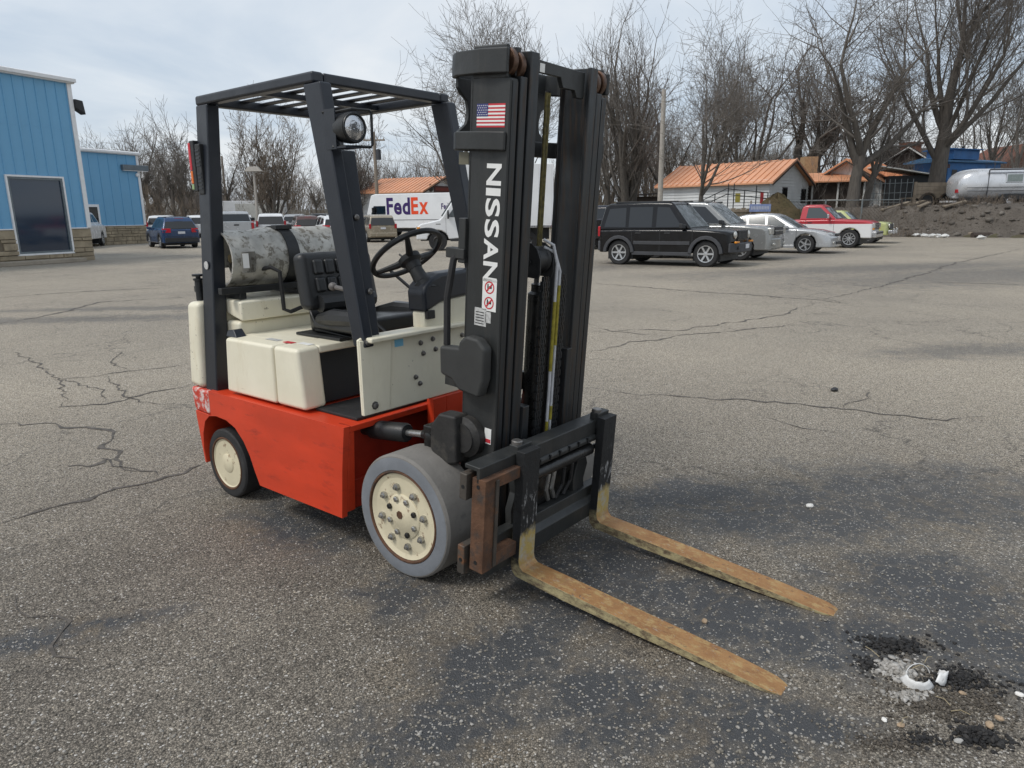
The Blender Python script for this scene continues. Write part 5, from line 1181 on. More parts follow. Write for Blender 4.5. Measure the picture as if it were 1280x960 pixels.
# stands broadside, nose to the left; we look at its left side
va_, vb_ = at(460, 300, 55.5), at(572, 300, 53.0)
hv = math.atan2(va_.y - vb_.y, va_.x - vb_.x)
dvv = Vector((cos(hv), sin(hv), 0)); VL = 8.0
vo = Vector((va_.x, va_.y, 0)) - dvv * (VL / 2) + Vector((-dvv.y, dvv.x, 0)) * -1.05
van = empty('delivery_van', vo, hv, 'long white delivery van with large purple and orange lettering', 'van')
bv = MB(); bv.prism([(-4.0, .62), (-4.0, 3.05), (-3.85, 3.12), (3.2, 3.12), (3.55, 3.02), (3.95, 1.75), (4.0, .62)], 'y', -1.05, 1.05); bv.build('body', vanw, van, bevel=.06, seg=3)
NY = 1.056
for sgn in (1, -1):
    q = MB(); q.prism([(2.35, 1.60), (2.35, 2.25), (3.35, 2.25), (3.62, 1.60)], 'y', sgn * 1.03, sgn * 1.058); q.build('cab_window', glass, van)
    bx_part(van, 'lower_rail', trim_gry, -4.0, 3.9, sgn * 1.02, sgn * 1.06, 1.20, 1.24, 0)
wsn = MB(); wsn.hexa([(3.58, -.95, 2.9), (3.93, -.95, 1.8), (3.93, .95, 1.8), (3.58, .95, 2.9)], [(3.62, -.95, 2.9), (3.97, -.95, 1.8), (3.97, .95, 1.8), (3.62, .95, 2.9)]); wsn.build('windscreen', glass, van)
def vt(body, m, x, w, z0, h): return box_side_text(van, body, m, x, z0, w, h, NY + .003, .030, True)
vt('F', purple, 2.25, .55, 1.62, 1.22); vt('e', purple, 1.63, .64, 1.60, .88); vt('d', purple, .92, .64, 1.60, 1.24); vt('E', orange_p, .20, .58, 1.62, 1.22); vt('x', orange_p, -.46, .74, 1.62, .86)
dr = bx_part(van, 'side_door', vanw, -3.55, -2.15, 1.05, NY + .004, .95, 2.85, .004)
for body, m, x, w, h in (('F', purple, -2.25, .17, .42), ('e', purple, -2.44, .19, .30), ('d', purple, -2.65, .19, .43), ('E', orange_p, -2.87, .18, .42), ('x', orange_p, -3.07, .22, .30)): box_side_text(van, body, m, x, 1.95, w, h, NY + .010, .03, True)
for xw in (-2.4, 2.55):
    for s in (-1, 1):
        w = empty('wheel', (xw, s * .93, .42)); w.parent = van
        T = MB(); T.lathe([(.24, -.13), (.40, -.135), (.42, -.10), (.42, .10), (.40, .135), (.24, .13)], 'y', (0, 0, 0), 24, False); T.build('tyre', tyre_m, w)
        q = MB(); q.lathe([(.24, s * .12), (.2, s * .08), (.1, s * .04), (.08, s * .09), (0, s * .09)], 'y', (0, 0, 0), 18, False); q.build('rim', steelw, w)
    f_ = MB(); f_.prism(arc(xw, .45, .58, 11, .60), 'y', -1.054, 1.054); f_.build('wheel_arch', trim_blk, van)
und = MB(); und.box(-3.9, 3.8, -.7, .7, .35, .63); und.build('chassis', trim_blk, van)
mirror_pair(van, trim_blk, 3.3, 1.05, 1.95, (.08, .3, .4))

# ---- white box truck with a van cab, nose to the left; its box passes behind the mast
a_, b_ = gnd(548, 313.5), gnd(762, 309)
ht_ = R(180 + 6); dt = Vector((cos(ht_), sin(ht_), 0)); nt3 = Vector((-dt.y, dt.x, 0))
to = Vector((a_.x, a_.y, 0)) - dt * 2.55 - nt3 * .96
trk = empty('box_truck', to, ht_, 'white van-cab box truck standing behind the forklift mast', 'truck')
bxm = MB(); bxm.box(-2.5, 1.30, -1.15, 1.15, .95, 3.62); bxm.build('cargo_box', vanw, trk, bevel=.03)
for s in (-1, 1):
    for k in range(7): bx_part(trk, 'box_rivet_strip', vanw, -2.4 + k * .56, -2.37 + k * .56, s * 1.14, s * 1.156, 1.0, 3.58, 0)
    bx_part(trk, 'box_rail', chrome, -2.5, 1.30, s * 1.13, s * 1.165, .93, 1.03, .005)
cabp = [(1.16, .55), (1.16, 2.28), (1.35, 2.34), (1.75, 2.30), (2.35, 1.42), (2.45, 1.32), (3.28, 1.14), (3.45, 1.0), (3.48, .48)]
axw = 2.55
cb_ = MB(); cb_.prism(cabp + list(reversed(arc(axw, .40, .48, 9, .48))), 'y', -.98, .98); cb_.build('cab', P_WHITE, trk, bevel=.06, seg=3)
for s in (-1, 1):
    q = MB(); q.prism([(1.30, 1.42), (1.30, 2.10), (1.62, 2.10), (2.12, 1.42)], 'y', s * .95, s * .986); q.build('door_window', glass_l, trk)
    bx_part(trk, 'door_seam', trim_blk, 2.18, 2.19, s * .95, s * .9815, .55, 1.40, 0); bx_part(trk, 'door_handle', trim_blk, 1.25, 1.40, s * .95, s * 1.0, 1.10, 1.26, .01)
    q = MB(); q.box(2.05, 2.12, s * 1.0, s * 1.28, 1.35, 1.72); q.build('door_mirror', trim_blk, trk, bevel=.03)
    bx_part(trk, 'turn_signal', lampamber, 3.30, 3.44, s * .80, s * .985, .86, 1.02, .01); bx_part(trk, 'badge', trim_blk, 2.42, 2.62, s * .97, s * .984, 1.12, 1.15, 0)
    bx_part(trk, 'headlamp', lampclear, 3.40, 3.49, s * .55, s * .85, .80, 1.02, .01)
    for xw in (axw, -1.4):
        w = empty('wheel', (xw, s * .82, .40)); w.parent = trk
        T = MB(); T.lathe([(.22, -.12), (.38, -.125), (.40, -.09), (.40, .09), (.38, .125), (.22, .12)], 'y', (0, 0, 0), 24, False); T.build('tyre', tyre_m, w)
        q = MB(); q.lathe([(.23, s * .11), (.2, s * .13), (.12, s * .06), (0, s * .08)], 'y', (0, 0, 0), 18, False); q.build('rim', steelw, w)
wsn = MB(); wsn.hexa([(1.80, -.86, 2.24), (2.34, -.86, 1.46), (2.34, .86, 1.46), (1.80, .86, 2.24)], [(1.84, -.86, 2.26), (2.38, -.86, 1.48), (2.38, .86, 1.48), (1.84, .86, 2.26)]); wsn.build('windscreen', glass_l, trk)
und = MB(); und.box(-2.4, 3.3, -.55, .55, .42, .94); und.build('chassis', trim_blk, trk); bx_part(trk, 'step', trim_blk, 1.25, 2.0, -.99, .99, .40, .50, .01)

# ============================================================ BUILDINGS
bluep = pm('blue_metal_siding', (.145, .36, .57), .45, var=.05, scale=.6, dirt=(.125, .32, .51), dirt_t=.5, dirt_s=.8, dirt_w=.3, stretch=(1, 1, .3))
whitep = pm('white_metal_trim', (.72, .73, .74), .5, var=.06)
stonem = pm('split_limestone', (.30, .25, .175), .9, var=.28, scale=2.2, dirt=(.17, .135, .09), dirt_t=.56, dirt_s=5, dirt_w=.15, bump=.9, bscale=14)
mortar = pm('dark_mortar', (.15, .125, .09), .95, var=.2)
conc = pm('weathered_concrete', (.30, .265, .215), .9, var=.18, scale=2, dirt=(.19, .165, .13), dirt_t=.55, dirt_s=4, dirt_w=.2, bump=.5, bscale=30)
def wall_frame(K, d):
    """local frame with x along d, z up, outward = -y; returns rz and a pixel -> wall coordinate function"""
    rz = math.atan2(d.y, d.x); nrm = Vector((-d.y, d.x, 0))
    def wp(px, py):
        r = ray(px, py); t = nrm.dot(K - Vector((0, 0, CAM_H))) / nrm.dot(r); P = Vector((0, 0, CAM_H)) + r * t - K
        return (P.dot(d), P.z)
    return rz, wp
BD = Vector((.416, .909, 0)).normalized()
def metal_building(K, d, length, depth, H, zs, label, window=None, rib=.37, seed=1, Hs=None):
    rz, wp = wall_frame(K, d)
    b = empty('metal_building', K, rz, label, 'building')
    x0 = -length
    core = MB()
    def wallbox(xa, xb, z0, z1): core.box(xa, xb, .02, .22, z0, z1)
    if window:
        wx0, wx1, wz0, wz1 = window
        core.box(x0, wx0, .02, .22, zs, H); core.box(wx1, 0, .02, .22, zs, H); core.box(wx0, wx1, .02, .22, wz1, H)
    else: core.box(x0, 0, .02, .22, zs, H)
    core.box(x0, 0, depth - .2, depth, 0, H); core.box(-.22, -.02, .22, depth - .2, 0, H); core.box(x0, x0 + .2, .22, depth - .2, 0, H)
    wl_o = core.build('wall', bluep, b, smooth=0)
    # overlapping metal sheets with raised ribs
    rbm = MB(); n = int(length / rib)
    me = {}
    for k in range(n):
        xa = -rib * k - .16
        lo = zs
        if window and wx0 - .06 < xa < wx1 + .06: lo = wz1 + .10
        key = round(lo, 2)
        if key not in me:
            q = MB(); q.prism([(-.028, .021), (-.014, -.012), (.014, -.012), (.028, .021)], 'z', lo, H - .02); o = q.build('panel_rib', bluep, wl_o, smooth=0); me[key] = o.data; o.location = (xa, 0, 0)
        else: link_mesh('panel_rib', me[key], wl_o, Matrix.Translation((xa, 0, 0)))
    for z_ in (zs + (H - zs) * .34, zs + (H - zs) * .68):
        q = MB(); q.box(x0, wx0 - .12 if (window and z_ < wz1) else 0, .012, .021, z_, z_ + .02); q.build('sheet_lap', bluep, wl_o)
    cr_ = MB(); cr_.box(-.13, .03, -.035, .23, zs, H); cr_.build('corner_trim', whitep, b)
    ev = MB(); ev.prism([(-.12, H - .02), (-.12, H + .16), (.0, H + .20), (depth / 2, H + .20 + depth * .04), (depth / 2, H + .1), (.2, H - .02)], 'x', x0, .12); ev.build('roof', whitep, b, bevel=.02)
    gt = MB(); gt.box(x0, .14, -.20, -.121, H + .02, H + .15); gt.build('gutter', whitep, b, bevel=.02)
    sl_ = MB(); sl_.box(x0, wx0 - .07 if window else -.131, -.05, .05, zs - .04, zs); sl_.build('base_sill', whitep, b)
    if window: sl_ = MB(); sl_.box(wx1 + .07, -.131, -.05, .05, zs - .04, zs); sl_.build('base_sill', whitep, b)
    mo = MB()
    if window: mo.box(x0, wx0, .0, .2, 0, zs - .04); mo.box(wx1, .0, 0, .2, 0, zs - .04); mo.box(wx0, wx1, .0, .2, 0, wz0)
    else: mo.box(x0, 0, 0, .2, 0, zs - .04)
    sw = mo.build('stone_base', mortar, b)
    rg = random.Random(seed); z = .0
    while z < zs - .08:
        h = min(rg.choice((.12, .16, .2, .26)), zs - .045 - z); x = 0.
        if zs - .045 - z - h < .06: h = zs - .045 - z
        while x > x0:
            w = rg.uniform(.3, .95); xa = max(x - w, x0); zt = z + h
            if window and xa < wx1 and x > wx0 and zt > wz0:
                if x > wx1 + .05: xa = wx1 + .01
                elif xa < wx0 - .05: x = wx0 - .01
                else: x -= w; continue
            if x - xa > .04:
                dd = rg.uniform(.012, .05); q = MB(); j = lambda: rg.uniform(-.012, .012)
                q.hexa([(xa + .008, .01, z + .006), (x - .008, .01, z + .006), (x - .008, .01, zt - .006), (xa + .008, .01, zt - .006)], [(xa + .02 + j(), -dd + j(), z + .018), (x - .02 + j(), -dd + j(), z + .018), (x - .02 + j(), -dd + j(), zt - .018), (xa + .02 + j(), -dd + j(), zt - .018)])
                q.build('stone_block', stonem, sw, smooth=0)
            x -= w
        z += h
    return b, wp
K1 = gnd(122, 325); K1 = Vector((K1.x - .1, K1.y, 0))
_, wp1 = wall_frame(K1, BD)
wa, wb2, wc = wp1(14, 228), wp1(86, 318), wp1(78, 229)
win1 = (wp1(16, 270)[0], wp1(84, 270)[0], .36, 2.95)
b1, _ = metal_building(K1, BD, 9.5, 14, 6.28, 1.22, 'tall blue metal building with a large dark window and stone base', win1)
wf = MB(); wx0, wx1, wz0, wz1 = win1
for a in ((wx0 - .06, wx0, wz0 - .06, wz1 + .06), (wx1, wx1 + .06, wz0 - .06, wz1 + .06), (wx0, wx1, wz1, wz1 + .06), (wx0, wx1, wz0 - .06, wz0)): wf.box(a[0], a[1], -.045, .10, a[2], a[3])
wfo = wf.build('window', whitep, b1, smooth=0)
wf2 = MB(); gfr = pm('grey_window_frame', (.14, .17, .19), .4, .3)
for a in ((wx0, wx0 + .07, wz0, wz1), (wx1 - .07, wx1, wz0, wz1), (wx0 + .07, wx1 - .07, wz1 - .07, wz1), (wx0 + .07, wx1 - .07, wz0, wz0 + .07)): wf2.box(a[0], a[1], -.02, .08, a[2], a[3])
wf2.build('window_frame', gfr, wfo, smooth=0)
wpn = MB(); wpn.box(wx0 + .07, wx1 - .07, .03, .045, wz0 + .07, wz1 - .07); wpn.build('pane', glassmat('tinted_pane', (.012, .028, .055), .06), wfo, smooth=0)
fl_ = MB(); fl_.hexa([(.04, -.12, 5.45), (.40, -.12, 5.25), (.40, .18, 5.25), (.04, .18, 5.45)], [(.04, -.12, 5.75), (.34, -.12, 5.72), (.34, .18, 5.72), (.04, .18, 5.75)]); fl_.build('flood_lamp', trim_blk, b1, bevel=.02)
kb = MB(); kb.box(-9.5, -.75, -.62, -.05, 0, .14); kb.box(-.74, .05, -.45, -.05, 0, .10); 
k1 = MB(); k1.box(-9.5, -.72, -.60, .0, 0, .14); k1.build('concrete_step', conc, b1, bevel=.02)
sw_ = MB(); sw_.add([K1 + BD * a + Vector((BD.y, -BD.x, 0)) * c + Vector((0, 0, .006)) for a, c in ((-.7, .02), (-.7, .75), (3.5, .65), (3.5, .02))], [(0, 1, 2, 3)]); tag(sw_.build('pavement', conc, smooth=0), kind='structure')
K2 = gnd(187, 304); K2 = Vector((K2.x - .1, K2.y, 0))
b2, wp2 = metal_building(K2, BD, 12.0, 14, 5.35, 1.15, 'low blue metal wing with a tube lamp behind the tall blue building', None, rib=.62, seed=5)
lx, lz = wp2(168, 210); q = MB(); q.box(lx - .95, lx + .85, -.22, .02, lz - .16, lz + .16); wlf = q.build('wall_lamp', gfr, b2, bevel=.03); q = MB(); q.box(lx - .9, lx + .8, -.19, -.03, lz - .20, lz - .162); q.build('lamp_tube', whitep, wlf, bevel=.01)
lx, lz = wp2(171, 219); q = MB(); q.ell((lx, -.04, lz), (.12, .10, .12)); q.build('security_dome', whitep, b2)
dxx, dzz = wp2(121, 262)
q = MB(); q.box(dxx - .9, dxx + .15, -.03, .02, .1, dzz + .3); dq = q.build('door', whitep, b2); q = MB(); q.box(dxx - .7, dxx + .02, -.045, -.03, .9, dzz + .15); q.build('pane', glass, dq)
kk = MB()

# ---- houses
siding = pm('white_clapboard', (.62, .63, .63), .7, var=.08, scale=1.5, dirt=(.48, .48, .46), dirt_t=.58, dirt_s=2.5, dirt_w=.2)
orange_roof = pm('orange_metal_roof', (.68, .33, .18), .42, .1, var=.10, scale=.5, dirt=(.60, .26, .12), dirt_t=.52, dirt_s=.9, dirt_w=.3, kind='World')
darkwood = pm('dark_weathered_wood', (.055, .042, .035), .9, var=.3, scale=3)
brick_m = pm('dull_brick', (.16, .075, .05), .9, var=.25, scale=3)
shingle = pm('dark_shingles', (.045, .038, .036), .9, var=.25, scale=2)
whitew = pm('white_wood', (.62, .62, .60), .7, var=.1)
def gable_house(name, label, B, e1, L, Wd, z0, ze, zr, wall_m, roof_m, cat='house', boards=True, ribs=True, over=.35, windows=(), gwin=()):
    """B: corner; e1: unit vector of the ridge, going away from the corner; the gable shows at B's side"""
    rz = math.atan2(e1.y, e1.x); h = empty(name, (B.x, B.y, z0), rz, label, cat)
    # local x along ridge, width runs to -y (right-hand side seen from B looking along e1)
    H, HR = ze - z0, zr - z0
    w = MB(); w.prism([(0, 0), (0, H), (-Wd / 2, HR), (-Wd, H), (-Wd, 0)], 'x', 0, L); wo_ = w.build('wall', wall_m, h, smooth=0)
    if boards:
        z = .12
        bh = .21; long_me = None
        while z < H - .05:
            q = MB(); q.prism([(.0, 0), (.05, 0), (.006, bh)], 'x', 0.0, L)
            if long_me is None:
                o = q.build('clapboard', wall_m, wo_, smooth=0); long_me = o.data; o.location = (0, 0, z)
            else: link_mesh('clapboard', long_me, wo_, Matrix.Translation((0, 0, z)))
            z += bh
        z = .12
        while z < HR - .1:
            f = 0 if z < H - .1 else (z + bh - H) / (HR - H); a, b_ = -Wd / 2 * f, -Wd + Wd / 2 * f
            if a - b_ > .2:
                q = MB(); q.prism([(0, z), (-.05, z), (-.006, z + bh)], 'y', a, b_); q.build('clapboard', wall_m, wo_, smooth=0)
            z += bh
    t_ = .10
    sl = (HR - H) / (Wd / 2)
    for s in (0, 1):
        ya, yb = (over, -Wd / 2) if s == 0 else (-Wd - over, -Wd / 2)
        za = H - over * sl
        r = MB(); r.prism([(ya, za + .02), (yb, HR + .02), (yb, HR + .02 + t_), (ya, za + .02 + t_)], 'x', -over, L + over); ro = r.build('roof', roof_m, h, smooth=0)
        if ribs:
            n = int((L + 2 * over) / .45); me = None
            for k in range(n + 1):
                x = -over + .02 + k * (L + 2 * over - .04) / n
                if me is None:
                    q = MB(); q.prism([(ya, za + .02 + t_), (yb, HR + .02 + t_), (yb, HR + .075 + t_), (ya, za + .075 + t_)], 'x', -.03, .03); o = q.build('roof_rib', roof_m, ro, smooth=0); me = o.data; o.location = (x, 0, 0)
                else: link_mesh('roof_rib', me, ro, Matrix.Translation((x, 0, 0)))
    for s in (0, 1):
        ya, yb = (over, -Wd / 2) if s == 0 else (-Wd - over, -Wd / 2); za = H - over * sl
        q = MB(); q.prism([(ya, za - .10), (yb, HR - .10), (yb, HR + .018), (ya, za + .018)], 'x', -over - .03, -over + .05); q.build('barge_board', darkwood if wall_m is siding else whitew, h, smooth=0)
    for (x0, x1, a, b_) in windows:
        q = MB(); q.box(x0, x1, .02, .06, a, b_); wo2 = q.build('window', whitew, h); q = MB(); q.box(x0 + .08, x1 - .08, .055, .07, a + .08, b_ - .08); q.build('pane', glass, wo2)
    for (y0, y1, a, b_) in gwin:
        q = MB(); q.box(-.06, -.02, -y1, -y0, a, b_); wo2 = q.build('window', trim_blk, h); q = MB(); q.box(-.07, -.055, -y1 + .08, -y0 - .08, a + .08, b_ - .08); q.build('pane', glass, wo2)
    return h
S2 = .70711
HB = at(961, 250, 50)
# seen long wall runs to the left and back; mirror so that the gable lies to the right
def mirror_gable(name, label, B, L, Wd, z0, ze, zr, ang, wall_m, roof_m, **kw):
    e1 = Vector((cos(ang), sin(ang), 0)); return gable_house(name, label, B, e1, L, Wd, z0, ze, zr, wall_m, roof_m, **kw)
house1 = mirror_gable('clapboard_house', 'white clapboard house with ribbed orange metal roof and a stair railing', HB, 8.6, 6.2, 1.2, 3.5, 4.95, R(135), siding, orange_roof, gwin=((1.9, 2.7, 1.0, 1.95), (5.0, 5.8, .9, 1.9)), over=.4)
P2 = at(1000, 250, 57)
house2 = mirror_gable('clapboard_house', 'second orange roofed house with dark open porch behind the white clapboard house', Vector((P2.x + 1.0, 57, 0)), 6, 5.0, 1.4, 3.6, 5.1, R(45), siding, orange_roof, boards=False, over=.6)
ch_ = MB(); c_ = at(1011, 205, 62); ch_.box(c_.x - .55, c_.x + .55, 61.5, 62.5, 4.0, 5.9); cho = ch_.build('chimney', pm('tan_chimney', (.38, .25, .14), .9, var=.2), None); cho.parent = house2; cho.matrix_parent_inverse = (Matrix.Translation(house2.location) @ Matrix.Rotation(house2.rotation_euler.z, 4, 'Z')).inverted()
pc = at(1030, 243, 55.5)
pr_ = MB(); pr_.box(-2.6, 2.6, -.9, .9, 0, 2.0); por = empty('porch', (pc.x, 55.5, 1.5), R(-20), 'dark open porch with posts under the orange roof', 'porch'); pr_.build('porch_interior', darkwood, por)
for k in range(4):
    q = MB(); q.box(-2.7 + k * 1.75, -2.58 + k * 1.75, -1.15, -1.03, 0, 2.1); q.build('post', whitew, por)
q = MB(); q.prism([(-1.5, 2.05), (1.2, 2.75), (1.2, 2.85), (-1.5, 2.15)], 'x', -3.0, 3.0); q.build('porch_roof', orange_roof, por)
q = MB(); q.box(-2.7, 2.7, -1.1, -1.04, .75, .82); q.build('porch_rail', whitew, por)
# dark house with gables and chimney
dk = at(1112, 240, 63)
house3 = mirror_gable('dark_house', 'dark brown gabled house with brick chimney behind the great tree', Vector((at(1090, 240, 61).x, 61, 0)), 6, 4.6, 1.6, 4.9, 6.45, R(68), darkwood, shingle, boards=False, ribs=False, gwin=((1.5, 2.1, 2.4, 3.3), (2.5, 3.1, 2.4, 3.3)))
c_ = at(1137, 200, 62); q = MB(); q.box(c_.x - .55, c_.x + .55, 61.4, 62.6, 4, 6.75); q.box(c_.x - .65, c_.x + .65, 61.3, 62.7, 6.751, 6.95); o = q.build('chimney', brick_m, None); o.parent = house3; o.matrix_parent_inverse = (Matrix.Translation(house3.location) @ Matrix.Rotation(house3.rotation_euler.z, 4, 'Z')).inverted()
d2 = at(1133, 235, 58)
house4 = mirror_gable('porch_gable', 'small white trimmed gable annex beside the dark brown house', Vector((at(1116, 235, 57).x, 57, 0)), 4, 3.0, 1.8, 3.2, 4.5, R(75), darkwood, shingle, boards=False, ribs=False, cat='annex')
d3 = at(1152, 205, 66); q = MB(); ww = empty('white_house', (d3.x, 68, 1.5), R(10), 'pale upper storey house seen between the chimney and the great tree', 'house'); q.box(-1.5, 5, -2, 4, 0, 4.2); q.build('wall', siding, ww); q = MB(); q.prism([(-2.4, 4.15), (1, 5.6), (4.4, 4.15)], 'x', -1.9, 5.4); q.build('roof', shingle, ww)
d4 = at(1268, 215, 75); rr = empty('far_house', (d4.x, 78, 2.0), R(0), 'far house with a red-brown roof beyond the silver trailer', 'house'); q = MB(); q.box(-3, 8, -2, 5, 0, 2.6); q.build('wall', siding, rr); q = MB(); q.prism([(-3.5, 2.5), (8.5, 2.5), (2.5, 6.1)], 'y', -2.6, 5.6); q.build('roof', pm('red_brown_roof', (.17, .065, .04), .85, var=.2), rr)
# small grey shed with awning and wire greenhouse frame
s1 = at(1120, 245, 52)
sh = empty('open_shed', (s1.x, 52, 1.75), R(-12), 'dark open shed with white sloping awning beside the wire pen', 'shed')
q = MB(); q.box(-.6, 2.0, 0, 2.4, 0, 2.1); q.build('shed_wall', trim_blk, sh); q = MB(); q.hexa([(-1.5, -.6, 2.75), (2.3, -.6, 2.05), (2.3, 2.6, 2.05), (-1.5, 2.6, 2.75)], [(-1.5, -.6, 2.83), (2.3, -.6, 2.13), (2.3, 2.6, 2.13), (-1.5, 2.6, 2.83)]); q.build('awning', whitew, sh)
galv = pm('galvanised_wire', (.20, .22, .225), .5, .4, var=.2)
pen = at(1112, 250, 48)
wp_ = empty('wire_pen', (pen.x, 47.5, 1.55), R(-8), 'grey wire pen panels leaning in front of the open shed', 'pen')
for k in range(9):
    q = MB(); x = -1.6 + k * .33; q.tube([(x, 0, 0), (x + .06 * sin(k), .05, 1.9)], .022, 5); q.build('upright', galv, wp_)
for z in (.4, 1.0, 1.6):
    q = MB(); q.tube([(-1.7, 0, z), (1.1, .05, z + .06)], .018, 5); q.build('wire_rail', galv, wp_)

# middle house with sign board
B2 = Vector((-8.3, 69.5, 0))
house5 = gable_house('signed_house', 'low house with orange roof and a dark sign board on its gable', B2, Vector((-.91, .41, 0)).normalized(), 6.8, 8.2, 0, 3.75, 5.15, siding, orange_roof, boards=False)
sg = MB(); sg.box(-.10, -.03, -5.6, -2.2, 3.75, 4.35); sgo = sg.build('sign_board', pm('sign_brown', (.09, .028, .022), .7), house5)
for k in range(12):
    q = MB(); q.box(-.112, -.10, -5.3 + k * .24, -5.16 + k * .24, 3.9, 4.18); q.build('sign_letter', pm('faded_red_letter', (.26, .05, .035), .7), sgo)
for y in (-1.6, -6.2):
    q = MB(); q.lathe([(.36, -.10), (.36, -.03)], 'x', (0, y, 4.1), 16); q.build('round_sign', darkwood, house5)
# pale sheds behind the parked cars
ps = at(308, 258, 78); shd = empty('box_trailer', (ps.x, 80, 0), R(8), 'white box trailer parked under the bare trees', 'trailer'); q = MB(); q.box(-3.0, 3.4, -1.2, 1.2, .9, 3.3); q.build('box', vanw, shd, bevel=.05); q = MB(); q.box(-1.6, 3.2, -1.23, -1.2, 1.2, 3.0); q.build('side_panel', pm('pale_panel', (.52, .52, .49), .7), shd); q = MB(); q.box(-2.8, 3.2, -.8, .8, .3, .9); q.build('chassis', trim_blk, shd)
pf = at(400, 262, 86); fnc = empty('board_fence', (pf.x, 88, 0), R(3), 'long pale board fence behind the far row of cars', 'fence')
me = None
for k in range(60):
    x = -14 + k * .46
    if me is None:
        q = MB(); q.box(-.21, .21, -.03, .03, 0, 2.4); o = q.build('board', pm('grey_board', (.30, .29, .26), .9, var=.25), fnc); me = o.data; o.location = (x, 0, 0)
    else: link_mesh('board', me, fnc, Matrix.Translation((x, .02 * (k % 2), .05 * sin(k * 2.3))))
ph = at(215, 255, 100); hs_ = gable_house('pale_house', 'pale gabled house half hidden in trees right of the low blue wing', Vector((ph.x - 3, 100, 0)), Vector((.5, .866, 0)), 8, 8, 0, 2.9, 5.0, siding, shingle, boards=False, ribs=False)
ls = at(845, 250, 66); sd2 = empty('lean_to_shed', (ls.x - 2, 64, 1.0), R(5), 'dark lean-to shed between the light pole and the white house', 'shed'); q = MB(); q.box(-3, 2.2, 0, 2.5, 0, 1.9); q.build('shed_wall', darkwood, sd2); q = MB(); q.hexa([(-3.3, -.4, 1.9), (2.5, -.4, 2.3), (2.5, 2.8, 2.3), (-3.3, 2.8, 1.9)], [(-3.3, -.4, 2.0), (2.5, -.4, 2.4), (2.5, 2.8, 2.4), (-3.3, 2.8, 2.0)]); q.build('shed_roof', shingle, sd2)

# ---- silver travel trailer on the bank
alu2 = pm('polished_trailer_skin', (.72, .73, .75), .30, .5, var=.06, scale=.8, dirt=(.42, .43, .44), dirt_t=.5, dirt_s=1.2, dirt_w=.3, bump=.15, bscale=3)
RVY = 45.0; r0 = at(1186, 258, RVY)
rv = empty('travel_trailer', (r0.x, RVY, 1.62), R(-6), 'silver rounded travel trailer standing on top of the earth bank', 'trailer')
sh_ = MB(); nst, ncs = 15, 20; LRV = 8.0
def sect(x):
    e_ = 0.
    if x < 1.1: e_ = 1 - math.sqrt(max(0, 1 - ((1.1 - x) / 1.1) ** 2))
    if x > LRV - 1.1: e_ = 1 - math.sqrt(max(0, 1 - ((x - LRV + 1.1) / 1.1) ** 2))
    return 1 - e_
stx = [0.02, .06, .14, .27, .45, .7, 1.1, 2.5, 4, 5.5, LRV - 1.1, LRV - .7, LRV - .4, LRV - .15, LRV - .02]
for x in stx:
    k = sect(x)
    for j in range(ncs):
        a = 2 * pi * j / ncs; ca, sa = cos(a), sin(a)
        y = 1.2 * math.copysign(abs(ca) ** .55, ca) * (.45 + .55 * k); z = 1.0 * math.copysign(abs(sa) ** .6, sa)
        if sa > 0: zz = 1.35 + z * (.10 + .80 * k) 
        else: zz = 1.35 + z * (.62 + .33 * k)
        sh_.v.append((x, y, zz))
for i in range(len(stx) - 1):
    for j in range(ncs): sh_.f.append((i * ncs + j, i * ncs + (j + 1) % ncs, (i + 1) * ncs + (j + 1) % ncs, (i + 1) * ncs + j))
sh_.f.append(tuple(range(ncs))); sh_.f.append(tuple((len(stx) - 1) * ncs + j for j in range(ncs)))
rvs = sh_.build('shell', alu2, rv, smooth=60)
q = MB(); q.box(2.45, 3.45, -1.225, -1.15, 1.38, 1.92); wo3 = q.build('window', chrome, rv, bevel=.05); q = MB(); q.box(2.52, 3.38, -1.235, -1.2, 1.44, 1.86); q.build('pane', pm('dusty_pane', (.22, .26, .25), .25), wo3, bevel=.03)
q = MB(); q.box(1.5, 7.6, -1.30, -1.13, 2.10, 2.18); q.build('awning_rail', trim_gry, rv, bevel=.02)
for z in (.92, 1.12): q = MB(); q.box(.35, 7.5, -1.215, -1.17, z, z + .025); q.build('body_seam', trim_gry, rv)
q = MB(); q.box(1.48, 1.52, -1.20, -1.12, .45, 2.12); q.build('body_seam', trim_gry, rv)
q = MB(); q.box(4.1, 5.2, -1.23, -1.18, .98, 1.06); q.build('vent', trim_blk, rv)
q = MB(); q.box(-.02, .10, -.75, -.55, .85, 1.05); q.build('tail_lamp', lampred, rv)
q = MB(); q.prism([(2.25, .42), (2.35, .70), (2.5, .74), (4.3, .74), (4.45, .70), (4.55, .42)], 'y', -1.212, -1.15); q.build('wheel_well', trim_blk, rv)
for xw in (2.82, 3.82):
    w = empty('wheel', (xw, -1.12, .32)); w.parent = rv
    T = MB(); T.lathe([(.18, -.1), (.32, -.1), (.34, -.07), (.34, .07), (.32, .1), (.18, .1)], 'y', (0, 0, 0), 20, False); T.build('tyre', tyre_m, w); q = MB(); q.lathe([(.20, -.09), (.17, -.11), (.0, -.06)], 'y', (0, 0, 0), 16, False); q.build('rim', chrome, w)
q = MB(); q.box(-.45, .3, -.3, .3, .30, .40); q.build('rear_step', whitep, rv); q = MB(); q.box(.4, 7.6, -.9, .9, .28, .52); q.build('chassis', trim_blk, rv)

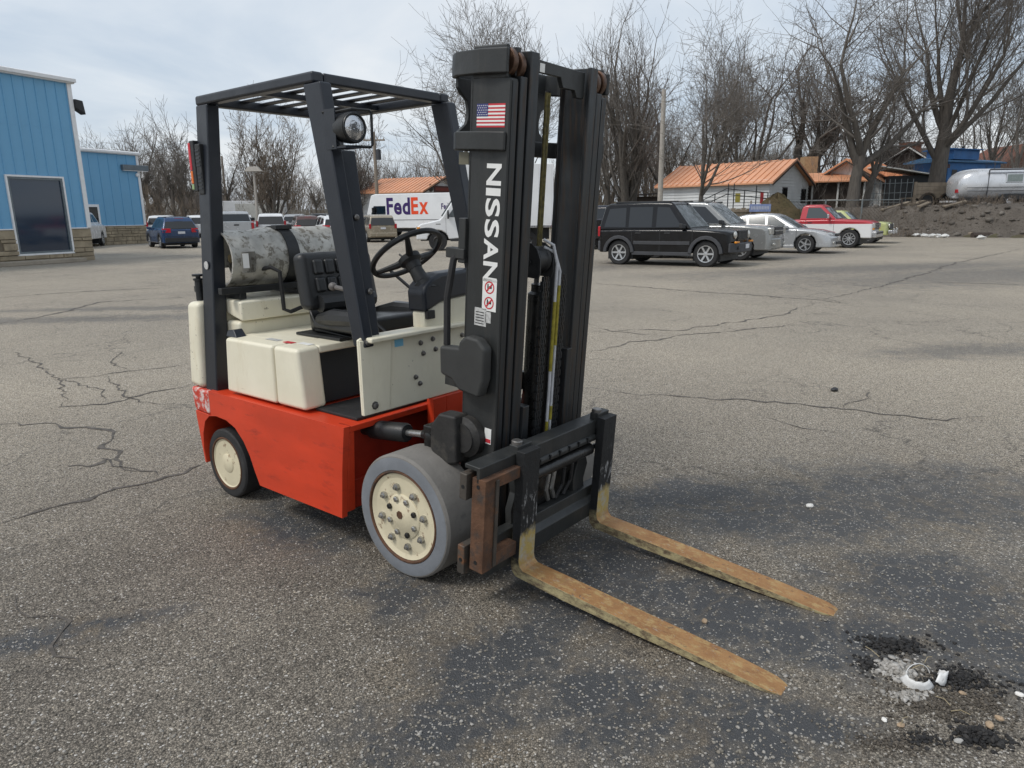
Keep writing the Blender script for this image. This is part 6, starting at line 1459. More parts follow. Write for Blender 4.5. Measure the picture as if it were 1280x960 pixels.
# ---- blue caboose
CBY = 52.; c0 = at(1172, 243, CBY)
blue_c = pm('faded_blue_rail_paint', (.022, .115, .30), .6, var=.18, scale=1.5, dirt=(.03, .07, .15), dirt_t=.58, dirt_s=3, dirt_w=.15)
cab_ = empty('caboose', (c0.x, CBY, 2.0), R(24), 'blue wooden railway caboose with cupola behind the silver trailer', 'caboose')
q = MB(); q.box(0.75, 6.5, 0, 2.7, .55, 2.75); q.build('car_body', blue_c, cab_)
q = MB(); q.box(0, 6.8, -.05, 2.75, .35, .55); q.build('frame', blue_c, cab_)
q = MB(); q.prism([(-.2, 2.85), (1.35, 3.10), (2.9, 2.85), (2.9, 2.75), (-.2, 2.75)], 'x', -.15, 6.9); q.build('roof', pm('faded_roof', (.05, .13, .24), .7, var=.3), cab_)
q = MB(); q.box(1.6, 4.4, .3, 2.4, 3.0, 3.72); cup = q.build('cupola', blue_c, cab_); q = MB(); q.prism([(.1, 3.72), (1.35, 3.88), (2.6, 3.72), (2.6, 3.66), (.1, 3.66)], 'x', 1.4, 4.6); q.build('cupola_roof', blue_c, cup)
for x in (1.2, 2.3, 3.4):
    q = MB(); q.box(x, x + .55, -.02, .03, 1.5, 2.25); o = q.build('window', trim_blk, cab_)
for x in (.05, .72):
    q = MB(); q.box(x, x + .07, -.03, .05, .55, 2.78); q.build('platform_post', blue_c, cab_)
q = MB(); q.box(-.02, .06, 0, 2.7, 1.15, 1.22); q.build('platform_rail', blue_c, cab_)
q = MB(); q.box(.3, .9, -.03, .0, 2.35, 2.62); q.build('rust_panel', rust, cab_)
q = MB(); q.lathe([(.08, 3.1), (.08, 3.95), (.16, 4.0), (0, 4.02)], 'z', (4.0, 1.3, 0), 10); q.build('smoke_pipe', trim_blk, cup)
for x in (1.3, 4.9):
    q = MB(); q.lathe([(.40, -.02), (.42, .05), (.36, .1)], 'y', (x, .3, 0), 16); q.build('wheel', trim_blk, cab_)
# old wooden wagon with mudguards
WY = 46.5; w0 = at(1141, 262, WY)
oldw = pm('bleached_board', (.20, .165, .125), .9, var=.3, scale=2, dirt=(.10, .08, .06), dirt_t=.55, dirt_s=3, dirt_w=.2)
wag = empty('old_wagon', (w0.x, WY, 1.6), R(2), 'derelict plank-sided wagon left between the shed and the silver trailer', 'wagon')
for k in range(4):
    q = MB(); q.box(.05, 2.75, -.02 - .01 * (k % 2), .05, .62 + k * .24, .85 + k * .24); q.build('plank', oldw, wag)
q = MB(); q.box(.05, 2.7, .05, 1.8, .60, .68); q.build('bed', oldw, wag); q = MB(); q.box(-.05, .06, -.06, .08, .0, 1.62); q.build('corner_post', oldw, wag)
for x in (.85, 2.1):
    q = MB(); q.lathe([(.2, -.08), (.40, -.09), (.42, 0), (.40, .09), (.2, .08)], 'y', (x, .05, .42), 18); q.build('wheel', trim_blk, wag)
    f_ = MB(); f_.prism(arc(x, .42, .55, 9, .5) + list(reversed(arc(x, .42, .48, 9, .5))), 'y', -.12, .3); f_.build('mudguard', rust_grey, wag)

# ---- fences, railings, poles
wood_pole = pm('pole_wood', (.24, .20, .16), .9, var=.25, scale=3, stretch=(4, 4, .4))
pale_pole = pm('pale_metal_pole', (.36, .33, .29), .6, var=.12)
def pole(name, label, px, ytop, Y, r, m, z0=0, extras=None):
    a = at(px, ytop, Y); P = empty(name, (a.x, Y, z0), 0, label, 'pole'); q = MB(); q.tube([(0, 0, 0), (0, 0, (a.z - z0) * .5), (0, 0, a.z - z0)], [r, r * .9, r * .75], 10); q.build('shaft', m, P)
    if extras: extras(P, a.z - z0)
    return P
def ex_light(P, h):
    q = MB(); q.box(-.5, .05, -.12, .12, h - .1, h + .08); q.build('lamp_head', pale_pole, P, bevel=.03)
pole('light_pole', 'pale tapered light pole rising behind the black boxy SUV', 830, 112, 44, .17, pale_pole, .0, None)
def ex_ut(P, h):
    q = MB(); q.box(-.9, .9, -.06, .06, h - .7, h - .58); q.build('cross_arm', wood_pole, P)
    for x in (-.8, -.3, .3, .8): q = MB(); q.lathe([(.04, h - .58), (.05, h - .45), (0, h - .42)], 'z', (x, 0, 0), 8); q.build('insulator', pale_pole, P)
    q = MB(); q.lathe([(.22, h - 2.2), (.22, h - 1.4), (.1, h - 1.35)], 'z', (.3, 0, 0), 12); q.build('transformer', trim_gry, P)
pole('utility_pole', 'wooden utility pole with cross arm over the delivery van', 467, 165, 62, .16, wood_pole, 0, ex_ut)
def ex_sl(P, h):
    q = MB(); q.tube([(0, 0, h - .4), (-.1, 0, h - .1), (.5, 0, h + .05)], .05, 8); q.build('lamp_arm', pale_pole, P); q = MB(); q.hexa([(-.75, -.25, h + .05), (.75, -.25, h + .05), (.75, .25, h + .05), (-.75, .25, h + .05)], [(-.4, -.15, h + .45), (.4, -.15, h + .45), (.4, .15, h + .45), (-.4, .15, h + .45)]); q.build('lamp_head', pale_pole, P)
pole('street_lamp', 'street lamp with broad head in front of the bare multi-stem tree', 317, 215, 64, .12, pale_pole, 0, ex_sl)
pole('utility_pole', 'thin wooden utility pole seen beside the rear guard post', 277, 195, 85, .14, wood_pole, 0, None)
# stair railing by the white house
rl_ = at(905, 262, 47.5); ral = empty('stair_railing', (rl_.x, 46.8, 1.2), R(-18), 'dark metal stair railing in front of the white clapboard house', 'railing')
railm = pm('dark_rail_metal', (.05, .052, .055), .5, .4)
for k, (x, z) in enumerate(((-2.2, .2), (-1.5, .55), (-.8, .9), (0, 1.15), (.35, 1.15), (1.0, 1.1), (1.7, 1.0), (2.4, .9))):
    q = MB(); q.tube([(x, 0, -.4), (x, 0, z + (.9 if k in (3, 4, 6) else .55))], .035, 6); q.build('baluster', railm, ral)
for dz in (0, .35): q = MB(); q.tube([(-2.3, 0, .72 - dz), (-.1, 0, 1.75 - dz), (2.4, 0, 1.45 - dz)], .03, 6); q.build('handrail', railm, ral)
q = MB(); q.box(.45, .75, -.02, .02, .9, 1.45); q.build('yellow_plate', pm('faded_yellow', (.32, .27, .05), .7), ral); q = MB(); q.box(1.95, 2.15, -.02, .02, .8, 1.5); q.build('red_plate', pm('faded_red', (.36, .03, .03), .6), ral)
# brush heap with a blue notice, plank fence, chain link
hp_ = at(965, 270, 44); heap = MB(); rg = random.Random(8)
for j in range(9):
    for i in range(18):
        a = 2 * pi * i / 18; r_ = 1 - j / 8
        heap.v.append(((1.55 * r_ ** .7) * cos(a) * (1 + .12 * sin(3 * a + j)), (1.0 * r_ ** .7) * sin(a), 1.45 * (j / 8) ** .7 * (1 + .12 * sin(5 * a + j * 2)) - .1))
for j in range(8):
    for i in range(18): heap.f.append((j * 18 + i, j * 18 + (i + 1) % 18, (j + 1) * 18 + (i + 1) % 18, (j + 1) * 18 + i))
ho_ = heap.build('brush_heap', M_LEAF, None); ho_.location = (hp_.x + .1, 43.6, 1.1); tag(ho_, 'brown heap of dead brush behind the silver sedan', 'heap')
nb_ = at(950, 262, 41.5); q = MB(); q.box(-.58, .58, -.02, .02, .08, .50); bno = q.build('board', pm('faded_blue_notice', (.19, .24, .42), .7, var=.25, scale=9), None); ntb = empty('notice_board', (nb_.x, 41.5, 1.42), R(-10), 'faded blue notice board in front of the brush heap', 'notice board'); bno.parent = ntb
for x in (-.5, .5): q = MB(); q.box(x - .04, x + .04, .021, .08, -1.4, .7); q.build('leg', wood_pole, ntb)
for k in range(12):
    q = MB(); q.box(-.5 + k * .085, -.45 + k * .085, -.026, -.02, .2, .38); q.build('faded_letter', pm('notice_letter', (.42, .44, .50), .7), ntb)
pf2 = at(925, 272, 41.8); fc2 = empty('plank_fence', (pf2.x - .2, 42.0, .55), R(-10), 'short grey plank fence left of the brown brush heap', 'fence')
for k in range(8): q = MB(); q.box(-1.1 + k * .28, -.86 + k * .28, -.02, .02, 0, 1.15 + .05 * sin(k * 3)); q.build('plank', oldw, fc2)
q = MB(); q.box(-1.25, 1.3, -.08, -.02, .95, 1.08); q.build('top_rail', oldw, fc2)
cl_ = empty('chain_link_fence', (at(1090, 285, 44).x, 43.6, .15), R(-6), 'rusty chain-link fence running up to the earth bank', 'fence')
for x in (-5.2, -3.0, -.9, 1.35):
    q = MB(); q.tube([(x, 0, 0), (x, 0, 2.0)], .05, 7); q.build('post', galv if x < 0 else darkwood, cl_)
q = MB(); q.tube([(-5.2, 0, 1.95), (1.35, 0, 1.95)], .025, 6); q.build('top_rail', galv, cl_)
net = MB()
for k in range(34):
    x = -5.2 + k * .2
    for sgn in (-1, 1):
        xe = x + sgn * 1.9
        a0, a1 = max(-5.2, min(1.35, x)), max(-5.2, min(1.35, xe)); z1_ = 1.9 * abs(a1 - x) / 1.9
        if abs(a1 - a0) > .1: net.tube([(a0, .01 * sgn, .03), (a1, .01 * sgn, .03 + z1_)], .007, 3)
tag(net.build('wire_mesh', pm('rusty_wire', (.10, .085, .07), .7, .3), cl_), kind='stuff')
# logs, planks and litter along the foot of the bank
def log(px0, py0, px1, py1, r, lab, m, name='log', Y0=None):
    a, b = gnd(px0, py0), gnd(px1, py1); zc = r * .8; q = MB(); d = b - a
    q.tube([(d * t)[:2] + (zc + .03 * sin(t * 9),) if False else ((d * t).x, (d * t).y, zc + .04 * sin(t * 9)) for t in (0, .3, .6, 1)], [r, r * .95, r * .9, r * .8], 8)
    o = q.build(name, m, None); o.location = a; return tag(o, lab, name)
log(1158, 294.5, 1215, 296.5, .17, 'long pale log lying at the foot of the earth bank', oldw)
log(1215, 297, 1275, 296, .15, 'dark log lying end to end with the pale log', darkwood)
for i, (px, py) in enumerate(((1146, 296.2), (1155, 296.5), (1164, 297), (1172, 297), (1181, 297.3), (1226, 299))):
    rg = random.Random(i); q = MB(); q.ell((0, 0, .09), (.20 + .1 * rg.random(), .14, .10), 7, 4); q.fn(lambda x, y, z: (x + rg.uniform(-.05, .05), y + rg.uniform(-.04, .04), z + rg.uniform(-.02, .04)))
    o = q.build('litter', whitew, None, smooth=0); o.location = gnd(px, py); tag(o, 'crumpled white scrap of litter at the foot of the earth bank', 'litter', 'white scraps below the earth bank')
for i, (px, py, Y, L, a) in enumerate(((1118, 272, 44.6, 2.2, 20), (1126, 267, 44.9, 1.8, -15), (1133, 262, 45.4, 2.4, 8), (1152, 283, 42.8, 1.2, 35), (1190, 284, 41.8, 1.4, 10))):
    p = at(px, py, Y); z = land_z(p.x, Y); q = MB(); q.box(-L / 2, L / 2, -.12, .12, 0, .09); o = q.build('plank', oldw, None, bevel=.01); o.location = (p.x, Y, z + .12); o.rotation_euler = (R(8), R(-12), R(a))
    tag(o, ('weathered plank on the rubbish pile beside the wire pen' if i < 3 else 'weathered plank half buried in the slope of the earth bank'), 'plank', 'planks on the rubbish pile' if i < 3 else 'planks in the earth bank')

# ============================================================ TREES
bark = pm('bark', (.095, .084, .073), .95, var=.3, scale=3, kind='Object', stretch=(3, 3, .6))
twigm = pm('twigs', (.165, .147, .13), .95, var=.2, scale=1)
twigb = pm('brown_twigs', (.175, .14, .108), .95, var=.25, scale=1)

def grow(seed, H, r0, kind, maxd, rmin):
    rg = random.Random(seed); S = []; rnd = rg.uniform
    P = {'vase': dict(fork=(.20, .85), ang=(18, 46), up=.10, curv=.09, ratio=(.62, .86), n=(3, 5), trunk=.42),
         'spread': dict(fork=(.25, 1.0), ang=(30, 62), up=.07, curv=.16, ratio=(.55, .80), n=(3, 5), trunk=.26),
         'slim': dict(fork=(.25, .95), ang=(22, 42), up=.10, curv=.10, ratio=(.45, .68), n=(3, 5), trunk=.55),
         'multi': dict(fork=(.2, .95), ang=(20, 45), up=.11, curv=.12, ratio=(.5, .75), n=(3, 5), trunk=.3)}[kind]
    stack = []
    if kind == 'multi':
        for k in range(6):
            a = 2 * pi * k / 6 + rnd(-.4, .4); t = rnd(.12, .42); stack.append((Vector((.25 * cos(a), .25 * sin(a), 0)), Vector((sin(t) * cos(a), sin(t) * sin(a), cos(t))), H * rnd(.42, .58), r0 * rnd(.6, 1), 0))
    else:
        stack.append((Vector((0, 0, -.15)), Vector((rnd(-.04, .04), rnd(-.04, .04), 1)).normalized(), H * P['trunk'], r0, 0))
    while stack:
        p, d, L, r, dep = stack.pop()
        ns = 5 if dep < 3 else (4 if dep < 5 else 3)
        r_end = r * (.72 if dep == 0 and kind != 'multi' else .45)
        pts = [(p.copy(), r)]
        for i in range(ns):
            c = P['curv'] * (.5 if dep == 0 else 1)
            d = d + Vector((rnd(-c, c), rnd(-c, c), rnd(-c, c) + P['up'] * (.2 if dep == 0 else 1. if dep < 3 else .45))); d.normalize()
            p = p + d * (L / ns); rr = r + (r_end - r) * (i + 1) / ns; pts.append((p.copy(), rr))
        for (a, ra), (b, rb_) in zip(pts, pts[1:]): S.append((a, b, max(ra, rmin), max(rb_, rmin), dep))
        if dep >= maxd: continue
        # leaders at the tip and laterals on the way
        def child(at_, base_r, Lk, angmul=1.):
            ang = R(rnd(*P['ang'])) * angmul * (1 + .10 * dep); ax = d.orthogonal().normalized(); ax.rotate(Matrix.Rotation(rnd(0, 2 * pi), 3, d)); dd = d.copy(); dd.rotate(Matrix.Rotation(ang, 3, ax))
            if dd.z < -.12: dd.z = abs(dd.z) * .3; dd.normalize()
            stack.append((at_, dd, Lk, base_r, dep + 1))
        if dep == 0 and kind in ('vase', 'spread'):
            if kind == 'vase':
                child(pts[-1][0], r_end * .92, H * .50, .18)
                for i in range(8): child(pts[-1 - (i % 3)][0], r_end * rnd(.38, .60), H * rnd(.42, .58), 1.0)
            else:
                for i in range(4): child(pts[-1 - (i % 2)][0], r_end * rnd(.62, .9), H * rnd(.36, .50), 1.0 if i else .4)
        elif dep == 0 and kind == 'slim':
            child(pts[-1][0], r_end, H * .4, .4)
            for i in range(8):
                q = rg.randint(2, ns); child(pts[q][0], pts[q][1] * rnd(.4, .6), H * rnd(.22, .38))
        else:
            nl = {1: 4, 2: 3, 3: 3, 4: 2}.get(dep, 1) + rg.randint(-1, 1)
            if kind == 'multi' and dep == 0: nl = 4
            child(pts[-1][0], r_end * .95, L * rnd(.6, .8), .45)
            if dep < 4: child(pts[-1][0], r_end * .8, L * rnd(.5, .7), .9)
            for i in range(nl):
                q = rg.randint(1, ns); child(pts[q][0], pts[q][1] * rnd(.4, .62), L * rnd(*P['ratio']) * (1.05 - .1 * q))
    k = H / max(q[1].z for q in S)
    S = [(a * k, b * k, ra, rb_, dp) for a, b, ra, rb_, dp in S]
    return S
def segs_mesh(name, S, n):
    if not S: return None
    A = np.array([s[0][:] for s in S]); B = np.array([s[1][:] for s in S]); ra = np.array([s[2] for s in S]); rb = np.array([s[3] for s in S])
    d = B - A; l = np.linalg.norm(d, axis=1, keepdims=True); d = d / np.maximum(l, 1e-6); B = B + d * (ra * .3)[:, None]
    ref = np.where(np.abs(d[:, 2:3]) > .9, np.array([[1., 0, 0]]), np.array([[0., 0, 1.]])); u = np.cross(d, ref); u /= np.linalg.norm(u, axis=1, keepdims=True); v = np.cross(d, u)
    m = len(S); V = np.zeros((m, 2 * n, 3))
    for j in range(n):
        th = 2 * pi * j / n; o = u * cos(th) + v * sin(th); V[:, j] = A + o * ra[:, None]; V[:, n + j] = B + o * rb[:, None]
    F = np.zeros((m, n, 4), dtype=np.int32); base = (np.arange(m) * 2 * n)[:, None]
    for j in range(n): F[:, j] = np.concatenate([base + j, base + (j + 1) % n, base + n + (j + 1) % n, base + n + j], 1)
    me = bpy.data.meshes.new(name); me.vertices.add(m * 2 * n); me.vertices.foreach_set('co', V.ravel()); nf = m * n
    me.loops.add(nf * 4); me.loops.foreach_set('vertex_index', F.ravel()); me.polygons.add(nf); me.polygons.foreach_set('loop_start', np.arange(nf) * 4); me.polygons.foreach_set('use_smooth', np.ones(nf, dtype=bool)); me.update(calc_edges=True)
    return me
PROTO = {}
def tree_meshes(key, seed, H, r0, kind, maxd, rmin, tm):
    if key not in PROTO:
        S = grow(seed, H, r0, kind, maxd, rmin)
        tr = segs_mesh('trunk', [s for s in S if s[4] <= 1], 7); cr_ = segs_mesh('crown', [s for s in S if s[4] > 1], 3)
        tr.materials.append(bark); cr_.materials.append(tm); PROTO[key] = (tr, cr_)
    return PROTO[key]
def tree(label, loc, rz, key, seed=0, H=15, r0=.3, kind='vase', maxd=5, rmin=.012, tm=None, sc=(1, 1, 1), group=None, name='bare_tree'):
    tr, cr_ = tree_meshes(key, seed, H, r0, kind, maxd, rmin, tm or twigm)
    t = empty(name, loc, rz, label, 'tree', group); t.scale = sc
    link_mesh('trunk', tr, t); c = link_mesh('crown', cr_, t); c['kind'] = 'stuff'
    return t
def tb(px, py, Y, z=None):
    a = at(px, py, Y); return Vector((a.x, Y, land_z(a.x, Y) if z is None else z))
tree('great bare tree with many straight rising limbs beside the blue caboose', tb(1168, 240, 48.5), .3, 'great', 11, 21, .58, 'vase', 6, .007)
tree('crooked bare tree with heavy low limbs behind the red and white pickup', tb(1066, 250, 46.5), 1.1, 'crook', 23, 18, .42, 'spread', 6, .007)
tree('leaning bare tree beside the crooked one, behind the chain-link fence', tb(1082, 250, 47.5), 2.3, 'lean', 31, 13, .24, 'spread', 5, .010)
tree('wide bare tree rising behind the ridge of the white clapboard house', tb(992, 215, 68), .5, 'wide', 37, 17, .65, 'spread', 5, .012)
tree('slender dark bare tree standing in front of the white clapboard house', tb(874, 255, 44), 2.0, 'slend', 43, 12.5, .17, 'spread', 5, .007)
tree('fan-shaped bare tree with several stems right of the mast', tb(786, 258, 58), .9, 'fan', 47, 18, .40, 'multi', 4, .008)
tree('tall bare tree whose crown shows above the mast', tb(660, 262, 60), 1.7, 'tallm', 53, 19, .38, 'vase', 5, .011)
tree('bare tree with fine twigs left of the mast top', tb(588, 262, 64), 2.6, 'leftm', 59, 18, .3, 'spread', 5, .011)
tree('broad bushy bare tree behind the seat and the parked cars', tb(340, 266, 70), .2, 'bush', 61, 13.5, .22, 'multi', 4, .013, twigb)
tree('bare tree with leaning stem between the guard leg and the utility pole', tb(440, 262, 72), 1.3, 'bush2', 67, 12, .2, 'multi', 4, .013)
tree('bare tree beyond the wing, left of the rear guard post', tb(232, 262, 78), .8, 'slim1', 71, 14, .2, 'slim', 4, .014)
# wood beyond: individual trees from a few shapes
FAR = [('far1', 83, 14, .22, 'slim'), ('far2', 89, 13, .24, 'spread'), ('far3', 97, 14, .22, 'multi'), ('far4', 101, 15, .25, 'vase')]
rg = random.Random(77); k = 0
def far_tree(px, Y, ht, kind_i, lab, grp):
    key, sd_, H_, r_, kd = FAR[kind_i]; s = ht / H_
    tree(lab, tb(px, 262, Y), rg.uniform(0, 6.28), key, sd_, H_, r_, kd, 4 if kd in ('slim', 'vase', 'spread') else 3, .012, twigb if kind_i == 2 else twigm, (s * rg.uniform(.9, 1.15), s * rg.uniform(.9, 1.15), s), grp)
for px in range(96, 245, 11):
    far_tree(px + rg.uniform(-5, 5), rg.uniform(74, 98), rg.uniform(10.5, 14.5), rg.choice((0, 1, 2, 0)), 'bare tree in the wood line behind the low blue wing', 'trees behind the low blue wing')
for px in range(258, 600, 15):
    far_tree(px + rg.uniform(-6, 6), rg.uniform(84, 125), rg.uniform(8.5, 12.5), rg.choice((0, 1, 2, 2)), 'bare tree in the wood line beyond the parked cars', 'trees beyond the parked cars')
for px in range(690, 1000, 13):
    far_tree(px + rg.uniform(-6, 6), rg.uniform(76, 120), rg.uniform(8.5, 12), rg.choice((0, 1, 3, 2)), 'bare tree in the wood line beyond the white house', 'trees beyond the white house')
for px in (895, 920, 945, 760, 820):
    far_tree(px, rg.uniform(66, 74), rg.uniform(15, 17.5), rg.choice((1, 3)), 'tall bare tree standing before the wood line by the white house', 'tall trees by the white house')
for px in (1020, 1040, 1120, 1205, 1230, 1262, 1290, 1310):
    far_tree(px, rg.uniform(64, 82), rg.uniform(11, 16), rg.choice((1, 3, 3)), 'bare tree behind the dark house and the caboose', 'trees behind the dark house')
# saplings and brush
def brush(name, n, xr, yr, hr, seed, m, lab=None, r=.016):
    rg = random.Random(seed); S = []
    for i in range(n):
        px = rg.uniform(*xr); Y = rg.uniform(*yr); a = at(px, 262, Y); p = Vector((a.x, Y, land_z(a.x, Y) - .05)); h = rg.uniform(*hr); d = Vector((rg.uniform(-.35, .35), rg.uniform(-.3, .3), 1)).normalized()
        q = p
        for k in range(3):
            q2 = q + d * h / 3; S.append((q, q2, r * (1.2 - .3 * k), r * (.9 - .3 * k), 2))
            for b_ in range(3):
                dd = (d + Vector((rg.uniform(-.8, .8), rg.uniform(-.8, .8), rg.uniform(-.1, .6)))).normalized(); S.append((q2, q2 + dd * h * .28, r * .6, r * .35, 2))
            q = q2; d = (d + Vector((rg.uniform(-.2, .2), rg.uniform(-.2, .2), 0))).normalized()
    me = segs_mesh(name, S, 3); me.materials.append(m); o = link_mesh(name, me); o['kind'] = 'stuff'; o['label'] = lab; o['category'] = 'brush'
brush('undergrowth', 900, (90, 250), (72, 100), (1.5, 4.5), 1, twigb, 'brown leafless undergrowth behind the low blue wing')
brush('undergrowth', 1100, (260, 600), (76, 110), (1.5, 4.5), 2, twigb, 'brown leafless undergrowth beyond the parked cars')
brush('undergrowth', 1100, (680, 980), (66, 105), (1.5, 4.5), 3, twigb, 'brown leafless undergrowth between the mast and the white house')
brush('undergrowth', 700, (1010, 1300), (52, 75), (1.2, 4), 4, twigm, 'leafless scrub around the dark house and the caboose', .012)
brush('weeds', 500, (1115, 1290), (40.5, 44.5), (.2, .6), 5, twigb, 'dry weeds on the slope of the earth bank', .008)
brush('weeds', 250, (890, 1110), (42, 45), (.3, 1.0), 6, twigb, 'dry weeds along the fence behind the parked vehicles', .008)

# ============================================================ SMALL THINGS ON THE ASPHALT
def island_mat(name, c1, c2, c3, rough=.85):
    m, nt, b = newmat(name); t = NT(nt); g = t.n('ShaderNodeNewGeometry'); rnd = g.outputs['Random Per Island']
    nd = t.n('ShaderNodeValToRGB'); el = nd.color_ramp.elements; el[0].color = (*c1, 1); el[1].color = (*c3, 1); e2 = el.new(.5); e2.color = (*c2, 1); t.l(rnd, nd.inputs[0])
    c = t.mix(t.mr(t.noise(t.coord('World'), 160, 3), .3, .7, 0, .5), nd.outputs[0], tuple(x * .55 for x in c2)); t.l(c, b.inputs['Base Color']); b.inputs['Roughness'].default_value = rough
    t.bump(t.noise(t.coord('World'), 220, 3), .4, .002, b)
    return m
def stones(name, spots, mat, lab, cat, seed, parent=None):
    """many little angular stones in one mesh: (x, y, z, size)"""
    rg = np.random.default_rng(seed); bm = bmesh.new(); bmesh.ops.create_icosphere(bm, subdivisions=1, radius=1); tv = np.array([v.co[:] for v in bm.verts]); tf = np.array([[v.index for v in f.verts] for f in bm.faces]); bm.free()
    n = len(spots); S = np.array(spots); nv, nf = len(tv), len(tf)
    V = tv[None] * (1 + rg.uniform(-.42, .42, (n, nv, 1))); V = V * np.stack([rg.uniform(.7, 1.3, n), rg.uniform(.7, 1.3, n), rg.uniform(.45, .9, n)], 1)[:, None, :]
    a = rg.uniform(0, 2 * pi, n); ca, sa = np.cos(a)[:, None], np.sin(a)[:, None]; X = V[..., 0] * ca - V[..., 1] * sa; Y = V[..., 0] * sa + V[..., 1] * ca; V = np.stack([X, Y, V[..., 2]], -1) * S[:, 3][:, None, None] + S[:, None, :3]
    F = tf[None] + (np.arange(n) * nv)[:, None, None]
    me = bpy.data.meshes.new(name); me.vertices.add(n * nv); me.vertices.foreach_set('co', V.ravel()); me.loops.add(n * nf * 3); me.loops.foreach_set('vertex_index', F.astype(np.int32).ravel()); me.polygons.add(n * nf); me.polygons.foreach_set('loop_start', np.arange(n * nf) * 3); me.update(calc_edges=True)
    me.materials.append(mat); o = link_mesh(name, me, parent); o['kind'] = 'stuff'
    if lab: o['label'] = lab; o['category'] = cat
    return o
grit_m = island_mat('loose_grit', (.10, .092, .08), (.25, .225, .185), (.42, .40, .37))
rg = random.Random(5); sp = []
while len(sp) < 9000:
    px, py = rg.uniform(-20, 1300), 960 - 560 * rg.random() ** 1.5
    g = gnd(px, py); s = rg.choice((.002, .0025, .003, .004, .0055)) * rg.uniform(.7, 1.25)
    sp.append((g.x, g.y, s * .25, s))
stones('loose_grit', sp, grit_m, 'loose pale grit scattered over the asphalt', 'grit', 3)
# clods and stones in the bank
rg = random.Random(21); bs_ = []
for i in range(900):
    x = rg.uniform(22.5, 40); sdist = rg.random() ** 1.6 * 6.0; y = edge_y(x) + sdist; sz = rg.choice((.03, .04, .05, .07, .10, .16)) * rg.uniform(.7, 1.3)
    bs_.append((x, y, land_z(x, y) + .05 + sz * .15, sz))
stones('bank_clods', bs_, island_mat('bank_clod', (.07, .06, .05), (.125, .11, .095), (.22, .20, .175)), 'clods and stones strewn over the earth bank', 'rubble', 31)
# broken patch: dark crumbs, pale gravel, torn white cup
RC = gnd(1130, 850)
dark_m = island_mat('asphalt_crumbs', (.010, .010, .011), (.020, .019, .019), (.045, .042, .040)); grav_m = island_mat('pale_gravel', (.20, .19, .17), (.36, .34, .31), (.52, .50, .47))
brn_m = island_mat('earthy_crumbs', (.05, .042, .034), (.09, .077, .062), (.16, .135, .105))
def heap_spots(px, py, rx, ry, n, smin, smax, h, seed):
    rg = random.Random(seed); c = gnd(px, py); out = []
    for i in range(n):
        a = rg.uniform(0, 2 * pi); r = min(1.9, abs(rg.gauss(0, .62))) * (1 + .25 * sin(3 * a + seed)); s = smin + (smax - smin) * rg.random() ** 2
        out.append((c.x + rx * r * cos(a), c.y + ry * r * sin(a), s * .3 + h * max(0, 1 - r) * rg.random(), s))
    return out
stones('asphalt_crumbs', heap_spots(1118, 808, .10, .05, 900, .0018, .009, .022, 1) + heap_spots(1088, 832, .05, .04, 260, .0018, .008, .012, 2) + heap_spots(1222, 922, .07, .05, 800, .0018, .009, .03, 3) + heap_spots(1200, 850, .13, .07, 800, .0018, .008, .014, 4) + heap_spots(1150, 925, .09, .04, 200, .0018, .007, .008, 9), dark_m, 'black crumbled asphalt round the broken patch near the fork tips', 'rubble', 4)
stones('gravel', heap_spots(1118, 838, .06, .05, 420, .004, .012, .02, 5) + heap_spots(1138, 872, .07, .03, 240, .003, .010, .014, 6), grav_m, 'pale grey gravel in the broken patch of asphalt', 'gravel', 6)
stones('earth_crumbs', heap_spots(1165, 880, .20, .12, 1500, .0015, .006, .006, 7) + heap_spots(1120, 930, .18, .07, 700, .0015, .005, .004, 8) + heap_spots(1230, 880, .10, .13, 500, .0015, .006, .005, 12), brn_m, 'brown earthy crumbs strewn around the broken patch of asphalt', 'rubble', 7)
tan_m = pm('tan_stone', (.34, .25, .165), .8, var=.3, scale=60, kind='World'); grey_m2 = pm('grey_stone', (.36, .35, .33), .8, var=.25, scale=60, kind='World'); wht_m = pm('white_stone', (.74, .72, .68), .7, var=.1, scale=60, kind='World')
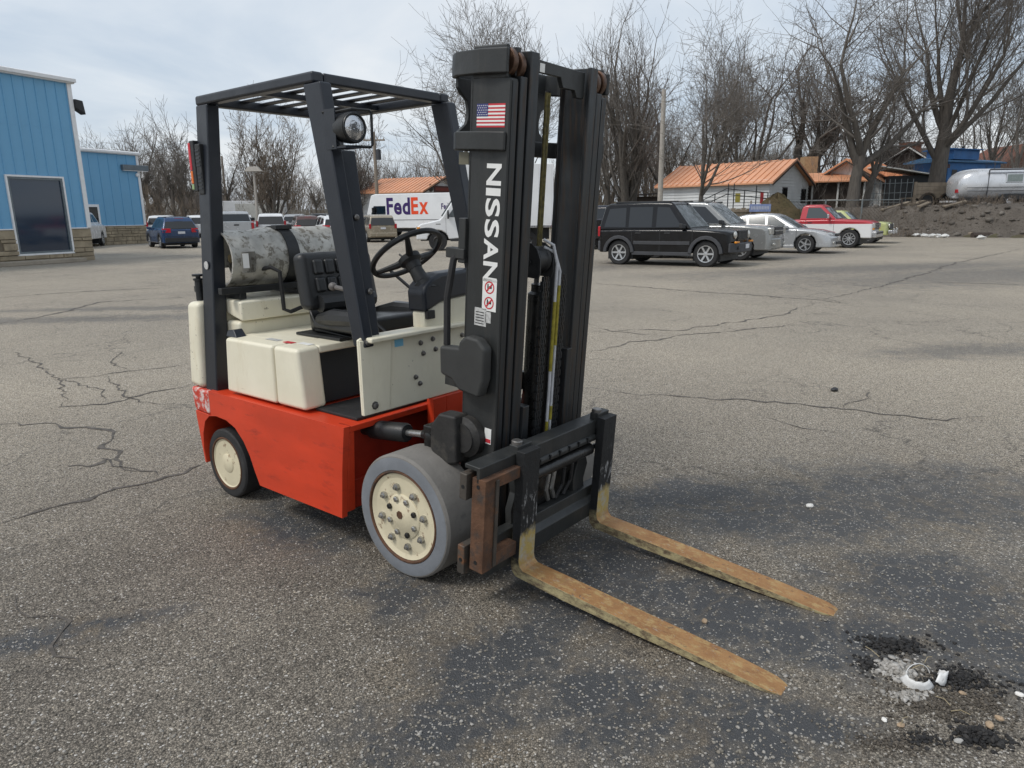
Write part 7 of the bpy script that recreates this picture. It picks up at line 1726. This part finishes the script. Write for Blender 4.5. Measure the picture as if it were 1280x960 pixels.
for i, (px, py, s, m, lab) in enumerate(((1126, 908, .010, tan_m, 'tan pebble below the pale gravel'), (1236, 913, .013, tan_m, 'larger tan stone on the black crumb heap'), (1248, 904, .011, tan_m, 'upright orange stone on the black crumb heap'), (1198, 928, .011, grey_m2, 'grey stone beside the black crumb heap'), (1105, 901, .009, wht_m, 'flat white chip below the pale gravel'), (1203, 868, .009, tan_m, 'tan pebble right of the torn white cup'), (1012, 634, .018, wht_m, 'white chip lying alone beyond the far fork'), (881, 778, .012, tan_m, 'pale pebble between the two forks'), (1274, 870, .012, wht_m, 'white pebble right of the broken patch'), (1043, 489, .03, trim_blk, 'small black scrap on the open asphalt'))):
    rg = random.Random(40 + i); q = MB(); q.ell((0, 0, s * .5), (s * 1.25, s * .9, s * .62), 9, 6); q.fn(lambda x, y, z: (x * rg.uniform(.85, 1.12), y * rg.uniform(.85, 1.12), max(0, z * rg.uniform(.85, 1.1)))); o = q.build('pebble', m, None, smooth=25); o.location = gnd(px, py) + Vector((0, 0, .012 if 'heap' in lab and 'beside' not in lab else 0)); o.rotation_euler = (0, 0, i * 1.1); tag(o, lab, 'stone')
cupm = pm('dirty_white_plastic', (.74, .74, .73), .45, var=.06, scale=50, dirt=(.35, .33, .30), dirt_t=.62, dirt_s=60, dirt_w=.1)
cup = empty('torn_cup', gnd(1150, 852), .2, 'torn white plastic cup lying on the pale gravel', 'cup')
def shard(a0, a1, r, h, loc, rot):
    q = MB(); n = 12
    for j in range(4):
        for i in range(n + 1):
            a = a0 + (a1 - a0) * i / n; rr_ = r * (1 - .12 * j) ; zz = h * j / 3 * (1 - .35 * abs(i / n - .5) * 2) + .002 * sin(i * 2.1)
            q.v.append((rr_ * cos(a), rr_ * sin(a), zz))
    for j in range(3):
        for i in range(n): q.f.append((j * (n + 1) + i, j * (n + 1) + i + 1, (j + 1) * (n + 1) + i + 1, (j + 1) * (n + 1) + i))
    o = q.build('shard', cupm, cup, smooth=60); md = o.modifiers.new('solid', 'SOLIDIFY'); md.thickness = .0015; o.location = loc; o.rotation_euler = rot
shard(R(170), R(330), .050, .046, (-.014, .0, .010), (R(28), R(-10), R(-20))); shard(R(200), R(350), .042, .046, (.042, -.002, .012), (R(20), R(22), R(40)))
q = MB(); q.tube([(.044 * cos(a * .24) + .004, .012 * sin(a * .24) + .016, .012 + .034 * sin(a * .24)) for a in range(14)], .0012, 5); q.build('rim_loop', cupm, cup)
stick_m = pm('dry_stalk', (.34, .28, .17), .9, var=.2, kind='World')
for i, (px, py, L, a) in enumerate(((1090, 818, .06, 1.9), (1160, 828, .05, .6), (1178, 880, .05, -1.2), (1150, 838, .06, .1), (1130, 905, .05, .7), (1200, 895, .05, -.4))):
    g = gnd(px, py); q = MB(); q.tube([(-L / 2, 0, .010), (0, .004, .018), (L / 2, 0, .012)], .0011, 5); o = q.build('dry_stalk', stick_m, None); o.location = g; o.rotation_euler = (0, 0, a); tag(o, 'thin dry stalk lying across the broken patch of asphalt', 'stalk', 'dry stalks on the broken patch')
